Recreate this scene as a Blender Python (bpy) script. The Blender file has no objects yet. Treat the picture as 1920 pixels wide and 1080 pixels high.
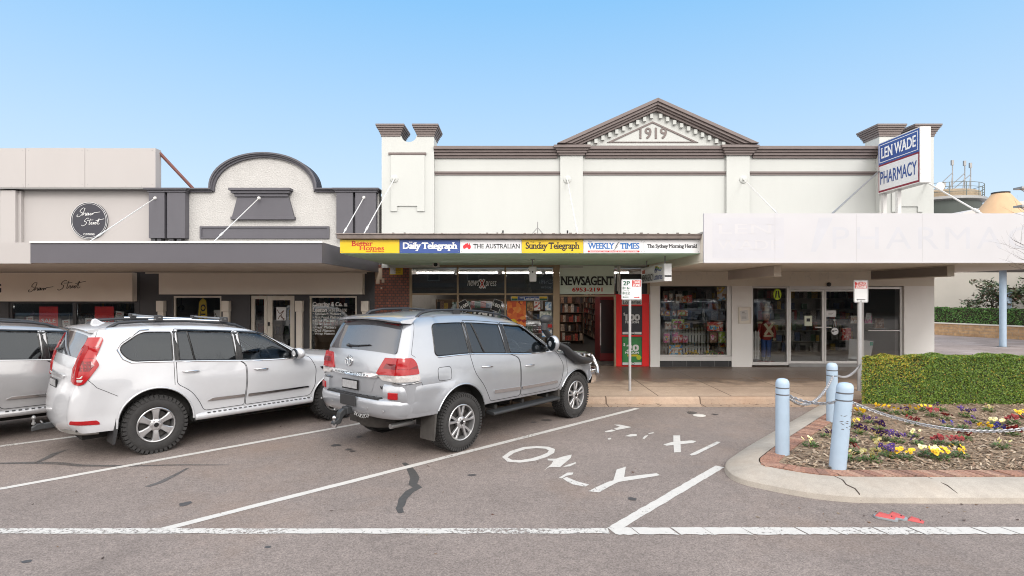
import bpy, bmesh, math, random
import numpy as np
from math import sin, cos, pi, radians, sqrt, atan2
from mathutils import Vector, Matrix, Quaternion, geometry

SC = bpy.context.scene
C = SC.collection
random.seed(7)

# ---------------------------------------------------------------- camera
F, H, YH = 1050.0, 2.2, 553.0            # focal length in pixels of a 1920 wide frame, eye height, horizon row
cam = bpy.data.cameras.new('camera')
cam.sensor_width = 36.0
cam.lens = F / 1920 * 36.0
cam.shift_y = (YH - 540.0) / 1920
cam.clip_start = 0.1
cam.clip_end = 3000
camera = bpy.data.objects.new('camera', cam)
C.objects.link(camera)
camera.location = (0, 0, H)
camera.rotation_euler = (radians(90), 0, 0)
SC.camera = camera

# ---------------------------------------------------------------- sky, sun, exposure
SUN_EL, SUN_AZ = radians(34), radians(20)   # azimuth measured from straight behind the camera towards the right
w = bpy.data.worlds.new('World')
SC.world = w
w.use_nodes = True
nt = w.node_tree
bg = nt.nodes['Background']
sky = nt.nodes.new('ShaderNodeTexSky')
sky.sky_type = 'NISHITA'
sky.sun_disc = False
sky.sun_elevation = SUN_EL
sky.sun_rotation = pi - SUN_AZ
sky.air_density = 1.0
sky.dust_density = 1.6
sky.ozone_density = 1.6
# thin bright overcast: the clear sky is veiled with pale cloud light, most of it behind the camera and overhead
tcw = nt.nodes.new('ShaderNodeTexCoord')
sep = nt.nodes.new('ShaderNodeSeparateXYZ')
nt.links.new(tcw.outputs['Generated'], sep.inputs[0])
mrk = nt.nodes.new('ShaderNodeMapRange')
mrk.inputs[1].default_value = 0.60; mrk.inputs[2].default_value = -0.45
mrk.inputs[3].default_value = 0.0; mrk.inputs[4].default_value = 0.85
mrk.interpolation_type = 'SMOOTHSTEP'
nt.links.new(sep.outputs[1], mrk.inputs[0])
mixw = nt.nodes.new('ShaderNodeMix'); mixw.data_type = 'RGBA'
mixw.inputs[7].default_value = (14.5, 13.6, 12.6, 1)
hz = nt.nodes.new('ShaderNodeMapRange')          # pale band low in the sky, deeper blue above
hz.inputs[1].default_value = 0.0; hz.inputs[2].default_value = 0.46
hz.inputs[3].default_value = 0.0; hz.inputs[4].default_value = 1.0
nt.links.new(sep.outputs[2], hz.inputs[0])
ramp = nt.nodes.new('ShaderNodeMix'); ramp.data_type = 'RGBA'
ramp.inputs[6].default_value = (3.55, 4.05, 4.45, 1)
ramp.inputs[7].default_value = (1.20, 2.62, 4.30, 1)
nt.links.new(hz.outputs[0], ramp.inputs[0])
veil = nt.nodes.new('ShaderNodeMix'); veil.data_type = 'RGBA'
veil.inputs[0].default_value = 0.94
nt.links.new(sky.outputs[0], veil.inputs[6])
nt.links.new(ramp.outputs[2], veil.inputs[7])
cn = nt.nodes.new('ShaderNodeTexNoise'); cn.inputs['Scale'].default_value = 2.2; cn.inputs['Detail'].default_value = 5
nt.links.new(tcw.outputs['Generated'], cn.inputs['Vector'])
cr = nt.nodes.new('ShaderNodeMapRange'); cr.inputs[1].default_value = .35; cr.inputs[2].default_value = .75; cr.inputs[3].default_value = .75; cr.inputs[4].default_value = 1.15
nt.links.new(cn.outputs[0], cr.inputs[0])
mulw = nt.nodes.new('ShaderNodeMath'); mulw.operation = 'MULTIPLY'; mulw.use_clamp = True
nt.links.new(mrk.outputs[0], mulw.inputs[0]); nt.links.new(cr.outputs[0], mulw.inputs[1])
nt.links.new(veil.outputs[2], mixw.inputs[6])
nt.links.new(mulw.outputs[0], mixw.inputs[0])
nt.links.new(mixw.outputs[2], bg.inputs[0])
bg.inputs[1].default_value = 0.095

sl = bpy.data.lights.new('sun', 'SUN')
sl.energy = .75
sl.angle = radians(22)
sl.color = (1.0, 0.965, 0.92)
sun = bpy.data.objects.new('sun', sl)
C.objects.link(sun)
d = Vector((sin(SUN_AZ) * cos(SUN_EL), -cos(SUN_AZ) * cos(SUN_EL), sin(SUN_EL)))
sun.rotation_euler = (-d).to_track_quat('-Z', 'Y').to_euler()
sun.location = d * 30
SC.view_settings.view_transform = 'Standard'
SC.view_settings.look = 'None'
SC.view_settings.exposure = 1.28
SC.view_settings.gamma = 1.0
SC.cycles.filter_width = 1.05
SC.cycles.max_bounces = 8
SC.cycles.transparent_max_bounces = 16
SC.cycles.caustics_reflective = False
SC.cycles.caustics_refractive = False
SC.cycles.sample_clamp_indirect = 6

# ---------------------------------------------------------------- picture measurements -> metres
def P(px, py, Y): return ((px - 960) * Y / F, Y, H + (YH - py) * Y / F)
def PX(px, Y): return (px - 960) * Y / F
def PZ(py, Y): return H + (YH - py) * Y / F
def G(px, py, z=0.0):
    Y = (H - z) * F / (py - YH)
    return ((px - 960) * Y / F, Y)

# ---------------------------------------------------------------- materials
MATS = {}
def srgb(r, g, b):
    f = lambda c: (c / 255 / 12.92) if c <= 10 else ((c / 255 + 0.055) / 1.055) ** 2.4
    return (f(r), f(g), f(b))

def mat(name, col, rough=.6, metal=0., var=.06, scale=3., bump=0., bscale=60., coat=0., stretch=None, spec=.5, emit=None, fine=0., transm=0.):
    if name in MATS: return MATS[name]
    m = bpy.data.materials.new(name); m.use_nodes = True
    t = m.node_tree; N = t.nodes; L = t.links
    b = N['Principled BSDF']
    b.inputs['Roughness'].default_value = rough
    b.inputs['Metallic'].default_value = metal
    b.inputs['Coat Weight'].default_value = coat
    b.inputs['Coat Roughness'].default_value = .04
    b.inputs['Specular IOR Level'].default_value = spec
    tc = N.new('ShaderNodeTexCoord')
    vec = tc.outputs['Object']
    if stretch:
        mp = N.new('ShaderNodeMapping'); mp.inputs['Scale'].default_value = stretch
        L.new(vec, mp.inputs[0]); svec = mp.outputs[0]
    else: svec = vec
    if var > 0:
        n = N.new('ShaderNodeTexNoise'); n.inputs['Scale'].default_value = scale; n.inputs['Detail'].default_value = 6; n.inputs['Roughness'].default_value = .62
        L.new(svec, n.inputs['Vector'])
        r = N.new('ShaderNodeMapRange'); r.inputs[1].default_value = .25; r.inputs[2].default_value = .75
        r.inputs[3].default_value = 1 - var; r.inputs[4].default_value = 1 + var
        L.new(n.outputs[0], r.inputs[0])
        fac = r.outputs[0]
        if fine > 0:
            n2 = N.new('ShaderNodeTexNoise'); n2.inputs['Scale'].default_value = bscale; n2.inputs['Detail'].default_value = 3
            L.new(vec, n2.inputs['Vector'])
            r2 = N.new('ShaderNodeMapRange'); r2.inputs[1].default_value = .3; r2.inputs[2].default_value = .7
            r2.inputs[3].default_value = 1 - fine; r2.inputs[4].default_value = 1 + fine
            L.new(n2.outputs[0], r2.inputs[0])
            mm = N.new('ShaderNodeMath'); mm.operation = 'MULTIPLY'; L.new(fac, mm.inputs[0]); L.new(r2.outputs[0], mm.inputs[1]); fac = mm.outputs[0]
        vm = N.new('ShaderNodeVectorMath'); vm.operation = 'SCALE'
        vm.inputs[0].default_value = col[:3]
        L.new(fac, vm.inputs['Scale'])
        L.new(vm.outputs[0], b.inputs['Base Color'])
    else:
        b.inputs['Base Color'].default_value = (*col[:3], 1)
    if bump > 0:
        nb = N.new('ShaderNodeTexNoise'); nb.inputs['Scale'].default_value = bscale; nb.inputs['Detail'].default_value = 4
        L.new(vec, nb.inputs['Vector'])
        bp = N.new('ShaderNodeBump'); bp.inputs['Strength'].default_value = bump; bp.inputs['Distance'].default_value = .02
        L.new(nb.outputs[0], bp.inputs['Height']); L.new(bp.outputs[0], b.inputs['Normal'])
    if emit:
        b.inputs['Emission Color'].default_value = (*col[:3], 1); b.inputs['Emission Strength'].default_value = emit
    MATS[name] = m
    return m

def glass_mat(name, tint=(.9, .92, .92), boost=1.6, rough=0., ior=1.5, base=0.0):
    if name in MATS: return MATS[name]
    m = bpy.data.materials.new(name); m.use_nodes = True
    t = m.node_tree; N = t.nodes; L = t.links
    N.remove(N['Principled BSDF'])
    tr = N.new('ShaderNodeBsdfTransparent'); tr.inputs[0].default_value = (*tint, 1)
    gl = N.new('ShaderNodeBsdfGlossy'); gl.inputs['Roughness'].default_value = rough; gl.inputs[0].default_value = (1, 1, 1, 1)
    fr = N.new('ShaderNodeFresnel'); fr.inputs[0].default_value = ior
    mu = N.new('ShaderNodeMath'); mu.operation = 'MULTIPLY_ADD'; mu.inputs[1].default_value = boost; mu.inputs[2].default_value = base; mu.use_clamp = True
    L.new(fr.outputs[0], mu.inputs[0])
    mx = N.new('ShaderNodeMixShader'); L.new(mu.outputs[0], mx.inputs[0]); L.new(tr.outputs[0], mx.inputs[1]); L.new(gl.outputs[0], mx.inputs[2])
    L.new(mx.outputs[0], N['Material Output'].inputs[0])
    MATS[name] = m
    return m

def palette_mat(name, cols, rough=.5, dark=1.0, noise=0.0):
    """every loose piece of a mesh (a book, a packet, a leaf) takes one of the listed colours"""
    if name in MATS: return MATS[name]
    m = bpy.data.materials.new(name); m.use_nodes = True
    t = m.node_tree; N = t.nodes; L = t.links; b = N['Principled BSDF']
    g = N.new('ShaderNodeNewGeometry'); r = N.new('ShaderNodeValToRGB'); r.color_ramp.interpolation = 'CONSTANT'
    e = r.color_ramp.elements
    for i, c in enumerate(cols):
        if i < 2: el = e[i]; el.position = i / len(cols)
        else: el = e.new(i / len(cols))
        el.color = (c[0] * dark, c[1] * dark, c[2] * dark, 1)
    L.new(g.outputs['Random Per Island'], r.inputs[0])
    out = r.outputs[0]
    if noise:
        tc = N.new('ShaderNodeTexCoord'); n = N.new('ShaderNodeTexNoise'); n.inputs['Scale'].default_value = 45; n.inputs['Detail'].default_value = 3
        L.new(tc.outputs['Object'], n.inputs[0])
        mr = N.new('ShaderNodeMapRange'); mr.inputs[1].default_value = .35; mr.inputs[2].default_value = .65; mr.inputs[3].default_value = 1 - noise; mr.inputs[4].default_value = 1 + noise
        L.new(n.outputs[0], mr.inputs[0])
        vm = N.new('ShaderNodeVectorMath'); vm.operation = 'SCALE'; L.new(out, vm.inputs[0]); L.new(mr.outputs[0], vm.inputs['Scale']); out = vm.outputs[0]
    L.new(out, b.inputs['Base Color']); b.inputs['Roughness'].default_value = rough
    MATS[name] = m
    return m

# ---------------------------------------------------------------- mesh helpers
WLOC = {}
def thing(name, label, cat, loc=(0, 0, 0), group=None, rz=0.0):
    o = bpy.data.objects.new(name, None); C.objects.link(o)
    o.empty_display_size = .1
    o.location = loc; o.rotation_euler = (0, 0, rz)
    o['label'] = label; o['category'] = cat
    if group: o['group'] = group
    WLOC[o] = Vector((0, 0, 0)) if rz else Vector(loc)
    return o
def tag(o, label, cat, group=None):
    o['label'] = label; o['category'] = cat
    if group: o['group'] = group
    return o

class MB:
    def __init__(s): s.v = []; s.f = []; s.mi = []; s.cm = 0
    def add(s, vs, fs):
        o = len(s.v); s.v += [tuple(v) for v in vs]
        s.f += [tuple(o + i for i in f) for f in fs]; s.mi += [s.cm] * len(fs)
        return s
    def box(s, x0, x1, y0, y1, z0, z1):
        x0, x1 = min(x0, x1), max(x0, x1); y0, y1 = min(y0, y1), max(y0, y1); z0, z1 = min(z0, z1), max(z0, z1)
        return s.add([(x0, y0, z0), (x1, y0, z0), (x1, y1, z0), (x0, y1, z0), (x0, y0, z1), (x1, y0, z1), (x1, y1, z1), (x0, y1, z1)],
                     [(0, 3, 2, 1), (4, 5, 6, 7), (0, 1, 5, 4), (1, 2, 6, 5), (2, 3, 7, 6), (3, 0, 4, 7)])
    def obox(s, c, ux, uy, uz):
        c, ux, uy, uz = Vector(c), Vector(ux), Vector(uy), Vector(uz)
        vs = [c + a * ux + b * uy + d * uz for d in (-1, 1) for a, b in ((-1, -1), (1, -1), (1, 1), (-1, 1))]
        return s.add(vs, [(0, 3, 2, 1), (4, 5, 6, 7), (0, 1, 5, 4), (1, 2, 6, 5), (2, 3, 7, 6), (3, 0, 4, 7)])
    def prism(s, poly, a, b, axis='y'):
        n = len(poly)
        def m(p, t):
            if axis == 'y': return (p[0], t, p[1])
            if axis == 'z': return (p[0], p[1], t)
            return (t, p[0], p[1])
        vs = [m(p, a) for p in poly] + [m(p, b) for p in poly]
        tri = geometry.tessellate_polygon([[Vector((p[0], p[1], 0)) for p in poly]])
        fs = [tuple(t) for t in tri] + [tuple(i + n for i in reversed(t)) for t in tri]
        fs += [(i, (i + 1) % n, (i + 1) % n + n, i + n) for i in range(n)]
        return s.add(vs, fs)
    def ring(s, outer, inner, a, b, axis='y'):
        """plate between two outlines with the same number of points"""
        n = len(outer)
        def m(p, t):
            if axis == 'y': return (p[0], t, p[1])
            if axis == 'z': return (p[0], p[1], t)
            return (t, p[0], p[1])
        vs = [m(p, a) for p in outer] + [m(p, a) for p in inner] + [m(p, b) for p in outer] + [m(p, b) for p in inner]
        fs = []
        for i in range(n):
            j = (i + 1) % n
            fs += [(i, j, n + j, n + i), (2 * n + i, 3 * n + i, 3 * n + j, 2 * n + j), (i, 2 * n + i, 2 * n + j, j), (n + i, n + j, 3 * n + j, 3 * n + i)]
        return s.add(vs, fs)
    def tube(s, pts, r, n=8, caps=True, flat=1.0):
        pts = [Vector(p) for p in pts]; k = len(pts)
        rs = r if isinstance(r, (list, tuple)) else [r] * k
        T = [(pts[min(i + 1, k - 1)] - pts[max(i - 1, 0)]).normalized() for i in range(k)]
        up = Vector((0, 0, 1)) if abs(T[0].z) < .9 else Vector((1, 0, 0))
        nrm = T[0].cross(up).normalized()
        vs = []
        for i in range(k):
            nrm = (nrm - T[i] * nrm.dot(T[i]))
            nrm = nrm.normalized() if nrm.length > 1e-6 else T[i].orthogonal().normalized()
            bn = T[i].cross(nrm)
            for j in range(n):
                a = 2 * pi * j / n
                vs.append(pts[i] + (nrm * cos(a) + bn * sin(a) * flat) * rs[i])
        fs = [(i * n + j, i * n + (j + 1) % n, (i + 1) * n + (j + 1) % n, (i + 1) * n + j) for i in range(k - 1) for j in range(n)]
        if caps: fs += [tuple(range(n - 1, -1, -1)), tuple((k - 1) * n + j for j in range(n))]
        return s.add(vs, fs)
    def lathe(s, prof, c, axis='z', n=24, closed=False):
        c = Vector(c); k = len(prof); vs = []
        for (r, h) in prof:
            for j in range(n):
                a = 2 * pi * j / n
                u, v = r * cos(a), r * sin(a)
                vs.append(c + Vector({'z': (u, v, h), 'y': (u, h, v), 'x': (h, u, v)}[axis]))
        fs = [(i * n + j, i * n + (j + 1) % n, (i + 1) * n + (j + 1) % n, (i + 1) * n + j) for i in range(k - 1) for j in range(n)]
        if closed: fs += [((k - 1) * n + j, (k - 1) * n + (j + 1) % n, (j + 1) % n, j) for j in range(n)]
        else: fs += [tuple(range(n - 1, -1, -1)), tuple((k - 1) * n + j for j in range(n))]
        return s.add(vs, fs)
    def ball(s, c, r, n=12, m=8, sq=(1, 1, 1)):
        c = Vector(c); vs = [c + Vector((0, 0, -r * sq[2]))]
        for i in range(1, m):
            a = pi * i / m - pi / 2
            for j in range(n):
                b = 2 * pi * j / n
                vs.append(c + Vector((r * cos(a) * cos(b) * sq[0], r * cos(a) * sin(b) * sq[1], r * sin(a) * sq[2])))
        vs.append(c + Vector((0, 0, r * sq[2]))); e = len(vs) - 1
        fs = [(0, 1 + (j + 1) % n, 1 + j) for j in range(n)]
        fs += [(1 + i * n + j, 1 + i * n + (j + 1) % n, 1 + (i + 1) * n + (j + 1) % n, 1 + (i + 1) * n + j) for i in range(m - 2) for j in range(n)]
        fs += [(e, 1 + (m - 2) * n + j, 1 + (m - 2) * n + (j + 1) % n) for j in range(n)]
        return s.add(vs, fs)
    def xf(s, M, start=0):
        s.v[start:] = [tuple(M @ Vector(v)) for v in s.v[start:]]
        return s
    def build(s, name, m, parent=None, local=False, smooth=None, bevel=0, kind=None, merge=0, recalc=True, label=None):
        off = Vector((0, 0, 0)) if (parent is None or local) else WLOC.get(parent, Vector((0, 0, 0)))
        me = bpy.data.meshes.new(name)
        me.from_pydata([tuple(Vector(v) - off) for v in s.v], [], s.f)
        ms = m if isinstance(m, (list, tuple)) else [m]
        for q in ms: me.materials.append(q)
        if len(ms) > 1: me.polygons.foreach_set('material_index', s.mi)
        if recalc or merge:
            bm = bmesh.new(); bm.from_mesh(me)
            if merge: bmesh.ops.remove_doubles(bm, verts=bm.verts, dist=merge)
            if recalc: bmesh.ops.recalc_face_normals(bm, faces=bm.faces)
            bm.to_mesh(me); bm.free()
        if smooth:
            me.shade_smooth(); me.set_sharp_from_angle(angle=radians(smooth))
        me.update()
        o = bpy.data.objects.new(name, me); C.objects.link(o)
        if parent is not None: o.parent = parent
        WLOC[o] = off
        if bevel:
            b = o.modifiers.new('bevel', 'BEVEL'); b.width = bevel; b.segments = 2; b.limit_method = 'ANGLE'; b.angle_limit = radians(40); b.harden_normals = False
        if kind: o['kind'] = kind
        if label: o['label'] = label
        return o

    def split(s, name, m, parent=None, **k):
        """one object for every loose piece"""
        p = list(range(len(s.v)))
        def fd(a):
            while p[a] != a: p[a] = p[p[a]]; a = p[a]
            return a
        for f in s.f:
            for q in f[1:]: p[fd(q)] = fd(f[0])
        gr = {}
        for f in s.f: gr.setdefault(fd(f[0]), []).append(f)
        out = []
        for fs in gr.values():
            ids = sorted({i for f in fs for i in f}); ix = {i: n for n, i in enumerate(ids)}
            out.append(MB().add([s.v[i] for i in ids], [tuple(ix[i] for i in f) for f in fs]).build(name, m, parent, **k))
        return out

def B(*a): return MB().box(*a)

# ---------------------------------------------------------------- lettering
def text_mb(s, bold=0., shear=0., serif=False, spacing=1.0, res=3, depth=.3):
    cu = bpy.data.curves.new('letters', 'FONT'); cu.body = s; cu.size = 1; cu.offset = bold; cu.shear = shear; cu.resolution_u = res
    cu.space_character = spacing; cu.space_line = .95; cu.align_x = 'CENTER'; cu.fill_mode = 'FRONT'
    o = bpy.data.objects.new('letters', cu); C.objects.link(o)
    dg = bpy.context.evaluated_depsgraph_get(); dg.update()
    me = bpy.data.meshes.new_from_object(o.evaluated_get(dg))
    bpy.data.objects.remove(o); bpy.data.curves.remove(cu)
    vs = [(v.co.x, v.co.y) for v in me.vertices]; fs = [tuple(p.vertices) for p in me.polygons]
    nb = len(vs)
    if serif:
        cnt = {}
        for f in fs:
            for i in range(len(f)):
                k = tuple(sorted((f[i], f[(i + 1) % len(f)]))); cnt[k] = cnt.get(k, 0) + 1
        add = []
        for (a, b), c in cnt.items():
            if c == 1:
                (x0, y0), (x1, y1) = vs[a], vs[b]
                if abs(y0 - y1) < .004 and .03 < abs(x0 - x1) < .26:
                    x0, x1 = min(x0, x1), max(x0, x1)
                    below = any(vs[i][1] > y0 + .01 for f in fs if a in f and b in f for i in f)
                    t = .045 if below else -.045
                    add.append((x0 - .06, x1 + .06, y0, y0 + t))
        for (x0, x1, y0, y1) in add:
            k = len(vs); vs += [(x0, y0), (x1, y0), (x1, y1), (x0, y1)]; fs.append((k, k + 1, k + 2, k + 3))
    bpy.data.meshes.remove(me)
    return vs, fs, nb

def text(parent, s, c, w, h, m, U=(1, 0, 0), V=(0, 0, 1), bold=0., shear=0., serif=False, lift=.004, name='lettering', spacing=1.0, res=3, local=False):
    """flat raised letters fitted into w x h metres around c, reading along U with V up"""
    vs, fs, nb = text_mb(s, 0, shear, serif, spacing, res)
    xs = [v[0] for v in vs]; ys = [v[1] for v in vs]
    cx, cy = (min(xs) + max(xs)) / 2, (min(ys) + max(ys)) / 2
    sx = w / (max(xs) - min(xs) + 2 * bold); sy = (h / (max(ys) - min(ys) + 1.2 * bold)) if h else sx
    U, V, c = Vector(U).normalized(), Vector(V).normalized(), Vector(c); Nn = U.cross(V)
    mb = MB()
    for k, (ox, oy) in enumerate(((-1, -.6), (1, -.6), (1, .6), (-1, .6), (0, 0)) if bold > .008 else ((0, 0),)):
        p = []
        for iv, (x, y) in enumerate(vs):
            a, b = (x - cx + ox * bold) * sx, (y - cy + oy * bold) * sy
            p.append(c + U * a + V * b + Nn * (lift + k * .0003 + (0 if iv < nb else .0016 + .0003 * ((iv - nb) // 4 % 3))))
        mb.add(p, fs)
    return mb.build(name, m, parent, local=local, recalc=False)

def disc_poly(cx, cy, rx, ry, n=32, a0=0): return [(cx + rx * cos(a0 + 2 * pi * i / n), cy + ry * sin(a0 + 2 * pi * i / n)) for i in range(n)]
def rrect(x0, x1, y0, y1, r, n=5):
    out = []
    for (cx, cy, a) in ((x1 - r, y1 - r, 0), (x0 + r, y1 - r, pi / 2), (x0 + r, y0 + r, pi), (x1 - r, y0 + r, 3 * pi / 2)):
        out += [(cx + r * cos(a + pi / 2 * i / n), cy + r * sin(a + pi / 2 * i / n)) for i in range(n + 1)]
    return out
# ---------------------------------------------------------------- road, pavement, kerb
YF, KY, PZ0 = 16.2, 11.3, 0.13           # shop front plane, kerb line, pavement height

def ground_mat(name, col, agg=.35, ascale=130, dirt=(.30, .20, .14), dirt_amt=.25, stain=.35, joints=None, damp=None, bump=.5, rough=.9):
    m = bpy.data.materials.new(name); m.use_nodes = True
    t = m.node_tree; N = t.nodes; L = t.links; b = N['Principled BSDF']
    tc = N.new('ShaderNodeTexCoord'); vec = tc.outputs['Object']
    def noise(scale, detail=4, st=None, rough_=.6):
        n = N.new('ShaderNodeTexNoise'); n.inputs['Scale'].default_value = scale; n.inputs['Detail'].default_value = detail; n.inputs['Roughness'].default_value = rough_
        if st:
            mp = N.new('ShaderNodeMapping'); mp.inputs['Scale'].default_value = st; L.new(vec, mp.inputs[0]); L.new(mp.outputs[0], n.inputs['Vector'])
        else: L.new(vec, n.inputs['Vector'])
        return n.outputs[0]
    def rng(v, a, b_, c, d_):
        r = N.new('ShaderNodeMapRange'); r.inputs[1].default_value = a; r.inputs[2].default_value = b_; r.inputs[3].default_value = c; r.inputs[4].default_value = d_
        L.new(v, r.inputs[0]); return r.outputs[0]
    def mix(fac, a, bcol, mode='MIX'):
        x = N.new('ShaderNodeMix'); x.data_type = 'RGBA'; x.blend_type = mode
        if isinstance(fac, float): x.inputs[0].default_value = fac
        else: L.new(fac, x.inputs[0])
        if isinstance(a, tuple): x.inputs[6].default_value = (*a, 1)
        else: L.new(a, x.inputs[6])
        if isinstance(bcol, tuple): x.inputs[7].default_value = (*bcol, 1)
        else: L.new(bcol, x.inputs[7])
        return x.outputs[2]
    def grey(v):
        x = N.new('ShaderNodeCombineXYZ'); [L.new(v, x.inputs[i]) for i in range(3)]; return x.outputs[0]
    vor = N.new('ShaderNodeTexVoronoi'); vor.inputs['Scale'].default_value = ascale; L.new(vec, vor.inputs['Vector'])
    sepc = N.new('ShaderNodeSeparateColor'); L.new(vor.outputs['Color'], sepc.inputs[0])
    ag = rng(sepc.outputs[0], 0, 1, 1 - agg, 1 + agg)
    c = mix(1.0, col, grey(ag), 'MULTIPLY')
    c = mix(1.0, c, grey(rng(noise(.7, 6), .3, .7, .86, 1.12)), 'MULTIPLY')
    c = mix(1.0, c, grey(rng(noise(9, 5), .3, .7, .90, 1.08)), 'MULTIPLY')
    c = mix(rng(noise(.45, 5), .52, .74, 0, dirt_amt), c, dirt)
    c = mix(rng(noise(1.3, 7, (1, .55, 1)), .60, .72, 0, stain), c, tuple(x * .42 for x in col))
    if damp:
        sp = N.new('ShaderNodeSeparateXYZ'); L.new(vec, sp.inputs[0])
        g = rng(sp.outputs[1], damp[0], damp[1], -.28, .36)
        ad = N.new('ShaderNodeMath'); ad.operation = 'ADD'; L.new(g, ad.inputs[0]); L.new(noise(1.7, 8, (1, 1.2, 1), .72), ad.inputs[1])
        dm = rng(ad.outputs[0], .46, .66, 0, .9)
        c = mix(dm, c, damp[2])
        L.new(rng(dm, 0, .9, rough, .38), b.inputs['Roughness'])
    else: b.inputs['Roughness'].default_value = rough
    hgt = sepc.outputs[0]
    if joints:
        br = N.new('ShaderNodeTexBrick'); br.offset = joints[3]; br.inputs['Scale'].default_value = 1.0
        br.inputs['Brick Width'].default_value = joints[0]; br.inputs['Row Height'].default_value = joints[1]; br.inputs['Mortar Size'].default_value = joints[2]; br.inputs['Mortar Smooth'].default_value = .1
        br.inputs['Color1'].default_value = (1, 1, 1, 1); br.inputs['Color2'].default_value = (.74, .72, .70, 1); br.inputs['Mortar'].default_value = (.30, .27, .25, 1)
        mp = N.new('ShaderNodeMapping'); mp.inputs['Location'].default_value = (0, -11.45, 0); L.new(vec, mp.inputs[0]); L.new(mp.outputs[0], br.inputs['Vector'])
        c = mix(1.0, c, br.outputs['Color'], 'MULTIPLY')
    L.new(c, b.inputs['Base Color'])
    bp = N.new('ShaderNodeBump'); bp.inputs['Strength'].default_value = bump; bp.inputs['Distance'].default_value = .006
    L.new(hgt, bp.inputs['Height']); L.new(bp.outputs[0], b.inputs['Normal'])
    MATS[name] = m
    return m

M_ROAD = ground_mat('asphalt', (.198, .163, .147), agg=.32, ascale=95, dirt=(.22, .145, .10), dirt_amt=.45, stain=.34)
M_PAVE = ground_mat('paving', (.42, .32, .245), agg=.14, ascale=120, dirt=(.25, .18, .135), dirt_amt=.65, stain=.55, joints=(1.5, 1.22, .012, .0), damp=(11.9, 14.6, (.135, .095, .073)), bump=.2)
M_KERB = ground_mat('kerb concrete', (.38, .285, .215), agg=.12, ascale=160, dirt=(.40, .22, .12), dirt_amt=.55, stain=.5, bump=.25, joints=(1.9, 9, .014, .0))
M_ISLK = ground_mat('island concrete', (.345, .31, .27), agg=.10, ascale=170, dirt=(.36, .25, .16), dirt_amt=.35, stain=.35, bump=.25)
M_SIDEP = ground_mat('side paving', (.33, .275, .26), agg=.12, ascale=150, dirt=(.3, .22, .18), dirt_amt=.3, stain=.25, joints=(.9, .9, .008, .5), bump=.2)

def worn_paint(name, col, wear=(.50, .60)):
    m = mat(name, col, rough=.75, var=.07, scale=14, fine=.06, bscale=150)
    t = m.node_tree; N = t.nodes; L = t.links; b = N['Principled BSDF']
    tc = N.new('ShaderNodeTexCoord'); n = N.new('ShaderNodeTexNoise'); n.inputs['Scale'].default_value = 26; n.inputs['Detail'].default_value = 8; n.inputs['Roughness'].default_value = .75
    L.new(tc.outputs['Object'], n.inputs[0])
    n2 = N.new('ShaderNodeTexNoise'); n2.inputs['Scale'].default_value = .9; n2.inputs['Detail'].default_value = 2
    L.new(tc.outputs['Object'], n2.inputs[0])
    ad = N.new('ShaderNodeMath'); ad.operation = 'MULTIPLY_ADD'; ad.inputs[1].default_value = .45; L.new(n2.outputs[0], ad.inputs[0]); L.new(n.outputs[0], ad.inputs[2])
    r = N.new('ShaderNodeMapRange'); r.inputs[1].default_value = wear[0] + .32; r.inputs[2].default_value = wear[1] + .32; r.inputs[3].default_value = 1; r.inputs[4].default_value = .0
    L.new(ad.outputs[0], r.inputs[0]); L.new(r.outputs[0], b.inputs['Alpha'])
    return m
M_LINE = worn_paint('line paint', (.50, .48, .455))
M_EDGE = worn_paint('edge line paint', (.50, .48, .455), wear=(.40, .52))

B(-400, 400, -400, 400, -.5, 0).build('road', M_ROAD, kind='structure')
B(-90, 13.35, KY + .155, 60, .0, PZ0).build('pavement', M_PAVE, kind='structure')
B(13.352, 90, KY + .155, 60, .0, PZ0 - .002).build('side_pavement', M_SIDEP, kind='structure')
kp = MB()
kp.prism([(KY, 0), (KY - .012, .004), (KY + .02, .10), (KY + .05, PZ0 + .006), (KY + .153, PZ0 + .008), (KY + .153, 0)], -90, 90, 'x')
kp.build('kerb', M_KERB, kind='structure')
B(-90, 90, KY - .30, KY - .013, .0, .006).build('gutter', M_KERB, kind='structure')

def strip_on_road(name, a, b, wd, m, z=.004, jag=0, seg=1):
    a, b = Vector((*a, 0)), Vector((*b, 0)); d_ = (b - a); u = d_.normalized(); n = Vector((-u.y, u.x, 0))
    mb = MB(); L_, R_ = [], []
    rr = random.Random(hash(name) % 99 + int(a.x * 10))
    for i in range(seg + 1):
        p = a + d_ * (i / seg)
        L_.append(p + n * (wd / 2 + rr.uniform(-jag, jag))); R_.append(p - n * (wd / 2 + rr.uniform(-jag, jag)))
    vs = [(p.x, p.y, z) for p in L_ + R_]; k = seg + 1
    mb.add(vs, [(i, i + 1, k + i + 1, k + i) for i in range(seg)])
    o = mb.build(name, m, kind='structure', recalc=False)
    return o
# angled bay lines, taxi bay line, long edge line
def ext(a, b, s, e):
    a, b = Vector(a), Vector(b); u = (b - a).normalized(); return tuple(a - u * s), tuple(b + u * e)
strip_on_road('bay_line', G(290, 997), G(1195, 766), .10, M_LINE, seg=60, jag=.004)
strip_on_road('bay_line', *ext(G(0, 917), G(660, 797), 2.0, 3.4), .10, M_LINE, seg=60, jag=.004)
strip_on_road('bay_line', *ext(G(0, 837), G(170, 815), 3.2, 4.6), .10, M_LINE, seg=60, jag=.004)
strip_on_road('bay_line', (-15.2, 5.3), (-9.4, 11.0), .10, M_LINE, seg=60, jag=.004)
strip_on_road('bay_line', G(1152, 991), G(1350, 875), .115, M_LINE, seg=40, jag=.005)
strip_on_road('edge_line', (-30, 5.21), (.9, 5.21), .115, M_EDGE, z=.0055, seg=300, jag=.008)
mb = MB(); rr = random.Random(8); x = .9
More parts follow.
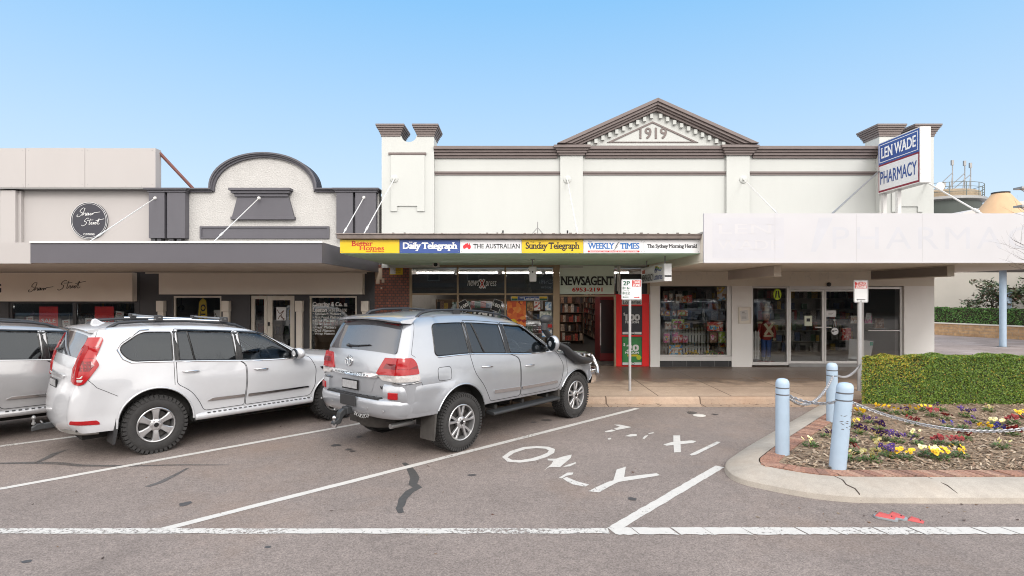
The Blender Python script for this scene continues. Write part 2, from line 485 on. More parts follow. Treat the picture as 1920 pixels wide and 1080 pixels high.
while x < 24:
    L_ = rr.uniform(.16, .42); yb = 5.21 + (x - .9) * .0027; n = 6; lo = [(x + .05 + L_ * k / n, yb - .078 + rr.uniform(-.014, .014)) for k in range(n + 1)]; hi = [(x + L_ * k / n, yb + .078 + rr.uniform(-.008, .008)) for k in range(n + 1)]
    mb.add([(*p, .0055) for p in lo + hi], [(k, k + 1, n + 2 + k, n + 1 + k) for k in range(n)]); x += L_ + rr.choice((.006, .010, .018))
mb.build('edge_line', M_LINE, kind='structure', recalc=False)

def crop8(u, v): return G(900 + u / 3.2, 720 + v / 3.2)
def flat_marking(name, polys, m, z=.004, kind='structure'):
    mb = MB()
    for i, poly in enumerate(polys):
        zz = z + .0012 * (i % 3)
        g = [crop8(*p) for p in poly]
        tri = geometry.tessellate_polygon([[Vector((x, y, 0)) for x, y in g]])
        mb.add([(x, y, zz) for x, y in g], [tuple(t) for t in tri])
    for k, f in enumerate(mb.f):
        a, b, c = (Vector(mb.v[i]) for i in f)
        if (b - a).cross(c - a).z < 0: mb.f[k] = f[::-1]
    return mb.build(name, m, kind=kind, recalc=False)
Oo = [(132, 440), (180, 405), (260, 380), (340, 374), (410, 378), (450, 392), (445, 415), (400, 440), (330, 462), (240, 474), (165, 468)]
Oi = [(165, 442), (205, 415), (275, 392), (340, 386), (392, 390), (413, 400), (404, 414), (365, 431), (305, 449), (240, 459), (190, 456)]
mbO = MB(); n_ = len(Oo); go = [crop8(*p) for p in Oo]; gi = [crop8(*p) for p in Oi]
mbO.add([(x, y, .0045) for x, y in go + gi], [(i, n_ + i, n_ + (i + 1) % n_, (i + 1) % n_) for i in range(n_)])
for poly in ([(405, 450), (455, 450), (500, 436), (550, 425), (545, 445), (480, 500), (415, 500), (385, 520), (430, 480), (440, 462), (408, 460)],
             [(495, 500), (520, 488), (575, 470), (575, 478), (540, 495)],
             [(472, 565), (525, 533), (560, 533), (555, 545), (520, 552), (490, 568)],
             [(497, 568), (520, 560), (580, 585), (655, 605), (630, 618), (560, 605), (520, 585)],
             [(650, 645), (700, 620), (770, 588), (800, 580), (820, 515), (875, 498), (865, 560), (960, 548), (1060, 537), (1078, 548), (1050, 555), (860, 585), (830, 590), (780, 615), (715, 652)]):
    g = [crop8(*p) for p in poly]
    tri = geometry.tessellate_polygon([[Vector((x, y, 0)) for x, y in g]])
    mbO.add([(x, y, .004) for x, y in g], [tuple(t) for t in tri])
for k, f in enumerate(mbO.f):
    a, b, c = (Vector(mbO.v[i]) for i in f[:3])
    if (b - a).cross(c - a).z < 0: mbO.f[k] = f[::-1]
mbO.build('bay_lettering', M_LINE, kind='structure', recalc=False)
flat_marking('bay_lettering', [
    [(803, 245), (840, 245), (910, 260), (860, 270), (820, 277), (803, 270), (840, 258)], [(748, 286), (790, 275), (815, 280), (790, 288), (755, 292)],
    [(870, 315), (905, 303), (940, 303), (940, 315), (900, 318)], [(1010, 297), (1043, 290), (1040, 297), (1012, 301)], [(975, 328), (990, 312), (1010, 308), (1000, 320), (985, 332)], [(765, 328), (785, 325), (788, 333), (772, 337)],
    [(1160, 310), (1200, 310), (1203, 350), (1205, 410), (1165, 412), (1161, 360)], [(1100, 365), (1150, 350), (1270, 340), (1298, 345), (1280, 355), (1180, 366), (1120, 372)],
    [(1258, 425), (1300, 405), (1420, 348), (1445, 350), (1420, 366), (1300, 425), (1270, 432)]], M_LINE)

# crack sealant, tyre scuffs and oil drips
M_TAR = mat('tar sealant', (.055, .052, .05), rough=.7, var=.2, scale=20)
def worn_dark(name, col, wear):
    m = worn_paint(name, col, wear=wear); return m
M_SCUFF = worn_dark('old tar', (.09, .082, .08), (.40, .62))
M_OIL = worn_dark('oil drip', (.075, .066, .062), (.48, .60))
def stain(pts, widths, m, z=.003, name='road_stain'):
    g = [Vector((*G(*p), z)) for p in pts]; k = len(g); L_, R_ = [], []
    for i in range(k):
        t = (g[min(i + 1, k - 1)] - g[max(i - 1, 0)]).normalized(); n = Vector((-t.y, t.x, 0))
        L_.append(g[i] + n * widths[i]); R_.append(g[i] - n * widths[i])
    MB().add(L_ + R_, [(i, k + i, k + i + 1, i + 1) for i in range(k - 1)]).build(name, m, kind='structure', recalc=False)
stain([(757, 868), (765, 874), (772, 884), (778, 896), (774, 908), (783, 914), (768, 922), (755, 936), (752, 948), (748, 953), (752, 962)], [.03, .035, .05, .055, .05, .055, .05, .045, .04, .035, .03], M_TAR)
stain([(-80, 872), (0, 869), (60, 868), (110, 869), (150, 873), (240, 874), (330, 872), (430, 872)], [.02, .03, .05, .05, .04, .03, .025, .012], M_SCUFF)
stain([(70, 867), (90, 858), (105, 850), (128, 843)], [.03, .045, .05, .01], M_SCUFF)
stain([(275, 913), (300, 905), (330, 890), (352, 878)], [.03, .04, .03, .02], M_SCUFF)
def blot(px, py, rx, ry, m=M_OIL, seed=0):
    r = random.Random(seed + px); x, y = G(px, py); pts = []
    for i in range(22):
        a = 2 * pi * i / 22; k = r.uniform(.75, 1.15); pts.append((x + rx * cos(a) * k, y + ry * sin(a) * k))
    tri = geometry.tessellate_polygon([[Vector((*p, 0)) for p in pts]])
    mb = MB().add([(*p, .003) for p in pts], [tuple(t) for t in tri])
    for k, f in enumerate(mb.f):
        a, b, c = (Vector(mb.v[i]) for i in f)
        if (b - a).cross(c - a).z < 0: mb.f[k] = f[::-1]
    mb.build('road_stain', m, kind='structure', recalc=False)
M_BLK = mat('oil spot', (.062, .056, .055), rough=.55, var=.2)
for (px, py, rx, ry) in ((630, 835, .07, .07), (654, 843, .05, .05), (661, 846, .045, .04), (674, 819, .05, .06), (1186, 936, .05, .05), (502, 1026, .03, .025), (347, 945, .06, .07), (50, 1053, .04, .03), (1025, 788, .12, .08), (1000, 792, .06, .05), (1297, 774, .10, .12), (1340, 777, .06, .06), (885, 891, .05, .04)):
    blot(px, py, rx, ry, M_BLK if rx < .08 else M_OIL)


# leaf litter and grit scattered over road, gutter and pavement
rr = random.Random(3); mb = MB()
for i in range(240):
    if i < 110: x, y, z = rr.uniform(1.5, 6.2), KY - rr.uniform(.02, .5) ** 1.3, .008
    elif i < 180: x, y, z = rr.uniform(-6, 8), rr.uniform(4, 11), .004
    else: x, y, z = rr.uniform(2.4, 9), 5.9 - rr.uniform(.02, .5), .004
    s = rr.uniform(.008, .028); a = rr.uniform(0, 6.3)
    pts = [(x + s * cos(a), y + s * sin(a), z + rr.uniform(0, .012)), (x + s * .5 * cos(a + 1.6), y + s * .5 * sin(a + 1.6), z), (x - s * cos(a), y - s * sin(a), z + rr.uniform(0, .01)), (x + s * .5 * cos(a - 1.6), y + s * .5 * sin(a - 1.6), z)]
    mb.add(pts, [(0, 1, 2, 3)])
mb.build('leaf_litter', palette_mat('dry leaf', [(.09, .035, .02), (.14, .07, .03), (.05, .03, .025), (.2, .15, .1)], rough=.8), kind='stuff', recalc=False)
# ================================================================ THE 1919 BUILDING
M_WALL = mat('pale render', (.500, .512, .495), rough=.85, var=.035, scale=1.2, bump=.10, bscale=55, stretch=(1, 1, .25), fine=.012)
M_TRIM = mat('brown trim', (.155, .124, .118), rough=.6, var=.10, scale=4, stretch=(1, 1, 3))
M_TRIM2 = mat('tower cap brown', (.165, .133, .125), rough=.6, var=.10, scale=4, stretch=(1, 1, 3))
M_CREAM = mat('cream paint', (.68, .64, .57), rough=.75, var=.05, scale=1.6, bump=.08, bscale=70, stretch=(1, 1, .4))
M_WHITE = mat('white painted render', (.80, .79, .775), rough=.8, var=.04, scale=1.3, bump=.08, bscale=60)
M_SOFFIT = mat('pale green soffit', (.56, .84, .68), rough=.6, var=.10, scale=2.2, stretch=(.4, 2, 1))
M_BSOFF = mat('cream soffit', (.78, .74, .66), rough=.7, var=.05, scale=2)
M_ROOF = mat('galvanised roof', (.35, .34, .33), rough=.5, metal=.4, var=.1)
M_BRONZE = mat('bronze aluminium', (.32, .235, .15), rough=.45, metal=.35, var=.08)
M_ALU = mat('silver aluminium', (.62, .61, .60), rough=.4, metal=.45, var=.04)
M_BLACK = mat('black panel', (.012, .012, .013), rough=.35, var=.1)
M_STEELW = mat('white painted steel', (.62, .61, .60), rough=.5, var=.05)
M_STEELG = mat('grey steel', (.27, .27, .27), rough=.45, metal=.6, var=.1)
M_GLASS = glass_mat('shop glass', (.96, .97, .965), boost=1.15, base=.0)
M_DARKF = mat('dark interior', (.05, .047, .045), rough=.9, var=.15)
M_RED = mat('red board', (.80, .010, .010), rough=.5, var=.05)
M_SIGNW = mat('sign white', (.66, .665, .68), rough=.45, var=.025, scale=2)
M_SIGNY = mat('sign yellow', (.70, .47, .010), rough=.45, var=.05, scale=3)
M_SIGNB = mat('sign blue', (.035, .075, .26), rough=.45, var=.06, scale=3)
M_INKW = mat('white lettering', (.80, .80, .80), rough=.6, var=0)
M_INKK = mat('black lettering', (.014, .015, .017), rough=.6, var=0)
M_INKR = mat('red lettering', (.50, .022, .018), rough=.6, var=0)
M_INKB = mat('blue lettering', (.015, .14, .42), rough=.6, var=0)
M_INKN = mat('navy lettering', (.035, .075, .25), rough=.6, var=0)
M_INKG = mat('green lettering', (.01, .09, .05), rough=.6, var=0)

def tiles_mat(name, c1, c2, mort, bw, bh, ms=.008, axis='xz', rough=.5, bump=.5, off=.5):
    m = bpy.data.materials.new(name); m.use_nodes = True
    t = m.node_tree; N = t.nodes; L = t.links; b = N['Principled BSDF']
    tc = N.new('ShaderNodeTexCoord'); sp = N.new('ShaderNodeSeparateXYZ'); cb = N.new('ShaderNodeCombineXYZ')
    L.new(tc.outputs['Object'], sp.inputs[0])
    L.new(sp.outputs['XYZ'.index(axis[0].upper())], cb.inputs[0]); L.new(sp.outputs['XYZ'.index(axis[1].upper())], cb.inputs[1])
    br = N.new('ShaderNodeTexBrick'); br.offset = off; L.new(cb.outputs[0], br.inputs['Vector'])
    br.inputs['Scale'].default_value = 1; br.inputs['Brick Width'].default_value = bw; br.inputs['Row Height'].default_value = bh
    br.inputs['Mortar Size'].default_value = ms; br.inputs['Color1'].default_value = (*c1, 1); br.inputs['Color2'].default_value = (*c2, 1); br.inputs['Mortar'].default_value = (*mort, 1)
    n = N.new('ShaderNodeTexNoise'); n.inputs['Scale'].default_value = 7; n.inputs['Detail'].default_value = 5; L.new(tc.outputs['Object'], n.inputs[0])
    r = N.new('ShaderNodeMapRange'); r.inputs[1].default_value = .3; r.inputs[2].default_value = .7; r.inputs[3].default_value = .78; r.inputs[4].default_value = 1.2; L.new(n.outputs[0], r.inputs[0])
    vm = N.new('ShaderNodeVectorMath'); vm.operation = 'SCALE'; L.new(br.outputs['Color'], vm.inputs[0]); L.new(r.outputs[0], vm.inputs['Scale'])
    L.new(vm.outputs[0], b.inputs['Base Color']); b.inputs['Roughness'].default_value = rough
    bp = N.new('ShaderNodeBump'); bp.invert = True; bp.inputs['Strength'].default_value = bump; bp.inputs['Distance'].default_value = .01
    L.new(br.outputs['Fac'], bp.inputs['Height']); L.new(bp.outputs[0], b.inputs['Normal'])
    MATS[name] = m
    return m
M_BRICKT = tiles_mat('brown glazed tiles', (.27, .075, .042), (.17, .052, .032), (.075, .04, .03), .115, .078, .012, rough=.35)
M_PLINTH = tiles_mat('charcoal tiles', (.022, .023, .026), (.03, .03, .033), (.09, .09, .09), .40, .40, .01, rough=.35, off=0)
M_BRICKO = tiles_mat('orange brick', (.33, .15, .08), (.26, .12, .07), (.35, .3, .25), .24, .085, .01, axis='yz', rough=.85)

def fx(px): return PX(px, YF)
def fz(py): return PZ(py, YF)
XL, XR = fx(716), fx(1746)
news = thing('corner_shop_building', 'cream rendered double shop with 1919 gable, brown cornices and two corner towers', 'building', (XL, YF, PZ0))
W0, W1 = fz(497), fz(280)                 # upper wall between the soffit line and the parapet
mb = MB(); mb.box(XL, XR, YF, YF + .35, 2.98, W1 - .02)
mb.box(fx(1050), fx(1092), YF - .10, YF, 2.98, fz(292)); mb.box(fx(1360), fx(1403), YF - .10, YF, 2.98, fz(292))
# left tower and right tower with a scooped top
def tower(xa, xb, pa, pb, qa, qb, mb):
    z0, zt, zs = 2.98, fz(254), fz(269)
    poly = [(xa, z0), (xb, z0), (xb, zt), (qa + .06, zt)]
    cx, cw = (pb + qa) / 2, (qa - pb) / 2
    for i in range(0, 13):
        a = pi * i / 12; poly.append((cx - cw * cos(pi - a) * 1.0, fz(259) - (fz(259) - zs) * sin(a)))
    poly += [(pb - .06, zt), (xa, zt)]
    mb.prism(poly, YF - .16, YF + .5, 'y')
TL = (fx(718), fx(815)); TR = (fx(1642), fx(1743))
tower(TL[0], TL[1], 0, fx(755), fx(782), 0, mb)
tower(TR[0], TR[1], 0, fx(1681), fx(1708), 0, mb)
# gable field
apx, apz, gz = fx(1228), fz(197), fz(274)
mb.prism([(fx(1058), gz), (fx(1400), gz), (apx, apz)], YF - .06, YF + .3, 'y')
mb.box(XR - .35, XR, YF + .35, YF + 14, PZ0, W1 - .1); mb.box(XL, XL + .3, YF + .35, YF + 14, PZ0, W1 - .1)
mb.build('wall', M_WALL, news)
# stepped mouldings
def moulding(mb, xa, xb, zt, zb, y, proj, steps=((0, .30, 1.0), (.30, .52, .72), (.52, .78, .5), (.78, 1, .28)), ret=True):
    h = zt - zb
    for (a, b, k) in steps:
        e = proj * k if ret else 0
        mb.box(xa - e, xb + e, y - proj * k, y + .05, zt - h * a, zt - h * b)
mb = MB()
ZC0, ZC1 = fz(277), fz(297)
for xa, xb in ((TL[1], fx(1045)), (fx(1097), fx(1357)), (fx(1410), TR[0])): moulding(mb, xa, xb, ZC0, ZC1, YF, .22, ret=False)
for xc0, xc1 in ((1050, 1092), (1360, 1403)): moulding(mb, fx(xc0), fx(xc1), fz(276), fz(293), YF - .10, .20)
mb.build('cornice', M_TRIM, news, bevel=.008)
mb = MB()
for xa, xb in ((TL[1], fx(1050)), (fx(1092), fx(1360)), (fx(1403), TR[0])):
    mb.box(xa, xb, YF - .05, YF + .02, fz(322), fz(325)); mb.box(xa, xb, YF - .028, YF + .02, fz(325), fz(328.4))
mb.build('string_course', M_TRIM, news)
def capital(name_x0, name_x1):
    mb = MB(); cap_steps = ((0, .16, 1), (.16, .30, .88), (.30, .46, .66), (.46, .62, .48), (.62, .80, .3), (.80, 1, .14))
    for (a, b, k) in cap_steps:
        h = fz(237.5) - fz(259); zt = fz(237.5); p = .145 * k
        mb.box(name_x0 - p, name_x1 + p, YF - .16 - p, YF + .55 + p, zt - h * a, zt - h * b)
    return mb
for (a, b) in ((718, 752), (785, 815)): capital(fx(a), fx(b)).build('tower_cap', M_TRIM2, news, bevel=.006)
for (a, b) in ((1642, 1678), (1711, 1743)): capital(fx(a), fx(b)).build('tower_cap', M_TRIM2, news, bevel=.006)
# tower panel
mb = MB(); mb.box(fx(731), fx(801), YF - .20, YF - .14, fz(289), fz(293)); mb.build('panel_hood', M_TRIM, news)
mb = MB(); zz = YF - .16
mb.prism([(fx(735), fz(294)), (fx(798), fz(294)), (fx(798), fz(398)), (fx(784), fz(398)), (fx(784), fz(388)), (fx(747), fz(388)), (fx(747), fz(398)), (fx(735), fz(398))], zz - .035, zz + .01, 'y')
mb.prism([(fx(1664), fz(330)), (fx(1722), fz(330)), (fx(1722), fz(399)), (fx(1712), fz(399)), (fx(1712), fz(389)), (fx(1676), fz(389)), (fx(1676), fz(399)), (fx(1664), fz(399))], zz - .035, zz + .01, 'y')
mb.split('raised_panel', M_WALL, news)
# raking cornice of the gable: four stepped bands following the slope
mb = MB()
def rake(xl, zl, xr, zr, ax, az, th, y0, y1):
    """band with outer edge along the two slopes and vertical thickness th"""
    mb.prism([(xl, zl), (ax, az), (ax, az - th), (xl + th * (ax - xl) / (az - zl), zl)], y0, y1, 'y')
    mb.prism([(ax, az), (xr, zr), (xr - th * (xr - ax) / (az - zr), zr), (ax, az - th)], y0, y1, 'y')
AX, AZ, GL, GR = fx(1228), fz(191), fx(1043), fx(1414)
for (o, th, pr) in ((0, .10, .30), (.10, .08, .25), (.18, .06, .19), (.24, .07, .13)):
    k = (AX - GL) / (AZ - gz - .0)
    rake(GL + o * k, gz, GR - o * k, gz, AX, AZ - o, th, YF - .06 - pr, YF + .3)
mb.build('gable_cornice', M_TRIM, news, bevel=.006)
mb = MB(); n = 12
for sgn in (-1, 1):
    for i in range(n):
        f = (i + .55) / (n + .3)
        ex = GL if sgn < 0 else GR
        x = AX + (ex - AX) * f * .86 + sgn * .02; z = AZ - .40 - (AZ - gz) * f * .86
        mb.box(x - .045, x + .045, YF - .15, YF - .05, z - .065, z + .06)
mb.split('dentil', M_WALL, news)
mb = MB()
ti = [(fx(1137), fz(268.5)), (fx(1308), fz(268.5)), (fx(1222.5), fz(229))]
def shrink(tri, k):
    cx = sum(p[0] for p in tri) / 3; cz = sum(p[1] for p in tri) / 3
    return [(cx + (p[0] - cx) * k, cz + (p[1] - cz) * k) for p in tri]
mb.ring(ti, shrink(ti, .88), YF - .085, YF - .05, 'y'); mb.build('gable_moulding', M_TRIM, news)
text(news, '1919', (fx(1223.5), YF - .075, fz(251)), fx(1249) - fx(1198), fz(241) - fz(262), M_TRIM, bold=.014, name='numerals', spacing=1.05)
text(news, '1919', (fx(1223.5) + .006, YF - .063, fz(251) - .006), fx(1249) - fx(1198), fz(241) - fz(262), M_TRIM, bold=.014, name='numerals', spacing=1.05)
# tie rod rosettes and rods holding the awning
def rosette(px, py, y):
    mb = MB(); mb.lathe([(.11, 0), (.11, -.02), (.085, -.035), (.05, -.035), (.045, -.06), (.02, -.07)], (fx(px), y, fz(py)), 'y', 20)
    return mb.build('rod_rosette', M_WALL, news, smooth=40)
def rod(a, b, r=.012, m=M_STEELW, parent=news):
    a, b = Vector(a), Vector(b)
    mb = MB().tube([a, b], r, 8); k = a.lerp(b, .88); u = (b - a).normalized(); mb.tube([k - u * .12, k - u * .1, k + u * .1, k + u * .12], [r, r * 1.9, r * 1.9, r], 8)
    return mb.build('tie_rod', m, parent, smooth=40)
rosette(742, 338, YF - .195); rosette(1063, 338, YF - .10); rosette(1391, 338, YF - .10)
rod((fx(742), YF - .2, fz(338)), (PX(679, 12.0), 12.0, 3.44)); rod((fx(1063), YF - .12, fz(338)), (PX(1084, 12.0), 12.0, 3.44))
rod((fx(1391), YF - .12, fz(338)), P(1462, 405, 12.4)); rod(P(1738, 342, YF - .17), P(1846, 404, 13.2), .022)

# ---- newsagent awning
YA = 11.7
ax0, ax1 = PX(637, YA), PX(1316, YA); za, zb = PZ(475.5, YA), PZ(448, YA)
B(ax0 + .02, ax1, YA + .03, YF - .01, za, za + .03).build('awning_soffit', M_SOFFIT, news)
B(ax0 + .02, ax1, YA + .03, YF - .01, zb - .04, zb + .02).build('awning_roof', M_ROOF, news)
B(ax0 + .03, ax1, YA + .03, YA + .07, za + .031, zb - .041).build('awning_fascia', M_CREAM, news)
mb = MB(); mb.prism([(YA - .09, zb), (YA - .11, zb + .085), (YA + .03, zb + .1), (YA + .03, zb)], ax0 - .03, ax1 + .02, 'x')
mb.tube([(ax0 - .05, YA - .12, zb + .09), (ax0 + .1, YA - .12, zb + .095), (ax1, YA - .12, zb + .085)], .012, 6)
mb.build('awning_gutter', mat('weathered gutter', (.20, .165, .15), rough=.6, var=.25, scale=6), news)
mb = MB()
for i in range(38):
    x = ax0 + .2 + i * .19 + random.uniform(-.08, .08); mb.box(x, x + random.uniform(.02, .06), YA - .08, YA - .04, zb + .09, zb + .105 + random.random() * .02)
mb.build('gutter_debris', mat('dry debris', (.07, .055, .045), var=.2), news)['kind'] = 'stuff'
B(ax0 + .022, ax0 + .05, YA + .075, YF - .02, za + .032, zb - .042).build('awning_end', M_CREAM, news)
# aerial brackets on the awning roof
for (px, py, yy) in ((943, 437, 12.8), (1064, 437, 12.8)):
    x, _, z = P(px, py, yy); mb = MB(); mb.tube([(x, yy, zb + .02), (x, yy, z + .06)], .02, 6); mb.box(x - .12, x + .25, yy - .02, yy + .02, zb + .02, zb + .06); mb.build('roof_bracket', M_INKK, news)
x, _, z = P(1008, 420, 12.6); mb = MB(); mb.tube([(x, 12.6, zb), (x, 12.6, z + .05)], .012, 6)
for s in (-1, 1): mb.tube([(x, 12.6, z - .08), (x + s * .25, 12.6, zb + .06)], .008, 5)
mb.box(x - .26, x + .26, 12.55, 12.65, zb + .03, zb + .06); mb.build('aerial_base', M_STEELG, news)

# ---- shop front of the newsagency
ZS = fz(497)
sf = YF                                    # glazing plane
mb = MB(); mb.box(fx(703), fx(768), YF - .02, YF + .34, PZ0, ZS); mb.build('tiled_pier', M_BRICKT, news)
mb = MB()
M_PATCH = mat('bare render patch', (.45, .36, .28), rough=.9, var=.15)
for (a, b, c, d_) in ((704, 717, 503, 524), (705, 712, 524, 532), (716, 721, 522, 530), (714, 717, 538, 542)): mb.box(fx(a), fx(b), YF - .026, YF - .02, fz(c), fz(d_))
mb.split('bare_patch', M_PATCH, news)
mb = MB()
def vbar(px, w=.05, z0=PZ0, z1=ZS, dy=.05): mb.box(fx(px) - w / 2, fx(px) + w / 2, sf - dy, sf + dy, z0, z1)
vbar(770.5, .07); vbar(858.5); vbar(947.5); mb.box(fx(1037), fx(1049), sf - .07, sf + .07, PZ0, ZS); vbar(1153, .05, z1=fz(552.5))
hb = lambda a, b, pz, h=.05: mb.box(a, b, sf - .042, sf + .042, fz(pz) - h / 2, fz(pz) + h / 2)
for a, b in ((772.5, 857), (860, 946), (949.2, 1036.8)): hb(fx(a), fx(b), 551.5); hb(fx(a), fx(b), 499, .05); hb(fx(a), fx(b), 655, .07)
hb(fx(1049.3), fx(1152), 554.5)
mb.build('shopfront_frame', M_BRONZE, news, bevel=.004)
for a, b in ((772.5, 857), (860, 946), (949.2, 1036.8)):
    B(fx(a), fx(b), sf - .006, sf + .006, fz(654), fz(500)).build('shop_window', M_GLASS, news)
    B(fx(a), fx(b), sf + .02, sf + .03, fz(550), fz(514)).build('black_transom_panel', M_BLACK, news)
    B(fx(a), fx(b), sf - .03, sf + .2, PZ0, fz(656)).build('stall_riser', M_BRICKT, news)
# newsXpress lettering on the transom glass
g_ = mat('faded white lettering', (.80, .80, .80), rough=.6, var=0)
text(news, 'news', (fx(887.5), sf - .012, fz(531)), fx(899) - fx(877), fz(525.5) - fz(536), g_, shear=.25, bold=.008)
text(news, 'press', (fx(920.5), sf - .012, fz(534)), fx(931) - fx(910), fz(527) - fz(541), g_, shear=.25, bold=.008)
mb = MB()
for s in (-1, 1): mb.obox((fx(904), sf - .014 - .002 * s, fz(532)), Vector((s * .062, 0, .13)), (0, .001, 0), Vector((.035, 0, -s * .0165)))
mb.build('lettering', g_, news)
mb = MB()
for s in (-1, 1): mb.obox((fx(904), sf - .0205 - .002 * s, fz(532)), Vector((s * .05, 0, .105)), (0, .001, 0), Vector((.012, 0, -s * .006)))
mb.build('lettering', M_INKR, news)
# NEWSAGENT board over the door
B(fx(1049.5), fx(1151.6), sf - .02, sf + .02, fz(551.5), fz(499)).build('door_header', mat('pale green board', (.68, .76, .68), rough=.5, var=.05, scale=2), news)
text(news, 'NEWSAGENT', (fx(1101), sf - .024, fz(526.5)), fx(1151) - fx(1051), fz(518) - fz(535), M_INKK, bold=.03, serif=True, spacing=.95)
text(news, '6953-2191', (fx(1101), sf - .024, fz(543)), fx(1130) - fx(1073), fz(539.5) - fz(547), M_INKR, bold=.03)
# white conduit, dark transom over the red board
mb = MB(); mb.tube([(fx(1160), sf - .1, fz(499)), (fx(1160), sf - .1, fz(551)), (fx(1166), sf - .1, fz(552))], .035, 10); mb.tube([(fx(1156.5), sf - .09, fz(499)), (fx(1156.5), sf - .09, fz(546))], .015, 8)
mb.build('downpipe', M_STEELW, news, smooth=40)
B(fx(1154), fx(1216), sf + .0, sf + .04, fz(551), fz(514)).build('black_transom_panel', M_BLACK, news)
B(fx(1154), fx(1216), sf - .006, sf + .006 - .01, fz(513.5), fz(499)).build('shop_window', M_GLASS, news)
mb = MB(); mb.box(fx(1213), fx(1217.4), sf - .06, sf + .06, fz(552), ZS); mb.build('shopfront_frame', M_BRONZE, news)
B(fx(1155), fx(1216.5), sf - .03, sf + .06, PZ0 + .005, fz(551.5)).build('red_shopfront_board', M_RED, news)
# ---- pharmacy front
ZB = fz(536.5)
mb = MB()
mb.box(fx(1217.6), fx(1747), sf - .10, sf + .3, ZB, fz(497))
mb.build('bulkhead', M_CREAM, news)
B(fx(1217.6), fx(1690), sf - .13, sf - .10, fz(500), fz(498)).build('bulkhead_trim', M_CREAM, news)
mb = MB()
mb.box(fx(1218), fx(1235.5), sf - .10, sf + .3, PZ0, ZB); mb.box(fx(1370), fx(1407), sf - .10, sf + .3, PZ0, ZB); mb.box(fx(1691), fx(1747), sf - .10, sf + .3, PZ0, ZB)
mb.split('pier', M_WHITE, news)
B(fx(1235.5), fx(1370), sf - .06, sf + .25, PZ0, fz(676)).build('tiled_plinth', M_PLINTH, news)
B(fx(1235.5), fx(1370), sf - .10, sf + .25, fz(675.8), fz(667.5)).build('window_sill', M_ALU, news)
mb = MB(); ww = .03
mb.box(fx(1235.5), fx(1369.9), sf - .03, sf + .03, fz(667), fz(665)); mb.box(fx(1235.6), fx(1237), sf - .03, sf + .03, fz(664.9), ZB); mb.box(fx(1362), fx(1369.9), sf - .05, sf + .05, fz(664.9), ZB)
mb.build('window_frame', M_ALU, news)
B(fx(1237.1), fx(1361.9), sf - .006, sf + .006, fz(664.8), ZB).build('shop_window', M_GLASS, news)
# display bay, double doors and side pane
mb = MB()
def frame(pxa, pxb, pza, pzb, t=.055, dy=.045, bot=None):
    xa, xb, z1, z0 = fx(pxa), fx(pxb), fz(pza), fz(pzb)
    mb.box(xa, xa + t, sf - dy, sf + dy, z0, z1); mb.box(xb - t, xb, sf - dy, sf + dy, z0, z1)
    mb.box(xa + t, xb - t, sf - dy + .003, sf + dy - .003, z1 - t, z1); mb.box(xa + t, xb - t, sf - dy + .003, sf + dy - .003, z0, z0 + (bot or t))
    return (xa + t, xb - t, z0 + (bot or t), z1 - t)
panes = []
panes.append(frame(1407.3, 1477.5, 537, 684.5, bot=.09)); 
mb.build('window_frame', M_ALU, news, bevel=.004)
mb = MB(); panes.append(frame(1478, 1543.5, 543, 681.5, bot=.07)); mb.build('door_frame', M_ALU, news, bevel=.004)
mb = MB(); panes.append(frame(1544.2, 1613, 543, 681.5, bot=.07)); mb.build('door_frame', M_ALU, news, bevel=.004)
mb = MB(); panes.append(frame(1613.5, 1690.6, 537.5, 684.5, t=.07)); mb.build('window_frame', M_ALU, news, bevel=.004)
mb = MB(); mb.box(fx(1478), fx(1613), sf - .05, sf + .05, fz(542.7), ZB); mb.build('door_head', M_ALU, news)
for i, p in enumerate(panes): B(p[0], p[1], sf - .006, sf + .006, p[2], p[3]).build('glass_door_pane' if i in (1, 2) else 'shop_window', M_GLASS, news)
B(fx(1478), fx(1613), sf - .06, sf + .06, PZ0, fz(682)).build('door_threshold', M_STEELG, news)
mb = MB(); mb.box(fx(1526), fx(1540), sf - .09, sf - .07, fz(612.5), fz(614.5)); mb.build('door_handle', M_STEELW, news)
mb = MB(); mb.box(fx(1546), fx(1556), sf - .09, sf - .07, fz(612.5), fz(614.5)); mb.build('door_handle', M_STEELW, news)
# ---- pharmacy awning with a deep white fascia
YP = 11.45
px0 = PX(1320, YP); px1 = 13.25; pz0, pz1 = PZ(493, YP), PZ(400, YP)
B(px0, px1, YP, YP + .06, pz0, pz1).build('awning_fascia', mat('white fascia board', (.49, .487, .512), rough=.55, var=.03, scale=1.2, bump=.03, bscale=8), news)
B(px0 + .01, px1 - .003, YP + .062, YF - .105, pz0 + .01, pz0 + .05).build('awning_soffit', M_BSOFF, news)
B(XR + .003, px1 - .003, YF - .104, YF + 3, pz0 + .01, pz0 + .05).build('awning_soffit', M_BSOFF, news)
B(px0 + .01, px1 - .003, YP + .062, YF - .17, pz0 + .6, pz0 + .65).build('awning_roof', M_ROOF, news)
B(px0 + .002, px0 + .04, YP + .062, YF - .17, pz0 + .052, pz0 + .598).build('awning_end', M_CREAM, news)
mb = MB()
for a in (1453, 1606, 1730): mb.box(PX(a, YP) - .004, PX(a, YP) + .004, YP - .0012, YP, pz0 + .01, pz1 - .01)
mb.box(px0, px1, YP - .012, YP, pz0 - .004, pz0 + .02)
mb.build('fascia_joint', mat('joint grey', (.44, .43, .45), var=.05), news)
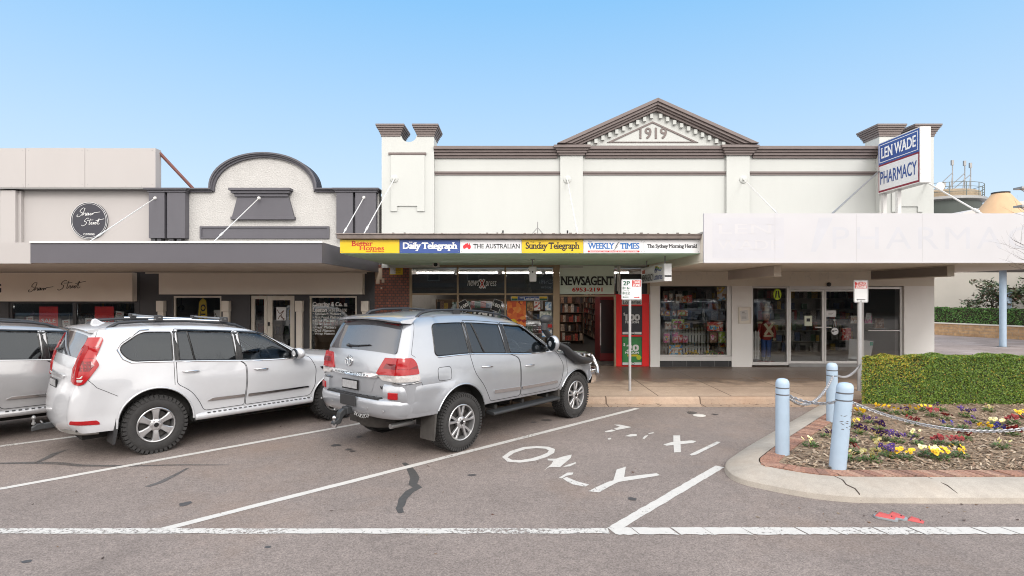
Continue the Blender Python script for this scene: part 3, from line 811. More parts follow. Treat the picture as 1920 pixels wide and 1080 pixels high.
# ghost of the painted-over lettering
GH = mat('painted over lettering', (.460, .466, .505), rough=.55, var=.05, scale=3); GH2 = mat('painted over lettering light', (.502, .497, .520), rough=.55, var=.03)
text(news, 'PHARMACY', (PX(1775, YP), YP, PZ(446, YP)), (PX(1990, YP) - PX(1562, YP)), PZ(425, YP) - PZ(467, YP), GH, bold=0, spacing=1.2, lift=.0009)
B(PX(1336, YP), PX(1470, YP), YP - .0006, YP, PZ(484, YP), PZ(408, YP)).build('lettering', mat('painted over panel', (.479, .479, .514), rough=.55, var=.04, scale=2), news)
MB().prism([(PX(1520, YP), PZ(472, YP)), (PX(1535, YP), PZ(408, YP)), (PX(1562, YP), PZ(408, YP)), (PX(1530, YP), PZ(472, YP))], YP - .0008, YP).build('lettering', GH, news)
text(news, 'LEN', (PX(1397, YP), YP - .0006, PZ(429, YP)), 1.15, .20, GH2, bold=0, serif=True, lift=.0006)
text(news, 'WADE', (PX(1402, YP), YP - .0006, PZ(459, YP)), 1.3, .20, GH2, bold=0, serif=True, lift=.0006)
mb = MB(); gh3 = mat('ghost on bulkhead', (.655, .62, .56), rough=.75, var=.12, scale=8)
text(news, 'PHARMACY', (fx(1530), sf - .101, fz(518)), fx(1640) - fx(1425), .26, gh3, bold=0, spacing=1.6, lift=.003)
text(news, 'CHEMIST', (fx(1300), sf - .101, fz(517)), fx(1362) - fx(1245), .26, gh3, bold=0, spacing=1.4, lift=.003)
mb = MB(); mb.lathe([(.06, 0), (.06, -.03), (.03, -.05)], (fx(1550), sf - .10, fz(533.5)), 'y', 14); mb.build('door_sensor', M_INKK, news)
# ================================================================ THE CAFE BUILDING (arched parapet)
M_CHAR = mat('charcoal paint', (.098, .095, .110), rough=.7, var=.06, scale=2, bump=.06, bscale=50, stretch=(1, 1, .5))
M_CHAR2 = mat('dark pilaster paint', (.065, .065, .072), rough=.7, var=.08, scale=2)
M_ROUGH = mat('roughcast render', (.47, .46, .448), rough=.95, var=.05, scale=3, bump=1.0, bscale=26, fine=.10)
M_BEIGE = mat('beige board', (.80, .75, .68), rough=.75, var=.04, scale=1.2, bump=.12, bscale=120)
M_CLAD = mat('beige cladding', (.405, .382, .375), rough=.7, var=.03, scale=1, stretch=(1, 1, .3))
M_BEIGE2 = mat('warm beige board', (.80, .72, .63), rough=.75, var=.04, scale=1.2, bump=.10, bscale=120)
cl, cr = fx(287), fx(710)
cafe = thing('cafe_building', 'single storey shop with white roughcast arched parapet and charcoal trim', 'building', (cl, YF, PZ0))
ZA2 = 2.86
def arch(cx, rx, zb_, zt_, n=28):
    return [(cx + rx * cos(pi - pi * i / n), zb_ + (zt_ - zb_) * sin(pi * i / n) ** .92) for i in range(n + 1)]
zm = fz(358)
ar = arch(fx(496.5), fx(590) - fx(496.5), zm, fz(294))
MB().prism([(cl, ZA2)] + [(cl, zm)] + ar + [(cr, zm), (cr, ZA2)], YF, YF + .3, 'y').build('wall', M_ROUGH, cafe)
B(cr - .25, cr, YF + .3, YF + 12, PZ0, zm - .1).build('side_wall', M_BRICKO, cafe)
# dark moulding that follows the arch
ou = arch(fx(496.5), fx(597) - fx(496.5), fz(354), fz(287.5)); inn = arch(fx(496.5), fx(588.5) - fx(496.5), fz(361), fz(297.5))
mb = MB()
for (o_, i_, pr) in ((0, .85, .08), (0, .52, .13), (0, .28, .17)):
    inner = [(a[0] + (b[0] - a[0]) * i_, a[1] + (b[1] - a[1]) * i_) for a, b in zip(ou, inn)]
    k = len(ou)
    vs = [(p[0], YF - pr, p[1]) for p in ou] + [(p[0], YF - pr, p[1]) for p in inner] + [(p[0], YF + .32, p[1]) for p in ou] + [(p[0], YF + .02, p[1]) for p in inner]
    fs = []
    for i in range(k - 1): fs += [(i, i + 1, k + i + 1, k + i), (i, 2 * k + i, 2 * k + i + 1, i + 1), (k + i, k + i + 1, 3 * k + i + 1, 3 * k + i)]
    fs += [(0, k, 3 * k, 2 * k), (k - 1, 3 * k - 1, 4 * k - 1, 2 * k - 1)]
    mb.add(vs, fs)
    h = (fz(354) - fz(362)) * i_
    for xa, xb in ((fx(356), ou[0][0] + .06), (ou[-1][0] - .06, fx(632))): mb.box(xa, xb, YF - pr + .002, YF + .3, fz(354) - h, fz(354))
mb.build('parapet_moulding', M_CHAR, cafe, smooth=35)
def slot_pilaster(xa, xb, sx0, sx1, z0, z1):
    mb = MB(); mb.box(xa, sx0, YF - .22, YF, z0, z1); mb.box(sx1, xb, YF - .22, YF, z0, z1)
    mb.box(sx0, sx1, YF - .06, YF, z0, z1)
    mb.build('pilaster', M_CHAR, cafe, bevel=.006)
    mb = MB()
    for (k, dz, p) in ((0, .035, .10), (1, .03, .07), (2, .05, .03)):
        zz = z1 + .115 - [0, .035, .065][k]; mb.box(xa - p, xb + p, YF - .22 - p, YF + .3, zz - dz, zz)
    mb.build('pilaster_cap', M_CHAR, cafe, bevel=.004)
slot_pilaster(fx(288), fx(355), fx(317), fx(322), fz(448), fz(363)); slot_pilaster(fx(635), fx(708), fx(665.5), fx(670), fz(448), fz(363))
mb = MB()
for px in (295, 306, 329, 343): mb.box(fx(px) - .07, fx(px) + .05, YF - .18, YF, ZA2 + .35, fz(448.3))
mb.split('pilaster_foot', M_CHAR2, cafe)
mb = MB()
for (a, b, c, d_, p) in ((436, 550, 355, 359.5, .26), (439, 547, 359.5, 364, .21), (444, 543, 364, 370, .15)): mb.box(fx(a), fx(b), YF - p, YF, fz(d_), fz(c))
mb.prism([(fx(448), fz(370)), (fx(543), fz(370)), (fx(553), fz(407)), (fx(438), fz(407))], YF - .10, YF, 'y')
mb.box(fx(436), fx(555), YF - .13, YF, fz(412.5), fz(407))
mb.build('centre_plaque', M_CHAR, cafe, bevel=.005)
mb = MB(); mb.box(fx(379), fx(615), YF - .02, YF, fz(445), fz(427)); mb.ring([(fx(376), fz(447.5)), (fx(618), fz(447.5)), (fx(618), fz(424.5)), (fx(376), fz(424.5))], [(fx(379.5), fz(444.5)), (fx(614.5), fz(444.5)), (fx(614.5), fz(427.5)), (fx(379.5), fz(427.5))], YF - .05, YF, 'y')
mb.build('sunk_panel', M_CHAR, cafe)
# awning
YC = 11.35
cx0, cx1 = PX(57, YC), PX(603.5, YC); cz0, cz1 = PZ(493, YC), PZ(454, YC)
mb = MB(); mb.box(cx0, cx1, YC, YC + .05, cz0, cz1); mb.box(cx1 - .05, cx1, YC + .052, YF - .005, cz0 + .001, cz1 - .001); mb.build('awning_fascia', mat('charcoal fascia', (.090, .085, .099), rough=.55, var=.05, scale=1.3), cafe)
mb = MB(); mb.box(cx0, cx1 + .02, YC - .025, YC, cz1 - .02, cz1 + .02); mb.build('awning_flashing', M_STEELW, cafe)
B(cx0, cx1 - .052, YC + .052, YF - .005, cz0 + .012, cz0 + .05).build('awning_soffit', mat('awning soffit', (.66, .62, .58), rough=.6, var=.05), cafe)
B(cx0, cx1 - .052, YC + .052, YF - .225, cz1 - .05, cz1 - .02).build('awning_roof', M_ROOF, cafe)
for a, b in (((300, 374), (168, 453)), ((492, 374), (402, 452)), ((686, 373), (642, 441))):
    A_ = Vector((fx(a[0]), YF - .22, fz(a[1]))); Bv = Vector(P(b[0], b[1], 11.75 if a[0] != 686 else 12.3))
    rod(A_, Bv, .012, M_STEELW, cafe); MB().ball(A_, .05, 10, 6).build('rod_eye', M_STEELW, cafe, smooth=60)
# front under the awning
def opening_wall(parent, xa, xb, z0, z1, holes, m, y0, y1, name='front_wall'):
    mb = MB(); xs = sorted({xa, xb, *[h[0] for h in holes], *[h[1] for h in holes]})
    for i in range(len(xs) - 1):
        a, b = xs[i], xs[i + 1]; z = z0
        for h in sorted([h for h in holes if h[0] <= a + 1e-6 and h[1] >= b - 1e-6], key=lambda h: h[2]):
            if h[2] > z + 1e-4: mb.box(a, b, y0, y1, z, h[2])
            z = h[3]
        if z < z1 - 1e-4: mb.box(a, b, y0, y1, z, z1)
    return mb.build(name, m, parent)
zt = ZA2 + .01
holesC = [(fx(325), fx(415), .75, fz(555)), (fx(468), fx(552), PZ0, fz(554)), (fx(580), fx(669), .55, fz(555))]
opening_wall(cafe, fx(262), cr - .26, PZ0, zt, holesC, M_CHAR2, YF, YF + .2)
B(cr - .259, cr, YF, YF + .28, PZ0, zt).build('front_wall', M_CHAR2, cafe)
B(fx(308), fx(684), YF - .25, YF - .002, fz(552), zt - .03).build('bulkhead', M_BEIGE, cafe)
B(fx(284), fx(692), YF - .28, YF - .252, zt - .062, zt - .028).build('bulkhead_trim', M_CREAM, cafe)
for px in (305.5, 427, 563.5, 686):
    mb = MB(); mb.box(fx(px) - .105, fx(px) + .105, YF - .16, YF, fz(584), fz(564)); mb.box(fx(px) - .085, fx(px) + .085, YF - .12, YF, .6, fz(584.2)); mb.build('pilaster_block', M_BEIGE, cafe, bevel=.01)
def window(parent, xa, xb, z0, z1, m, y=YF + .06, t=.05, glass=M_GLASS):
    mb = MB(); mb.ring([(xa, z0), (xb, z0), (xb, z1), (xa, z1)], [(xa + t, z0 + t), (xb - t, z0 + t), (xb - t, z1 - t), (xa + t, z1 - t)], y - .04, y + .04, 'y')
    f = mb.build('window_frame', m, parent); WLOC[f] = WLOC[parent]
    return B(xa + t, xb - t, y - .006, y + .006, z0 + t, z1 - t).build('pane', glass, f)
window(cafe, *[holesC[0][i] for i in (0, 1, 2, 3)], M_CREAM)
window(cafe, *[holesC[2][i] for i in (0, 1, 2, 3)], M_CREAM)
# recessed entrance: sidelight and door
mb = MB(); z1 = fz(554.5)
def fr(mb, xa, xb, z0, z1, y, t=.08, d=.04): mb.ring([(xa, z0), (xb, z0), (xb, z1), (xa, z1)], [(xa + t, z0 + t * 1.6), (xb - t, z0 + t * 1.6), (xb - t, z1 - t), (xa + t, z1 - t)], y - d, y + d, 'y')
fr(mb, fx(469), fx(500), PZ0, z1, YF + .1, .10); mb.build('sidelight_frame', M_CREAM, cafe)
B(fx(475.7), fx(493.5), YF + .094, YF + .106, PZ0 + .16, z1 - .1).build('sidelight_pane', M_GLASS, cafe)
mb = MB(); fr(mb, fx(500.5), fx(551), PZ0, z1, YF + .1, .13); dr = mb.build('door', M_CREAM, cafe); WLOC[dr] = WLOC[cafe]
B(fx(509.2), fx(542.3), YF + .094, YF + .106, PZ0 + .2, z1 - .13).build('pane', M_GLASS, dr)
mb = MB(); mb.box(fx(503) - .02, fx(503) + .02, YF + .02, YF + .06, fz(611), fz(604)); mb.build('handle', M_INKK, dr)
# window lettering
yy = YF + .05
text(cafe, 'Catering & Co.', (fx(613), yy, fz(571.5)), fx(641) - fx(585), fz(566.5) - fz(577), M_INKW, bold=.035, shear=.15)
text(cafe, 'Leeton', (fx(598.5), yy, fz(581)), fx(612) - fx(585), fz(576.5) - fz(585), M_INKW, bold=.035, shear=.15)
text(cafe, '0424 843 200', (fx(632), yy, fz(581.7)), fx(650) - fx(614), fz(579) - fz(584.5), M_INKW, bold=.01)
for i, s in enumerate(['Sandwich Platters', 'Hot Food Platters', 'Slice Platters', 'Sweet Boxes', 'Fruit Platters', 'Deli Platters', 'Wrap Platters']):
    wd = len(s) * 2.9; text(cafe, s, (fx(589) + wd / 2 * YF / F, yy, fz(588.5 + i * 6.3)), wd * YF / F, .075, M_INKW, bold=.02, shear=.15)
    MB().lathe([(.012, 0), (.012, -.004)], (fx(586), yy, fz(588.5 + i * 6.3)), 'y', 8).build('lettering', M_INKW, cafe)
mb = MB(); mb.ring(rrect(fx(644), fx(650), fz(574.5), fz(569), .01), rrect(fx(645), fx(649), fz(573.6), fz(569.9), .008), yy - .004, yy, 'y'); mb.box(fx(646.6), fx(647.6), yy - .004, yy, fz(573.4), fz(570.5)); mb.box(fx(646), fx(648.4), yy - .005, yy - .001, fz(572.3), fz(571.7)); mb.build('lettering', M_INKW, cafe)

# ================================================================ THE CLOTHING SHOP
sl_x = -22.0
shop = thing('clothing_shop_building', 'beige flat fronted clothing shop with a round charcoal sign', 'building', (fx(200), YF, PZ0))
B(sl_x, fx(287) - .004, YF, YF + .3, ZA2, fz(300)).build('wall', M_CLAD, shop)
mb = MB(); zz0, zz1 = fz(357), fz(282)
xs_ = [sl_x, fx(-70), fx(64), fx(173), fx(303.5)]
yb = 15.92
for i in range(4): mb.box(xs_[i] + .006, xs_[i + 1] - .006, yb, yb + .26, zz0 + .03, zz1 - .01 * (i % 2))
mb.build('parapet_panel', M_CLAD, shop)
B(sl_x, fx(303.5), yb + .012, yb + .25, zz0, zz0 + .028).build('parapet_trim', M_STEELG, shop)
mb = MB()
for i in range(1, 5):
    for z in (zz0 + .12, zz1 - .08):
        for o in (-.08, .08): mb.lathe([(.009, 0), (.009, -.004)], (xs_[i] + (o if i < 4 else -.1), yb, z), 'y', 6)
    for z in (zz0 + .07,):
        for q in range(4): mb.lathe([(.009, 0), (.009, -.004)], (xs_[i] - .4 - q * .45, yb, z), 'y', 6)
mb.build('panel_screws', M_STEELG, shop)['kind'] = 'stuff'
mb = MB(); mb.tube([(fx(302), YF - .06, fz(288)), (fx(357), YF + .32, fz(357))], .045, 8); mb.build('parapet_brace', mat('rusty steel', (.16, .06, .05), rough=.7, var=.2), shop)
mb = MB(); mb.box(fx(12), fx(40), YF - .20, YF, ZA2 + .6, fz(359)); mb.box(fx(38), fx(45), YF - .10, YF, ZA2 + .6, fz(359)); mb.box(fx(-60), fx(5), YF - .20, YF, ZA2 + .6, fz(372)); mb.build('pilaster', M_CLAD, shop, bevel=.01)
mb = MB()
for px in (20, 36): mb.box(fx(px) - .05, fx(px) + .12, YF - .16, YF, ZA2 + .5, ZA2 + .59)
mb.split('pilaster_foot', M_CLAD, shop)
mb = MB(); mb.tube([(fx(8), YF - .1, fz(374)), (fx(8), YF - .1, ZA2 + .5)], .05, 8); mb.box(fx(-5), fx(13), YF - .19, YF - .03, fz(378), fz(371)); mb.build('downpipe', M_CLAD, shop)
B(sl_x, cx0 - .004, YC + .02, YC + .07, cz0 - .01, cz1 - .005).build('awning_fascia', M_CLAD, shop)
B(sl_x, cx0 - .004, YC + .072, YF - .205, cz0 + .012, cz0 + .05).build('awning_soffit', MATS['awning soffit'], shop)
B(sl_x, cx0 - .004, YC + .072, YF - .205, cz1 - .05, cz1 - .02).build('awning_roof', M_ROOF, shop)
hA = [(fx(16), fx(256), .55, fz(566))]
opening_wall(shop, sl_x, fx(261.5), PZ0, zt, hA, M_CHAR2, YF, YF + .2)
mb = MB(); xa, xb = fx(16), fx(256)
for px in (18, 138, 254): mb.box(fx(px) - .05, fx(px) + .05, YF + .03, YF + .11, .55, fz(569.2))
mb.box(xa, xb, YF + .03, YF + .11, fz(569), fz(566)); mb.build('shopfront_frame', M_CHAR2, shop)
for a, b in ((21.5, 134.5), (141.5, 250.5)): B(fx(a), fx(b), YF + .064, YF + .076, .55, fz(569.2)).build('shop_window', M_GLASS, shop)
B(sl_x, fx(257), YF - .2, YF - .002, fz(565), zt - .03).build('bulkhead', M_BEIGE2, shop)
# handwritten lettering as thick pen strokes
def script(parent, strokes, place, r, m, name='lettering'):
    mb = MB()
    for st in strokes:
        p = [Vector(place(*q)) for q in st]; sm = []
        for i in range(len(p) - 1):
            p0, p1, p2, p3 = p[max(i - 1, 0)], p[i], p[i + 1], p[min(i + 2, len(p) - 1)]
            for k in range(5):
                t = k / 5; sm.append(.5 * ((2 * p1) + (p2 - p0) * t + (2 * p0 - 5 * p1 + 4 * p2 - p3) * t * t + (3 * p1 - p0 - 3 * p2 + p3) * t ** 3))
        sm.append(p[-1]); mb.tube(sm, r, 5)
    return mb.build(name, m, parent, smooth=60)
# strokes traced in the proportions of the sign: x to the right, y down
SHAW = [[(48, 4), (40, 1), (28, 10), (22, 22), (34, 28), (30, 40), (14, 50), (4, 46), (10, 38)], [(50, 2), (42, 24), (36, 42), (46, 30), (52, 30), (50, 42), (56, 40), (68, 30), (60, 30), (56, 40), (64, 40), (70, 30), (69, 42), (76, 34), (82, 30), (80, 42), (90, 30), (91, 38), (98, 28), (112, 26), (132, 23)]]
STREET = [[(52, 4), (44, 1), (30, 10), (24, 22), (36, 28), (30, 42), (12, 52), (4, 46)], [(62, 6), (52, 40), (58, 42), (66, 30), (72, 30), (68, 42), (78, 38), (86, 30), (80, 30), (78, 40), (88, 38), (98, 30), (92, 30), (90, 40), (98, 38), (118, 4)], [(118, 6), (108, 38), (114, 40), (120, 34)], [(40, 16), (80, 13)], [(96, 18), (150, 6)]]
pl = lambda ox, oy, s, y, Y=YF: (lambda a, b: (fx(ox + a * s), y, fz(oy + b * s)))
script(shop, SHAW, pl(63, 529.5, .36, YF - .205), .007, M_INKK); script(shop, STREET, pl(117, 525.5, .36, YF - .205), .007, M_INKK)
text(shop, 'G', (fx(9), YF - .2, fz(540.5)), fx(14.5) - fx(3.5), fz(532) - fz(549), M_INKK, bold=.04)

# round sign
rs = thing('round_wall_sign', 'round charcoal sign with white handwritten name and double ring', 'sign', (fx(169), YF, fz(414)))
R_ = fx(203.5) - fx(169)
MB().lathe([(R_, -.005), (R_, -.035), (R_ - .005, -.04)], (fx(169), YF, fz(414)), 'y', 56).build('disc', mat('charcoal sign', (.028, .028, .040), rough=.5, var=.04), rs, smooth=30)
mb = MB()
for (a, b) in ((1.0, .985), (.925, .913)): mb.ring(disc_poly(fx(169), fz(414), R_ * a, R_ * a, 56), disc_poly(fx(169), fz(414), R_ * b, R_ * b, 56), YF - .046, YF - .041, 'y')
mb.build('border_ring', M_INKW, rs)
script(rs, SHAW, pl(145, 390, .34, YF - .046), .0065, M_INKW); script(rs, STREET, pl(154, 409, .29, YF - .046), .0065, M_INKW)
text(rs, 'CLOTHING', (fx(169), YF - .041, fz(439.5)), fx(179.5) - fx(159), fz(437.8) - fz(441.5), M_INKW, bold=.02, spacing=1.2)

# ================================================================ ROOMS BEHIND THE GLASS
def room(parent, xa, xb, dep, wallm, floorm, zc=2.95, holes=None):
    mb = MB(); y0, y1 = YF + .36, YF + dep
    mb.box(xa, xb, y1, y1 + .1, PZ0, zc); mb.box(xa - .06, xa, YF + .21, y1, PZ0, zc); mb.box(xb, xb + .06, YF + .21, y1, PZ0, zc)
    mb.build('room_wall', wallm, parent)
    B(xa - .05, xb + .05, YF + .205, y1 + .1, zc, zc + .02).build('ceiling', wallm, parent)
    B(xa, xb, YF + .21, y1, PZ0 + .001, PZ0 + .012).build('room_floor', floorm, parent)
M_RW = mat('shop room wall', (.42, .38, .35), rough=.9, var=.08); M_CARPET = mat('dark carpet', (.050, .040, .034), rough=.95, var=.3, scale=8, fine=.5, bscale=120)
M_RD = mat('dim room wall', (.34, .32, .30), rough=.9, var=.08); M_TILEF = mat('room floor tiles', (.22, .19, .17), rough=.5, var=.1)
room(news, fx(770), fx(1216), 17.5, M_RW, M_CARPET)
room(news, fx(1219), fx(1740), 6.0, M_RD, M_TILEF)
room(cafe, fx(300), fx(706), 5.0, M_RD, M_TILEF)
room(shop, sl_x, fx(257), 4.5, M_RW, M_TILEF)
lm = mat('tube light', (1, .96, .9), emit=11, var=0)
for i in range(5):
    for j in range(2 if i < 4 else 5):
        t = thing('ceiling_light', 'fluorescent tube light on the newsagency ceiling', 'light', (-2.4 + i * 1.35, YF + 1.1 + j * 3, 2.93), 'fluorescent tubes in the newsagency')
        x = -2.4 + i * 1.35; y = YF + 1.1 + j * 3
        B(x - .62, x + .62, y - .06, y + .06, 2.905, 2.949).build('batten', M_STEELW, t); B(x - .6, x + .6, y - .02, y + .02, 2.87, 2.904).build('tube', lm, t)

GOODS = palette_mat('printed covers', [srgb(*c) for c in ((200, 60, 50), (230, 225, 215), (60, 90, 150), (40, 40, 45), (220, 180, 60), (180, 140, 110), (90, 60, 50), (70, 120, 80), (215, 120, 60), (150, 150, 155), (110, 30, 40), (235, 200, 180))], rough=.4, dark=1.0, noise=.45)
GOODSP = palette_mat('paperback spines', [srgb(*c) for c in ((150, 95, 70), (190, 165, 145), (90, 60, 50), (60, 50, 48), (205, 190, 175), (120, 70, 50), (160, 120, 95), (75, 70, 75), (170, 70, 55))], rough=.5, noise=.5)
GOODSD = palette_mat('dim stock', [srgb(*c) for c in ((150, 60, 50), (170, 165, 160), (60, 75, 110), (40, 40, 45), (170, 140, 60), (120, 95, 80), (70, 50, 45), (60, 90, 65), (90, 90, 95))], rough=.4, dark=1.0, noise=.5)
M_SHELF = mat('shelf steel', (.35, .33, .31), rough=.6, var=.06); M_WOODD = mat('brown shelf board', (.14, .085, .05), rough=.6, var=.15)
def shelves(name, label, org, length, height, n, axis, face, goods, seed, base=.15, m=M_SHELF, gw=(.08, .2), dep=.34, group=None):
    """open rack of n shelves running along axis ('x' or 'y'), stock facing 'face' (+1/-1) on the other axis"""
    r = random.Random(seed); t = thing(name, label, 'shelf', org, group)
    X0, Y0, Z0 = org
    def put(mb, a0, a1, d0, d1, z0, z1):
        if axis == 'x': mb.box(X0 + a0, X0 + a1, Y0 + min(d0 * face, d1 * face), Y0 + max(d0 * face, d1 * face), z0, z1)
        else: mb.box(X0 + min(d0 * face, d1 * face), X0 + max(d0 * face, d1 * face), Y0 + a0, Y0 + a1, z0, z1)
    mb = MB(); put(mb, 0, length, 0, .03, Z0, Z0 + height)
    for i in range(n): put(mb, 0, length, .031, dep, Z0 + base + i * (height - base) / n - .02, Z0 + base + i * (height - base) / n)
    for a in (0, length - .03): put(mb, a, a + .029, .031, dep - .01, Z0, Z0 + height)
    mb.build('rack', m, t)
    mb = MB(); step = (height - base) / n
    for i in range(n):
        a = .04
        while a < length - .12:
            wd = r.uniform(*gw); hh = step * r.uniform(.5, .9)
            if r.random() < .93:
                d1 = dep - r.uniform(.0, .08); put(mb, a, min(a + wd, length - .04), d1 - r.uniform(.02, .1), d1, Z0 + base + i * step, Z0 + base + i * step + hh)
            a += wd + r.uniform(.004, .02)
    mb.build('stock', goods, t, recalc=False)['kind'] = 'stuff'
    return t
zf = PZ0 + .013
shelves('magazine_rack', 'tall magazine rack at the left of the newsagency passage facing the doorway', (2.0, YF + 7.6, zf), 1.0, 2.5, 6, 'x', -1, GOODSP, 1, m=M_WOODD, gw=(.05, .13))
shelves('magazine_rack', 'magazine rack across the far end of the newsagency passage', (2.9, YF + 17.2, zf), 1.0, 2.3, 7, 'x', -1, GOODSP, 2, m=M_WOODD, gw=(.05, .13))
shelves('card_rack', 'long paperback rack down the right of the newsagency passage behind the red cabinet', (3.9, YF + 2.9, zf), 14.0, 2.5, 9, 'y', -1, GOODSP, 3, m=M_WOODD, gw=(.04, .12), dep=.30)
shelves('magazine_rack', 'stock shelves at the back of the newsagency behind the left hand window', (-2.7, YF + 4.0, zf), 3.9, 1.9, 5, 'x', -1, GOODSD, 4, m=M_WOODD)
shelves('display_shelf', 'low display shelf behind the newsagency window glass', (-2.6, YF + 1.3, zf), 3.6, 1.25, 3, 'x', -1, GOODSD, 5)
t = thing('drink_cabinet', 'tall red drink cabinet just inside the newsagency doorway', 'cabinet', (2.72, YF + 1.5, zf))
B(2.72, 3.5, YF + 1.2, YF + 2.2, zf, zf + 2.15).build('body', mat('dark red cabinet', (.16, .012, .014), rough=.4, var=.1), t, bevel=.02)
B(2.745, 3.48, YF + 1.17, YF + 1.198, zf + .25, zf + 1.9).build('door', M_BLACK, t); mb = MB(); mb.tube([(2.74, YF + 1.13, zf + .5), (2.74, YF + 1.13, zf + 1.8)], .018, 8); mb.build('handle', M_STEELW, t)
t = thing('magazine_stand', 'small black stand with a framed notice inside the doorway', 'stand', (1.62, YF + .75, zf))
mb = MB(); mb.box(1.5, 1.75, YF + .8, YF + 1.1, zf, zf + .55); mb.box(1.48, 1.77, YF + .78, YF + 1.12, zf + .55, zf + .6); mb.build('box', M_INKK, t); mb = MB(); mb.ring([(1.52, zf + .1), (1.73, zf + .1), (1.73, zf + .42), (1.52, zf + .42)], [(1.54, zf + .12), (1.71, zf + .12), (1.71, zf + .4), (1.54, zf + .4)], YF + .78, YF + .798, 'y'); mb.build('frame', M_SHELF, t)
for i, (a, b, dp) in enumerate(((1240, 1365, 2.6), (1412, 1530, 2.9), (1535, 1610, 3.4), (1618, 1735, 2.9))):
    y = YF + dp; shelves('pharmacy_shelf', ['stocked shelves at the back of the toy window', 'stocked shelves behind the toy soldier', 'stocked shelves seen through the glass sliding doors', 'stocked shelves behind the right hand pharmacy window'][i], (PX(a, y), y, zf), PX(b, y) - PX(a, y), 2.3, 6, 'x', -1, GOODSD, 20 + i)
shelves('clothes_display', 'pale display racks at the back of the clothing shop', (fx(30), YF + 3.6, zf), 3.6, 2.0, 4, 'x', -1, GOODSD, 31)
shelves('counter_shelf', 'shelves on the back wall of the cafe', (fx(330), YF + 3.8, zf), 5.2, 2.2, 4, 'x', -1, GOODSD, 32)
# ================================================================ CARS
def paint(name, col, metal, rough, coat=1.0, dirt=.08):
    m = mat(name, col, rough=rough, metal=metal, var=dirt, scale=1.3, coat=coat)
    return m
M_SILVER = paint('silver paint', (.37, .385, .415), .55, .30)
M_PEARL = paint('pearl white paint', (.48, .486, .507), .05, .30)
M_SILVER2 = paint('pale silver paint', (.37, .37, .38), .45, .28)
M_TINT = glass_mat('dark car glass', (.10, .11, .125), boost=1.25, base=.01)
M_CLEARG = glass_mat('car glass', (.66, .72, .75), boost=1.3, base=.01)
M_RUB = mat('tyre rubber', (.030, .029, .029), rough=.85, var=.25, scale=9, bump=.3, bscale=90)
M_DIRTRUB = mat('dusty rubber', (.055, .050, .046), rough=.9, var=.3, scale=7)
M_PLAST = mat('black plastic', (.022, .022, .024), rough=.5, var=.12, bump=.1, bscale=300)
M_TRIMK = mat('gloss black trim', (.010, .010, .011), rough=.2, var=0)
M_CHROME = mat('chrome', (.72, .72, .73), rough=.10, metal=1.0, var=.03)
M_ALLOY = mat('alloy', (.50, .50, .51), rough=.28, metal=.8, var=.06)
M_HUBK = mat('brake dark', (.05, .047, .045), rough=.6, metal=.5, var=.2)
M_LENSR = mat('red lens', (.30, .003, .006), rough=.22, var=.12, scale=30, coat=.25)
M_LENSD = mat('dark red lens', (.13, .003, .006), rough=.22, var=.1, scale=30, coat=.25)
M_LENSW = mat('clear lens', (.42, .40, .39), rough=.15, var=.2, scale=35, coat=1.0)
M_UNDER = mat('underbody', (.018, .017, .016), rough=.9, var=.2)
M_SEAT = mat('car seat', (.10, .095, .09), rough=.8, var=.1)
M_GAP = mat('panel gap', (.02, .02, .022), rough=.9, var=0)
M_MIRR = mat('mirror glass', (.06, .07, .08), rough=.03, metal=1.0, var=0)
for m_ in (M_TINT, M_CLEARG): m_.node_tree.nodes['Glossy BSDF'].inputs[0].default_value = (.86, .93, 1, 1)
M_REARG = mat('privacy glass', (.055, .056, .064), rough=.06, var=.12, scale=1.5, coat=.6, spec=.9)
M_TOW = mat('tow bar', (.045, .047, .05), rough=.5, metal=.4, var=.2)

def fillet(pts, seg=6):
    """pts: (x, z, corner radius) of an open path -> dense polyline"""
    out = [Vector(pts[0][:2])]
    for i in range(1, len(pts) - 1):
        a, b, c = Vector(pts[i - 1][:2]), Vector(pts[i][:2]), Vector(pts[i + 1][:2]); r = pts[i][2]
        u, v = (a - b), (c - b); t = min(r, u.length * .48, v.length * .48)
        p, q = b + u.normalized() * t, b + v.normalized() * t
        for k in range(seg + 1):
            s = k / seg; out.append(p * (1 - s) ** 2 + b * 2 * s * (1 - s) + q * s * s)
    out.append(Vector(pts[-1][:2]))
    return out
def resample(path, step):
    out = [path[0]]
    for a, b in zip(path, path[1:]):
        n = max(1, int(math.ceil((b - a).length / step)))
        if (b - a).length < 1e-5: continue
        out += [a.lerp(b, k / n) for k in range(1, n + 1)]
    return out
def round_poly(pts, r, seg=5, step=.05):
    """closed polygon with rounded corners (r: one value or one per corner)"""
    n = len(pts); out = []
    for i in range(n):
        a, b, c = Vector(pts[i - 1]), Vector(pts[i]), Vector(pts[(i + 1) % n]); rr_ = r[i] if isinstance(r, (list, tuple)) else r
        u, v = a - b, c - b; t = min(rr_, u.length * .45, v.length * .45)
        if t < 1e-4: out.append(b); continue
        p, q = b + u.normalized() * t, b + v.normalized() * t
        for k in range(seg + 1):
            s = k / seg; out.append(p * (1 - s) ** 2 + b * 2 * s * (1 - s) + q * s * s)
    o2 = []
    for i, a in enumerate(out):
        b = out[(i + 1) % len(out)]; m_ = max(1, int((b - a).length / step)); o2 += [a.lerp(b, k / m_) for k in range(m_)]
    return o2
def inside(poly, X, Z):
    P_ = np.array([(p[0], p[1]) for p in poly]); Q = np.roll(P_, -1, 0); c = np.zeros(X.shape, bool)
    for (x0, z0), (x1, z1) in zip(P_, Q):
        if z0 == z1: continue
        k = ((z0 > Z) != (z1 > Z)) & (X < (x1 - x0) * (Z - z0) / (z1 - z0) + x0); c ^= k
    return c
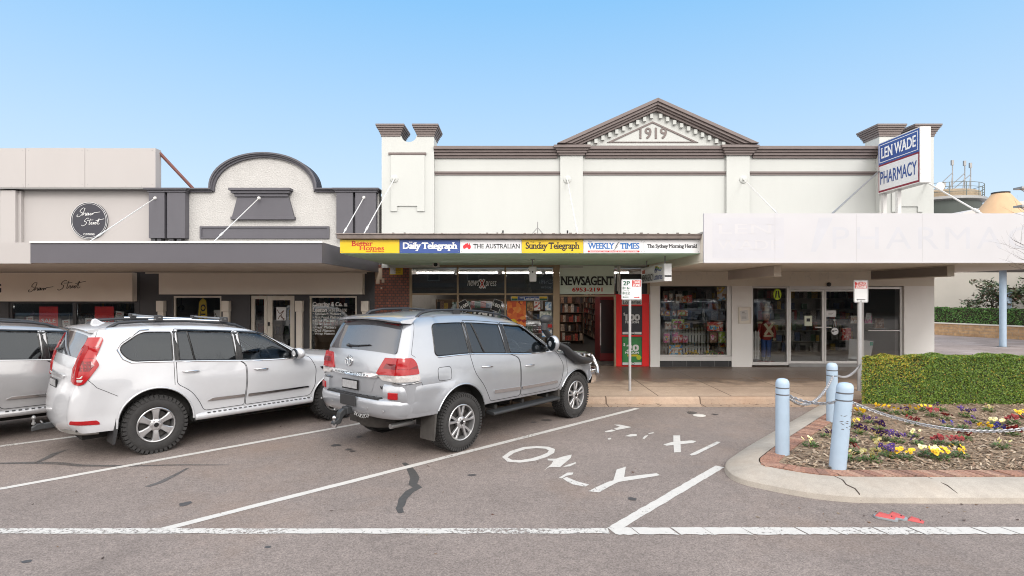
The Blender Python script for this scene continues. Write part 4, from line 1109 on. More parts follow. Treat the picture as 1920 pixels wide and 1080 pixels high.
def cdt(points, loops):
    vs = []; ed = []
    for lp in loops:
        o = len(vs); vs += [Vector((p[0], p[1])) for p in lp]; ed += [(o + i, o + (i + 1) % len(lp)) for i in range(len(lp))]
    vs += [Vector((p[0], p[1])) for p in points]
    r = geometry.delaunay_2d_cdt(vs, ed, [], 0, 1e-5)
    V = np.array([(v[0], v[1]) for v in r[0]]); Fc = np.array([f for f in r[2] if len(f) == 3])
    return V, Fc

class Car:
    def __init__(s, spec):
        s.sp = spec
        s.path = resample(fillet(spec['path']), .045)
        s.A = np.array([(p.x, p.y) for p in s.path])
        # corner radius and crown vary along the outline
        s.R = np.array([spec['edge_r'](p.x, p.y) for p in s.path]); s.CR = np.array([spec['crown'](p.x, p.y) for p in s.path])
        t = np.gradient(s.A, axis=0); t /= np.linalg.norm(t, axis=1)[:, None]
        s.N = np.stack([-t[:, 1], t[:, 0]], 1)            # outward: the path runs up the rear, over the roof and down the front
        zt, wt = zip(*spec['width']); s.zt, s.wt = np.array(zt), np.array(wt)
    def w(s, x, z):
        x, z = np.asarray(x, float), np.asarray(z, float)
        acc = 0
        for dz, k in ((-.05, .25), (0, .5), (.05, .25)): acc = acc + k * np.interp(z + dz, s.zt, s.wt)
        f = np.clip((x - s.sp['front_taper'][0]) / (s.sp['front_taper'][1] - s.sp['front_taper'][0]), 0, 1.2); acc = acc - s.sp['front_taper'][2] * f ** 2
        g = np.clip((s.sp['rear_taper'][0] - x) / (s.sp['rear_taper'][0] - s.sp['rear_taper'][1]), 0, 1.2); acc = acc - s.sp['rear_taper'][2] * g ** 2
        for (cx, cz, r, amt, sig) in s.sp['arches']:
            dd = np.hypot(x - cx, z - cz) - r
            acc = acc + amt * np.exp(-(np.clip(dd, 0, None) / sig) ** 2) * np.clip((1.25 - z) / .2, 0, 1)
        return acc
    def dist(s, x, z):
        x, z = np.asarray(x, float).ravel(), np.asarray(z, float).ravel()
        a, b = s.A[:-1], s.A[1:]; ab = b - a; L2 = (ab ** 2).sum(1)
        px_, pz_ = x[:, None] - a[:, 0], z[:, None] - a[:, 1]
        t = np.clip((px_ * ab[:, 0] + pz_ * ab[:, 1]) / L2, 0, 1)
        d2 = (px_ - t * ab[:, 0]) ** 2 + (pz_ - t * ab[:, 1]) ** 2
        k = d2.argmin(1); i = np.arange(len(x)); tt = t[i, k]
        return np.sqrt(d2[i, k]), s.R[k] * (1 - tt) + s.R[k + 1] * tt
    def y(s, x, z):
        x, z = np.asarray(x, float).ravel(), np.asarray(z, float).ravel()
        d_, r = s.dist(x, z); q = np.clip(1 - d_ / r, 0, 1)
        return s.w(x, z) - r * (1 - np.sqrt(np.clip(1 - q * q, 0, 1)))
    def side(s, sg):
        def m(a, b): return np.stack([a, sg * s.y(a, b), b], 1)
        return m
    def rear(s):
        zs = s.A[:, 1]; n = int(np.argmax(s.A[:, 1] > s.sp['rear_top']))
        def m(a, b):
            z = np.asarray(b, float); i = np.clip(np.searchsorted(zs[:n], z) - 1, 0, n - 2); t = np.clip((z - zs[i]) / np.maximum(zs[i + 1] - zs[i], 1e-6), 0, 1)
            P_ = s.A[i] * (1 - t[:, None]) + s.A[i + 1] * t[:, None]; N_ = s.N[i]; R_ = s.R[i] * (1 - t) + s.R[i + 1] * t; Cn = s.CR[i]
            W_ = s.w(P_[:, 0], P_[:, 1]) - R_; v = np.clip(np.asarray(a) / W_, -1, 1); k = Cn * (1 - v * v)
            return np.stack([P_[:, 0] + N_[:, 0] * k, np.asarray(a, float), P_[:, 1] + N_[:, 1] * k], 1)
        return m
    def patch(s, outline, mp, lift=.004, thick=.012, step=.05, out=None):
        """skin a 2-D outline onto the car surface"""
        ol = [(p[0], p[1]) for p in outline]; xs = [p[0] for p in ol]; zs = [p[1] for p in ol]
        gx, gz_ = np.meshgrid(np.arange(min(xs), max(xs), step), np.arange(min(zs), max(zs), step)); gx, gz_ = gx.ravel(), gz_.ravel()
        k = inside(ol, gx, gz_); V, Fc = cdt(list(zip(gx[k], gz_[k])), [ol])
        c = V[Fc].mean(1); Fc = Fc[inside(ol, c[:, 0], c[:, 1])]
        p = mp(V[:, 0], V[:, 1]); e = 1e-3
        du = mp(V[:, 0] + e, V[:, 1]) - mp(V[:, 0] - e, V[:, 1]); dv = mp(V[:, 0], V[:, 1] + e) - mp(V[:, 0], V[:, 1] - e)
        n = np.cross(du, dv); n /= np.maximum(np.linalg.norm(n, axis=1), 1e-9)[:, None]
        cen = np.array([1.2, 0, .9]); fl = ((p - cen) * n).sum(1) < 0; n[fl] *= -1
        f_ = p + n * lift; b_ = p + n * (lift - thick)
        cnt = {}
        for t in Fc:
            for i in range(3): cnt[(t[i], t[(i + 1) % 3])] = 1
        m = len(V); fs = [tuple(int(q) for q in t) for t in Fc]
        for (a, b) in list(cnt):
            if (b, a) not in cnt: fs.append((int(a), int(a + m), int(b + m), int(b)))
        return MB().add(np.vstack([f_, b_]).tolist(), fs)
    def line(s, pts, mp, r, n=6, closed=False, lift=0.0, flat=1.0):
        p = resample([Vector(q[:2]) for q in pts] + ([Vector(pts[0][:2])] if closed else []), .05)
        q = mp(np.array([v.x for v in p]), np.array([v.y for v in p]))
        return MB().tube(q.tolist(), r, n, flat=flat)

def build_wheel(root, x, sg, R, wd, yo, style, rimr, tread):
    """one wheel at axle x on side sg (-1 right): children tyre, rim, brake, centre cap"""
    wl = bpy.data.objects.new('wheel', None); C.objects.link(wl); wl.parent = root; wl.location = (x, sg * yo, R); WLOC[wl] = Vector((0, 0, 0))
    o = -1                                     # built facing -y, turned round for the left side
    if sg > 0: wl.rotation_euler = (0, 0, pi)
    mb = MB(); h = wd
    prof = [(rimr, .012), (rimr + .02, -.004), (rimr + .055, -.012), (R - .055, -.006), (R - .022, .012), (R - .006, .035), (R, .06), (R, h - .06), (R - .006, h - .035), (R - .03, h - .008), (rimr + .02, h), (rimr, h - .01)]
    mb.lathe(prof, (0, 0, 0), 'y', 64, closed=True)
    nt_ = tread
    for k in range(nt_):
        a = 2 * pi * k / nt_
        for (ya, yb, da) in ((.018, .075, 0), (.085, .135, .5), (.145, .195, 0), (h - .075, h - .018, .5)):
            a2 = a + da * 2 * pi / nt_; wdt = pi * R / nt_ * .72
            c = Vector((cos(a2) * (R + .003), (ya + yb) / 2, sin(a2) * (R + .003)))
            mb.obox(c, Vector((-sin(a2), 0, cos(a2))) * wdt, Vector((0, (yb - ya) / 2, 0)), Vector((cos(a2), 0, sin(a2))) * .009)
        c = Vector((cos(a) * (R - .022), .004, sin(a) * (R - .022))); mb.obox(c, Vector((-sin(a), 0, cos(a))) * pi * R / nt_ * .6, Vector((0, .012, 0)), Vector((cos(a), 0, sin(a))) * .022)
    mb.build('tyre', M_RUB, wl, local=True, smooth=35)
    mb = MB(); mb.lathe([(rimr + .004, .0), (rimr - .004, -.006), (rimr - .016, -.002), (rimr - .022, .02), (rimr - .03, .09), (rimr - .03, .14), (rimr + .002, .15)], (0, 0, 0), 'y', 56, closed=True)
    hubr = .075
    if style == 'six':
        for k in range(6):
            a = 2 * pi * (k + .5) / 6; ca, sa = cos(a), sin(a); U = Vector((ca, 0, sa)); T_ = Vector((-sa, 0, ca))
            sec = []
            for (rad, hw, yf, yb) in ((.05, .040, .012, .05), (.10, .034, .006, .05), (.17, .042, .002, .045), (rimr - .012, .062, .004, .04)):
                c = U * rad; sec.append([c - T_ * hw + Vector((0, yf + .012, 0)), c - T_ * hw * .7 + Vector((0, yf, 0)), c + T_ * hw * .7 + Vector((0, yf, 0)), c + T_ * hw + Vector((0, yf + .012, 0)), c + T_ * hw + Vector((0, yb, 0)), c - T_ * hw + Vector((0, yb, 0))])
            st = [v for q in sec for v in q]; mb.add(st, [(i * 6 + j, i * 6 + (j + 1) % 6, (i + 1) * 6 + (j + 1) % 6, (i + 1) * 6 + j) for i in range(3) for j in range(6)])
    else:
        for k in range(5):
            for sp_ in (-.20, .20):
                a0 = 2 * pi * k / 5 + pi / 2
                def pt(rad, off, y): a = a0 + sp_ * min(1, (rad - .03) / .12) + off / max(rad, .05); return Vector((cos(a) * rad, y, sin(a) * rad))
                sec = []
                for (rad, hw, yf, yb) in ((.05, .024, .014, .05), (.10, .019, .008, .05), (.16, .017, .004, .045), (rimr - .012, .022, .004, .04)):
                    sec.append([pt(rad, -hw, yf + .01), pt(rad, -hw * .6, yf), pt(rad, hw * .6, yf), pt(rad, hw, yf + .01), pt(rad, hw, yb), pt(rad, -hw, yb)])
                st = [v for q in sec for v in q]; mb.add(st, [(i * 6 + j, i * 6 + (j + 1) % 6, (i + 1) * 6 + (j + 1) % 6, (i + 1) * 6 + j) for i in range(3) for j in range(6)])
    mb.lathe([(.0, .004), (.07, .004), (.085, .014), (.085, .06), (0, .06)], (0, 0, 0), 'y', 30)
    mb.build('rim', M_ALLOY, wl, local=True, smooth=35)
    mb = MB(); mb.lathe([(.0, .075), (rimr - .045, .075), (rimr - .045, .10), (0, .10)], (0, 0, 0), 'y', 32); mb.build('brake_disc', M_HUBK, wl, local=True, smooth=35)
    mb = MB(); mb.lathe([(.0, -.006), (.026, -.006), (.031, .0), (.031, .01), (0, .01)], (0, 0, 0), 'y', 20)
    mb.build('centre_cap', M_TRIMK, wl, local=True, smooth=35)
    mb = MB()
    for k in range(6): a = 2 * pi * k / 6; mb.lathe([(0, -.004), (.009, -.004), (.011, .006), (0, .008)], (cos(a) * .058, 0, sin(a) * .058), 'y', 6)
    mb.split('wheel_nut', M_CHROME, wl, local=True)
    return wl

def make_car(spec, name, label, cat, loc, ang, pm, group):
    s = Car(spec); root = thing(name, label, cat, loc, group, rz=ang); L = dict(local=True)
    bot = spec['path'][0][1]
    loop = [tuple(p) for p in s.path]
    bx0, bx1 = s.path[-1].x, s.path[0].x; nb = 60
    z0, z1 = s.path[-1].y, s.path[0].y
    loop += [(bx0 + (bx1 - bx0) * k / nb, z0 + (z1 - z0) * k / nb) for k in range(1, nb)]
    archl = [[(cx + r * cos(2 * pi * k / 72), cz + r * sin(2 * pi * k / 72)) for k in range(72)] for (cx, cz, r, _, _) in spec['arches']]
    wins = [round_poly(*wn[1:3]) for wn in spec['windows']]
    doors = [round_poly(*dn) for dn in spec['doors']]
    pts = []
    for ph in (12, 25, 40, 55, 70, 82, 90):
        dd = s.R * (1 - cos(radians(ph))); q = s.A - s.N * dd[:, None]
        d_, _ = s.dist(q[:, 0], q[:, 1]); ok = (d_ > dd * .93) & (q[:, 1] > bot + .01); pts += [tuple(v) for v in q[ok]]
    gx, gz_ = np.meshgrid(np.arange(s.A[:, 0].min(), s.A[:, 0].max(), .055), np.arange(bot + .02, s.A[:, 1].max(), .05)); gx, gz_ = gx.ravel(), gz_.ravel()
    d_, r_ = s.dist(gx, gz_); ok = inside(loop, gx, gz_) & (d_ > r_ + .01); pts += list(zip(gx[ok], gz_[ok]))
    V, Fc = cdt(pts, [loop] + archl + wins + doors)
    cen = V[Fc].mean(1); ok = inside(loop, cen[:, 0], cen[:, 1])
    for al in archl: ok &= ~inside(al, cen[:, 0], cen[:, 1])
    Fc, cen = Fc[ok], cen[ok]
    cls = np.zeros(len(Fc), int)
    for i, dl in enumerate(doors): cls[inside(dl, cen[:, 0], cen[:, 1])] = 100 + i
    for i, wl in enumerate(wins): cls[inside(wl, cen[:, 0], cen[:, 1])] = 1 + i
    Y = s.y(V[:, 0], V[:, 1])
    body = MB(); parts = {}
    dparts = {}
    for sg in (-1, 1):
        P3 = np.stack([V[:, 0], sg * Y, V[:, 1]], 1)
        def sub(k):
            f = Fc[cls == k]; u, inv = np.unique(f, return_inverse=True); f = inv.reshape(-1, 3)
            if sg > 0: f = f[:, ::-1]
            return P3[u].tolist(), [tuple(int(a) for a in t) for t in f]
        body.add(*sub(0))
        for i in range(len(doors)):
            o = MB().add(*sub(100 + i)).build('door', pm, root, smooth=40, recalc=False, **L); WLOC[o] = Vector((0, 0, 0)); dparts[(i, sg)] = o
        for i, wn in enumerate(spec['windows']):
            own = root if wn[3] is None else dparts[(wn[3], sg)]
            MB().add(*sub(1 + i)).build('window' if own is not root else 'quarter_window', wn[0], own, smooth=40, recalc=False, **L)
            s.line(wins[i], s.side(sg), .009, 6, closed=True).build('window_seal', M_TRIMK, own, smooth=60, **L)
    # the skins that run across the car
    vv = np.linspace(-1, 1, 25)
    strips = {}
    Wp = s.w(s.A[:, 0], s.A[:, 1]) - s.R
    grid = [[(s.A[i, 0] + s.N[i, 0] * s.CR[i] * (1 - v * v), v * Wp[i], s.A[i, 1] + s.N[i, 1] * s.CR[i] * (1 - v * v)) for v in vv] for i in range(len(s.A))]
    for i in range(len(s.A) - 1):
        mx, mz = (s.A[i] + s.A[i + 1]) / 2; k = spec['strip'](mx, mz)
        b_ = body if k == 'body' else strips.setdefault(k, MB())
        g = []
        for j in range(24):
            b2 = b_
            if k == 'windscreen' and (j < 2 or j > 21): b2 = body
            b2.add([grid[i][j], grid[i][j + 1], grid[i + 1][j + 1], grid[i + 1][j]], [(3, 2, 1, 0)])
    bo = body.build('body', pm, root, smooth=40, merge=2e-4, recalc=True, **L); WLOC[bo] = Vector((0, 0, 0))
    for k, mb in strips.items(): mb.build(k, M_CLEARG if k == 'windscreen' else pm, root, smooth=40, merge=2e-4, recalc=True, **L)
    # door gaps
    for i, dl in enumerate(doors):
        for sg in (-1, 1): s.line(dl, s.side(sg), .0045, 5, closed=True).build('door_gap', M_GAP, dparts[(i, sg)], **L)
    # wheel housings, lips, cabin floor
    for (cx, cz, r, _, _) in spec['arches']:
        for sg in (-1, 1):
            a0 = -.15; K = 28; mb = MB(); vs = []; 
            ang_ = [a0 + (pi - 2 * a0) * k / K for k in range(K + 1)]
            X_ = np.array([cx + r * cos(a) for a in ang_]); Z_ = np.array([cz + r * sin(a) for a in ang_])
            Yo = s.w(X_, np.maximum(Z_, bot)) - .004
            for k in range(K + 1): vs += [(X_[k], sg * Yo[k], Z_[k]), (X_[k], sg * (Yo[k] - .04), Z_[k] + 0), (cx + (r + .02) * cos(ang_[k]), sg * .58, cz + (r + .02) * sin(ang_[k]))]
            fs = [(k * 3 + j, k * 3 + j + 1, k * 3 + j + 4, k * 3 + j + 3) for k in range(K) for j in range(2)]
            c0 = len(vs); vs.append((cx, sg * .57, cz)); fs += [(k * 3 + 2, c0, k * 3 + 5) for k in range(K)]
            mb.add(vs, fs).build('wheel_housing', M_UNDER, root, recalc=False, **L)
            lip = [(X_[k], sg * (Yo[k] + .004), Z_[k]) for k in range(K + 1) if Z_[k] > bot - .01]
            MB().tube(lip, .014, 6).build('arch_lip', spec.get('lip', pm), root, smooth=60, **L)
    B(s.A[:, 0].min() + .1, 2.25, -.78, .78, bot + .02, spec['belt'] - .06).build('cabin_floor', M_UNDER, root, **L)
    B(-.85, 3.3, -.56, .56, bot - .14, bot + .015).build('underbody', M_UNDER, root, **L)
    mb = MB()
    for xs_, bk in ((1.35, 1), (.45, 1)):
        for sg in (-1, 1):
            mb = MB(); mb.obox((xs_ - .22, sg * .38, spec['belt'] + .05), (.07, 0, .02), (0, .24, 0), (-.06, 0, .26)); mb.obox((xs_ - .30, sg * .38, spec['belt'] + .36), (.05, 0, 0), (0, .13, 0), (-.02, 0, .09)); mb.build('seat', M_SEAT, root, bevel=.04, **L)
    mb = MB(); rw = .19
    ring = [(1.78 - sin(.45) * rw * sin(a), -.38 + rw * cos(a), spec['belt'] + .02 + cos(.45) * rw * sin(a)) for a in [2 * pi * k / 24 for k in range(25)]]; mb.tube(ring, .016, 6); mb.obox((1.8, -.38, spec['belt'] + .0), (.02, 0, .005), (0, .17, 0), (0, 0, .025)); mb.build('steering_wheel', M_PLAST, root, smooth=60, **L)
    for x in (0, spec['wb']):
        for sg in (-1, 1): build_wheel(root, x, sg, *spec['wheel'])
    return s, root, dparts, bo

def lerp_plan(pts, step=.04): return resample(fillet(pts, 8), step)
def sweep_plan(plan, prof):
    """a moulded bar: plan = points (x, y) seen from above, prof = (outward offset, z)"""
    k = len(plan); mb = MB(); vs = []
    for i in range(k):
        t = (plan[min(i + 1, k - 1)] - plan[max(i - 1, 0)]).normalized(); n = Vector((-t.y, t.x))
        for (o, z) in prof: vs.append((plan[i].x + n.x * o, plan[i].y + n.y * o, z))
    m = len(prof); fs = [(i * m + j, i * m + (j + 1) % m, (i + 1) * m + (j + 1) % m, (i + 1) * m + j) for i in range(k - 1) for j in range(m)]
    fs += [tuple(range(m - 1, -1, -1)), tuple((k - 1) * m + j for j in range(m))]
    return mb.add(vs, fs)

def handle(s, dp, x, z, sg, m):
    q = s.side(sg)(np.array([x - .11, x - .085, x, x + .085, x + .11]), np.array([z, z, z + .004, z, z])); off = np.array([0, .030, .042, .030, 0])
    q[:, 1] += sg * off
    o = MB().tube(q.tolist(), [.010, .015, .017, .015, .010], 8, flat=.75).build('handle', m, dp, local=True, smooth=60)
    return o
def mirror(s, root, x, z, sg, m, sq=(.62, 1.12, .64)):
    y = float(s.y([x], [z])[0]); yy = sg * (y + .15)
    mr = MB().ball((x, yy, z + .05), .145, 16, 10, sq); mr.tube([(x, sg * (y - .04), z - .02), (x, sg * (y + .07), z - .01)], .035, 8)
    o = mr.build('wing_mirror', m, root, local=True, smooth=50)
    mb = MB().lathe([(0, 0), (.108, 0), (.118, .012), (0, .03)], (0, 0, 0), 'x', 24).xf(Matrix.Translation((x - .075, yy, z + .05)) @ Matrix.Rotation(sg * .12, 4, 'Z') @ Matrix.Diagonal((1, sq[1] * 1.05, sq[2] * 1.05, 1))); mb.build('mirror_glass', M_MIRR, o, local=True)
    return o

# ---------------------------------------------------------------- silver four wheel drive
def er(x, z):
    if x < -.5 and z < 1.3: return .16
    if x < -.3: return .13
    if z > 1.83: return .17
    if x > 3.2: return .28
    if x > 2.3: return .13
    return .11
def crn(x, z):
    if x < -.5 and z < 1.86: return .07
    if z > 1.83: return .035
    if x > 3.45 and z < 1.15: return .16
    return .06
LC = dict(
    path=[(-1.06, .60, 0), (-1.09, .86, .06), (-1.10, 1.18, .1), (-1.05, 1.40, .12), (-.86, 1.78, .08), (-.74, 1.875, .10), (-.2, 1.922, .25), (.6, 1.94, .3), (1.2, 1.922, .3), (1.56, 1.87, .2), (2.36, 1.375, .10), (2.6, 1.33, .12), (3.35, 1.235, .2), (3.60, 1.10, .14), (3.70, .90, .12), (3.70, .66, .08), (3.60, .56, 0)],
    edge_r=er, crown=crn, rear_top=1.90,
    width=[(.4, .94), (.55, .955), (.66, .982), (.9, .992), (1.08, .99), (1.18, .978), (1.33, .950), (1.40, .930), (1.6, .865), (1.8, .795), (2.0, .72)],
    front_taper=(2.5, 3.7, .13), rear_taper=(-.2, -1.1, .055),
    arches=[(0.0, .475, .475, .022, .09), (2.85, .475, .475, .022, .09)],
    windows=[(M_TINT, [(-.455, 1.37), (.185, 1.37), (.175, 1.80), (-.40, 1.80)], [.07, .03, .03, .07], None),
             (M_TINT, [(.25, 1.37), (1.0, 1.37), (.95, 1.80), (.235, 1.80)], [.03, .03, .03, .03], 0),
             (M_CLEARG, [(1.10, 1.37), (2.10, 1.37), (2.06, 1.43), (1.53, 1.79), (1.47, 1.805), (1.07, 1.805)], [.02, .03, .05, .06, .06, .03], 1)],
    doors=[([(.60, .62), (1.285, .62), (1.29, 1.30), (1.03, 1.36), (1.0, 1.835), (.20, 1.835), (.20, 1.33), (.26, 1.08), (.44, .90)], [.05, .05, .1, .02, .03, .03, .05, .25, .25]),
           ([(1.302, .62), (2.30, .62), (2.42, .85), (2.46, 1.10), (2.30, 1.355), (2.16, 1.385), (1.56, 1.82), (1.49, 1.84), (1.02, 1.838), (1.05, 1.36), (1.305, 1.30)], [.05, .08, .2, .15, .08, .02, .03, .03, .03, .02, .1])],
    strip=lambda x, z: 'windscreen' if (1.6 < x < 2.33 and z > 1.38) else ('tailgate' if (x < -.7 and z < 1.87) else ('bonnet' if (2.42 < x < 3.5 and z > 1.1) else 'body')),
    belt=1.36, wb=2.85, wheel=(.402, .275, .985, 'ten', .252, 56))
A51 = radians(49.3)
LR = Vector((-.705, 7.90))                         # rear right tyre on the ground
def place(R2, ang, yo): return (R2.x - sin(ang) * yo, R2.y + cos(ang) * yo, 0)
lc, lroot, ldoor, lbody = make_car(LC, 'parked_car', 'silver four wheel drive with a black snorkel, tow ball and chrome bull bar', 'car', place(LR, A51, .985), A51, M_SILVER, 'cars parked at an angle to the kerb')
Q = dict(local=True)
def LB(mb, name, m, parent=None, **k): return mb.build(name, m, parent or lroot, local=True, **k)
for sg in (-1, 1):
    sd = lc.side(sg)
    # black pillars, division bar, chrome belt and sill mouldings
    for pl_ in ([(1.0, 1.362), (1.1, 1.362), (1.07, 1.812), (.95, 1.812)], [(.185, 1.362), (.25, 1.362), (.237, 1.81), (.172, 1.81)]): LB(lc.patch(pl_, sd, .003, .01, .06), 'pillar_trim', M_TRIMK)
    LB(lc.line([(.50, 1.372), (.36, 1.80)], sd, .014, 6), 'division_bar', M_TRIMK, ldoor[(0, sg)])
    LB(lc.line([(-.42, 1.352), (2.2, 1.352)], sd, .010, 6), 'belt_moulding', M_CHROME)
    LB(lc.patch(round_poly([(.66, .735), (1.275, .735), (1.275, .79), (.66, .79)], .01), sd, .02, .03, .08), 'chrome_moulding', M_CHROME, ldoor[(0, sg)])
    LB(lc.patch(round_poly([(1.315, .735), (2.28, .735), (2.24, .79), (1.315, .79)], .01), sd, .02, .03, .08), 'chrome_moulding', M_CHROME, ldoor[(1, sg)])
    handle(lc, ldoor[(0, sg)], .52, 1.165, sg, M_CHROME); handle(lc, ldoor[(1, sg)], 1.52, 1.165, sg, M_CHROME)
    mm_ = mirror(lc, lroot, 2.06, 1.45, sg, M_SILVER, (.55, .80, .95))
    # weather shield
    LB(lc.line([(1.08, 1.80), (1.49, 1.795), (1.56, 1.765), (2.02, 1.45)], sd, .026, 6, lift=.01, flat=.4), 'weather_shield', M_TRIMK, ldoor[(1, sg)])
    # side step, mud flaps, roof rail
    st = MB(); st.prism([(sg * .86, .40), (sg * 1.03, .40), (sg * 1.045, .425), (sg * 1.03, .45), (sg * .86, .46)], .62, 2.30, 'x'); 
    LB(st, 'side_step', M_TOW, bevel=.015)
    st = MB(); 
    for x in (.8, 1.45, 2.1): LB(B(x - .03, x + .03, sg * .7, sg * .9, .46, .52), 'step_bracket', M_UNDER)
    fl = MB(); fl.prism([(-.50, .60), (-.465, .60), (-.505, .24), (-.53, .24)], sg * .70, sg * .985, 'y'); LB(fl, 'mud_flap', M_DIRTRUB)
    fl = MB(); fl.prism([(2.30, .60), (2.345, .60), (2.335, .36), (2.315, .36)], sg * .72, sg * .985, 'y'); LB(fl, 'mud_flap', M_DIRTRUB)
    yr = .60
    rl = MB(); zs_ = lambda x: float(np.interp(x, [-.74, -.2, .6, 1.2, 1.56], [1.885, 1.935, 1.955, 1.94, 1.89]))
    rail = [(-.52, zs_(-.52) - .02), (-.42, zs_(-.42) + .035), (-.2, zs_(-.2) + .045), (.3, zs_(.3) + .045), (.8, zs_(.8) + .04), (1.2, zs_(1.2) + .03), (1.38, zs_(1.38) + .02), (1.5, zs_(1.5) - .02)]
    rl.tube([(x, sg * yr, z) for x, z in rail], [.022, .027, .025, .023, .023, .023, .025, .022], 8, flat=.7)
    for x in (.25,): rl.box(x - .07, x + .07, sg * yr - .02, sg * yr + .02, zs_(x) - .02, zs_(x) + .05)
    LB(rl, 'roof_rail', M_PLAST, smooth=50)
    # tail lamps: corner half, tailgate half, clear lower part
    cn_ = lc.patch(round_poly([(-1.095, 1.16), (-.775, 1.16), (-.80, 1.31), (-.86, 1.375), (-1.05, 1.375)], [.0, .03, .06, .05, 0]), sd, .016, .05, .03); LB(cn_, 'tail_lamp', M_LENSR, smooth=40)
    LB(lc.patch([(-1.085, 1.235), (-.80, 1.235), (-.805, 1.27), (-1.075, 1.27)], sd, .0185, .01, .04), 'tail_lamp_band', M_LENSD)
    LB(lc.patch(round_poly([(-1.10, 1.075), (-.765, 1.075), (-.775, 1.152), (-1.095, 1.152)], [0, .03, .01, 0]), sd, .016, .05, .03), 'reversing_lamp', M_LENSW, smooth=40)
    LB(lc.patch([(-1.10, 1.05), (-.76, 1.05), (-.762, 1.068), (-1.10, 1.068)], sd, .02, .04, .04), 'lamp_trim', M_CHROME)
    rp = lc.rear(); E = .815
    LB(lc.patch([(sg * .845, 1.16), (sg * .845, 1.375), (sg * .80, 1.375), (sg * .62, 1.365), (sg * .50, 1.17), (sg * .52, 1.15)], rp, .016, .05, .03), 'tail_lamp', M_LENSR, smooth=40)
    LB(lc.patch([(sg * .845, 1.235), (sg * .845, 1.30), (sg * .66, 1.30), (sg * .62, 1.235)], rp, .0185, .01, .04), 'tail_lamp_band', M_LENSD)
    LB(lc.patch([(sg * .845, 1.075), (sg * .845, 1.15), (sg * .53, 1.14), (sg * .62, 1.085)], rp, .016, .05, .03), 'reversing_lamp', M_LENSW, smooth=40)
    # fuel flap on the right hand side, panel gaps
    if sg < 0: LB(lc.line(round_poly([(-.44, 1.035), (-.20, 1.035), (-.20, 1.215), (-.44, 1.215)], .05), sd, .0035, 5, closed=True), 'fuel_flap', M_GAP)
    LB(lc.line([(-1.0, 1.04), (-.74, 1.05), (-.70, .965), (-.60, .94), (-.36, .94)], sd, .0035, 5), 'panel_seam', M_GAP)
    LB(lc.line([(-.80, 1.38), (-.86, 1.42), (-.70, 1.80), (-.66, 1.90)], sd, .003, 5), 'panel_seam', M_GAP)
    LB(lc.line([(2.44, .60), (2.56, .95), (2.55, 1.2), (2.5, 1.3)], sd, .003, 5), 'panel_seam', M_GAP)
    LB(lc.patch(round_poly([(3.20, 1.03), (3.58, 1.0), (3.56, 1.10), (3.30, 1.18)], .03), sd, .014, .04, .04), 'headlight', M_LENSW, smooth=40)
rp = lc.rear()
LB(lc.patch(round_poly([(-.80, 1.425), (.80, 1.425), (.70, 1.80), (-.70, 1.80)], [.06, .06, .05, .05]), rp, .008, .02, .05), 'rear_window', M_REARG, smooth=40)
# roof spoiler
sp_ = MB(); n = 20
prof_ = lambda v: [(-.70, 1.915), (-.93 - .04 * (1 - v * v), 1.885 + .02 * (1 - v * v)), (-.965 - .05 * (1 - v * v), 1.872 + .02 * (1 - v * v)), (-.955 - .05 * (1 - v * v), 1.850 + .02 * (1 - v * v)), (-.80, 1.835)]
vs = []; fs = []
for i in range(n + 1):
    v = -1 + 2 * i / n; yw = .765 - .0 * abs(v)
    for (x, z) in prof_(v): vs.append((x + (.05 * abs(v) ** 8), v * (yw - (.03 if x < -.9 else 0)), z - .025 + .035 * (1 - v * v) * (1 if x > -.9 else .6)))
for i in range(n): fs += [(i * 5 + j, i * 5 + j + 1, (i + 1) * 5 + j + 1, (i + 1) * 5 + j) for j in range(4)]
fs += [tuple(range(5)), tuple(n * 5 + j for j in range(4, -1, -1))]
LB(sp_.add(vs, fs), 'roof_spoiler', M_SILVER, smooth=50)
LB(lc.patch([(-.62, 1.775), (.62, 1.775), (.66, 1.80), (-.66, 1.80)], rp, .011, .01, .05), 'high_brake_lamp', M_LENSD)
# wiper, emblem, garnish, plate, badges
q = rp(np.array([-.28, .0, .2]), np.array([1.50, 1.475, 1.47])) + np.array([[-.03, 0, .0]] * 3)
wp = MB().tube(q.tolist(), [.013, .015, .020], 6, flat=.6); wp.ball(q[2].tolist(), .034, 10, 6, (1, 1, .7)); LB(wp, 'rear_wiper', M_PLAST, smooth=50)
def rear_ring(cy, cz, ry, rz, r, n=28): 
    a = np.linspace(0, 2 * pi, n + 1); p = rp(cy + ry * np.cos(a), cz + rz * np.sin(a)); p[:, 0] -= .012
    return MB().tube(p.tolist(), r, 6, caps=False)
em = rear_ring(.12, 1.275, .083, .062, .009); 
for (ry, rz, dz) in ((.030, .058, .0), (.062, .024, .030)): em.v += []; em.add(*(lambda m: (m.v, m.f))(rear_ring(.12, 1.275 + dz, ry, rz, .008)))
LB(em, 'emblem', M_CHROME, smooth=60)
LB(lc.patch([(-.54, 1.108), (.54, 1.108), (.54, 1.155), (-.54, 1.155)], rp, .028, .05, .05), 'tailgate_garnish', M_CHROME, smooth=40)
xg = float(rp(np.array([0.]), np.array([1.13]))[0, 0]) - .034
text(lroot, 'LAND CRUISER', (xg, .06, 1.132), .80, .032, M_TRIMK, U=(0, -1, 0), V=(0, 0, 1), spacing=1.25, local=True)
xg2 = float(rp(np.array([-.62]), np.array([.98]))[0, 0]) - .010
text(lroot, 'V8', (xg2, -.62, .985), .115, .045, M_TRIMK, U=(0, -1, -.0), bold=.02, spacing=1.15, local=True)
text(lroot, 'SAHARA', (xg2 - .0, .66, 1.02), .20, .032, M_TRIMK, U=(0, -1, 0), bold=.02, spacing=1.2, local=True)
xp = float(rp(np.array([0.1]), np.array([.98]))[0, 0])
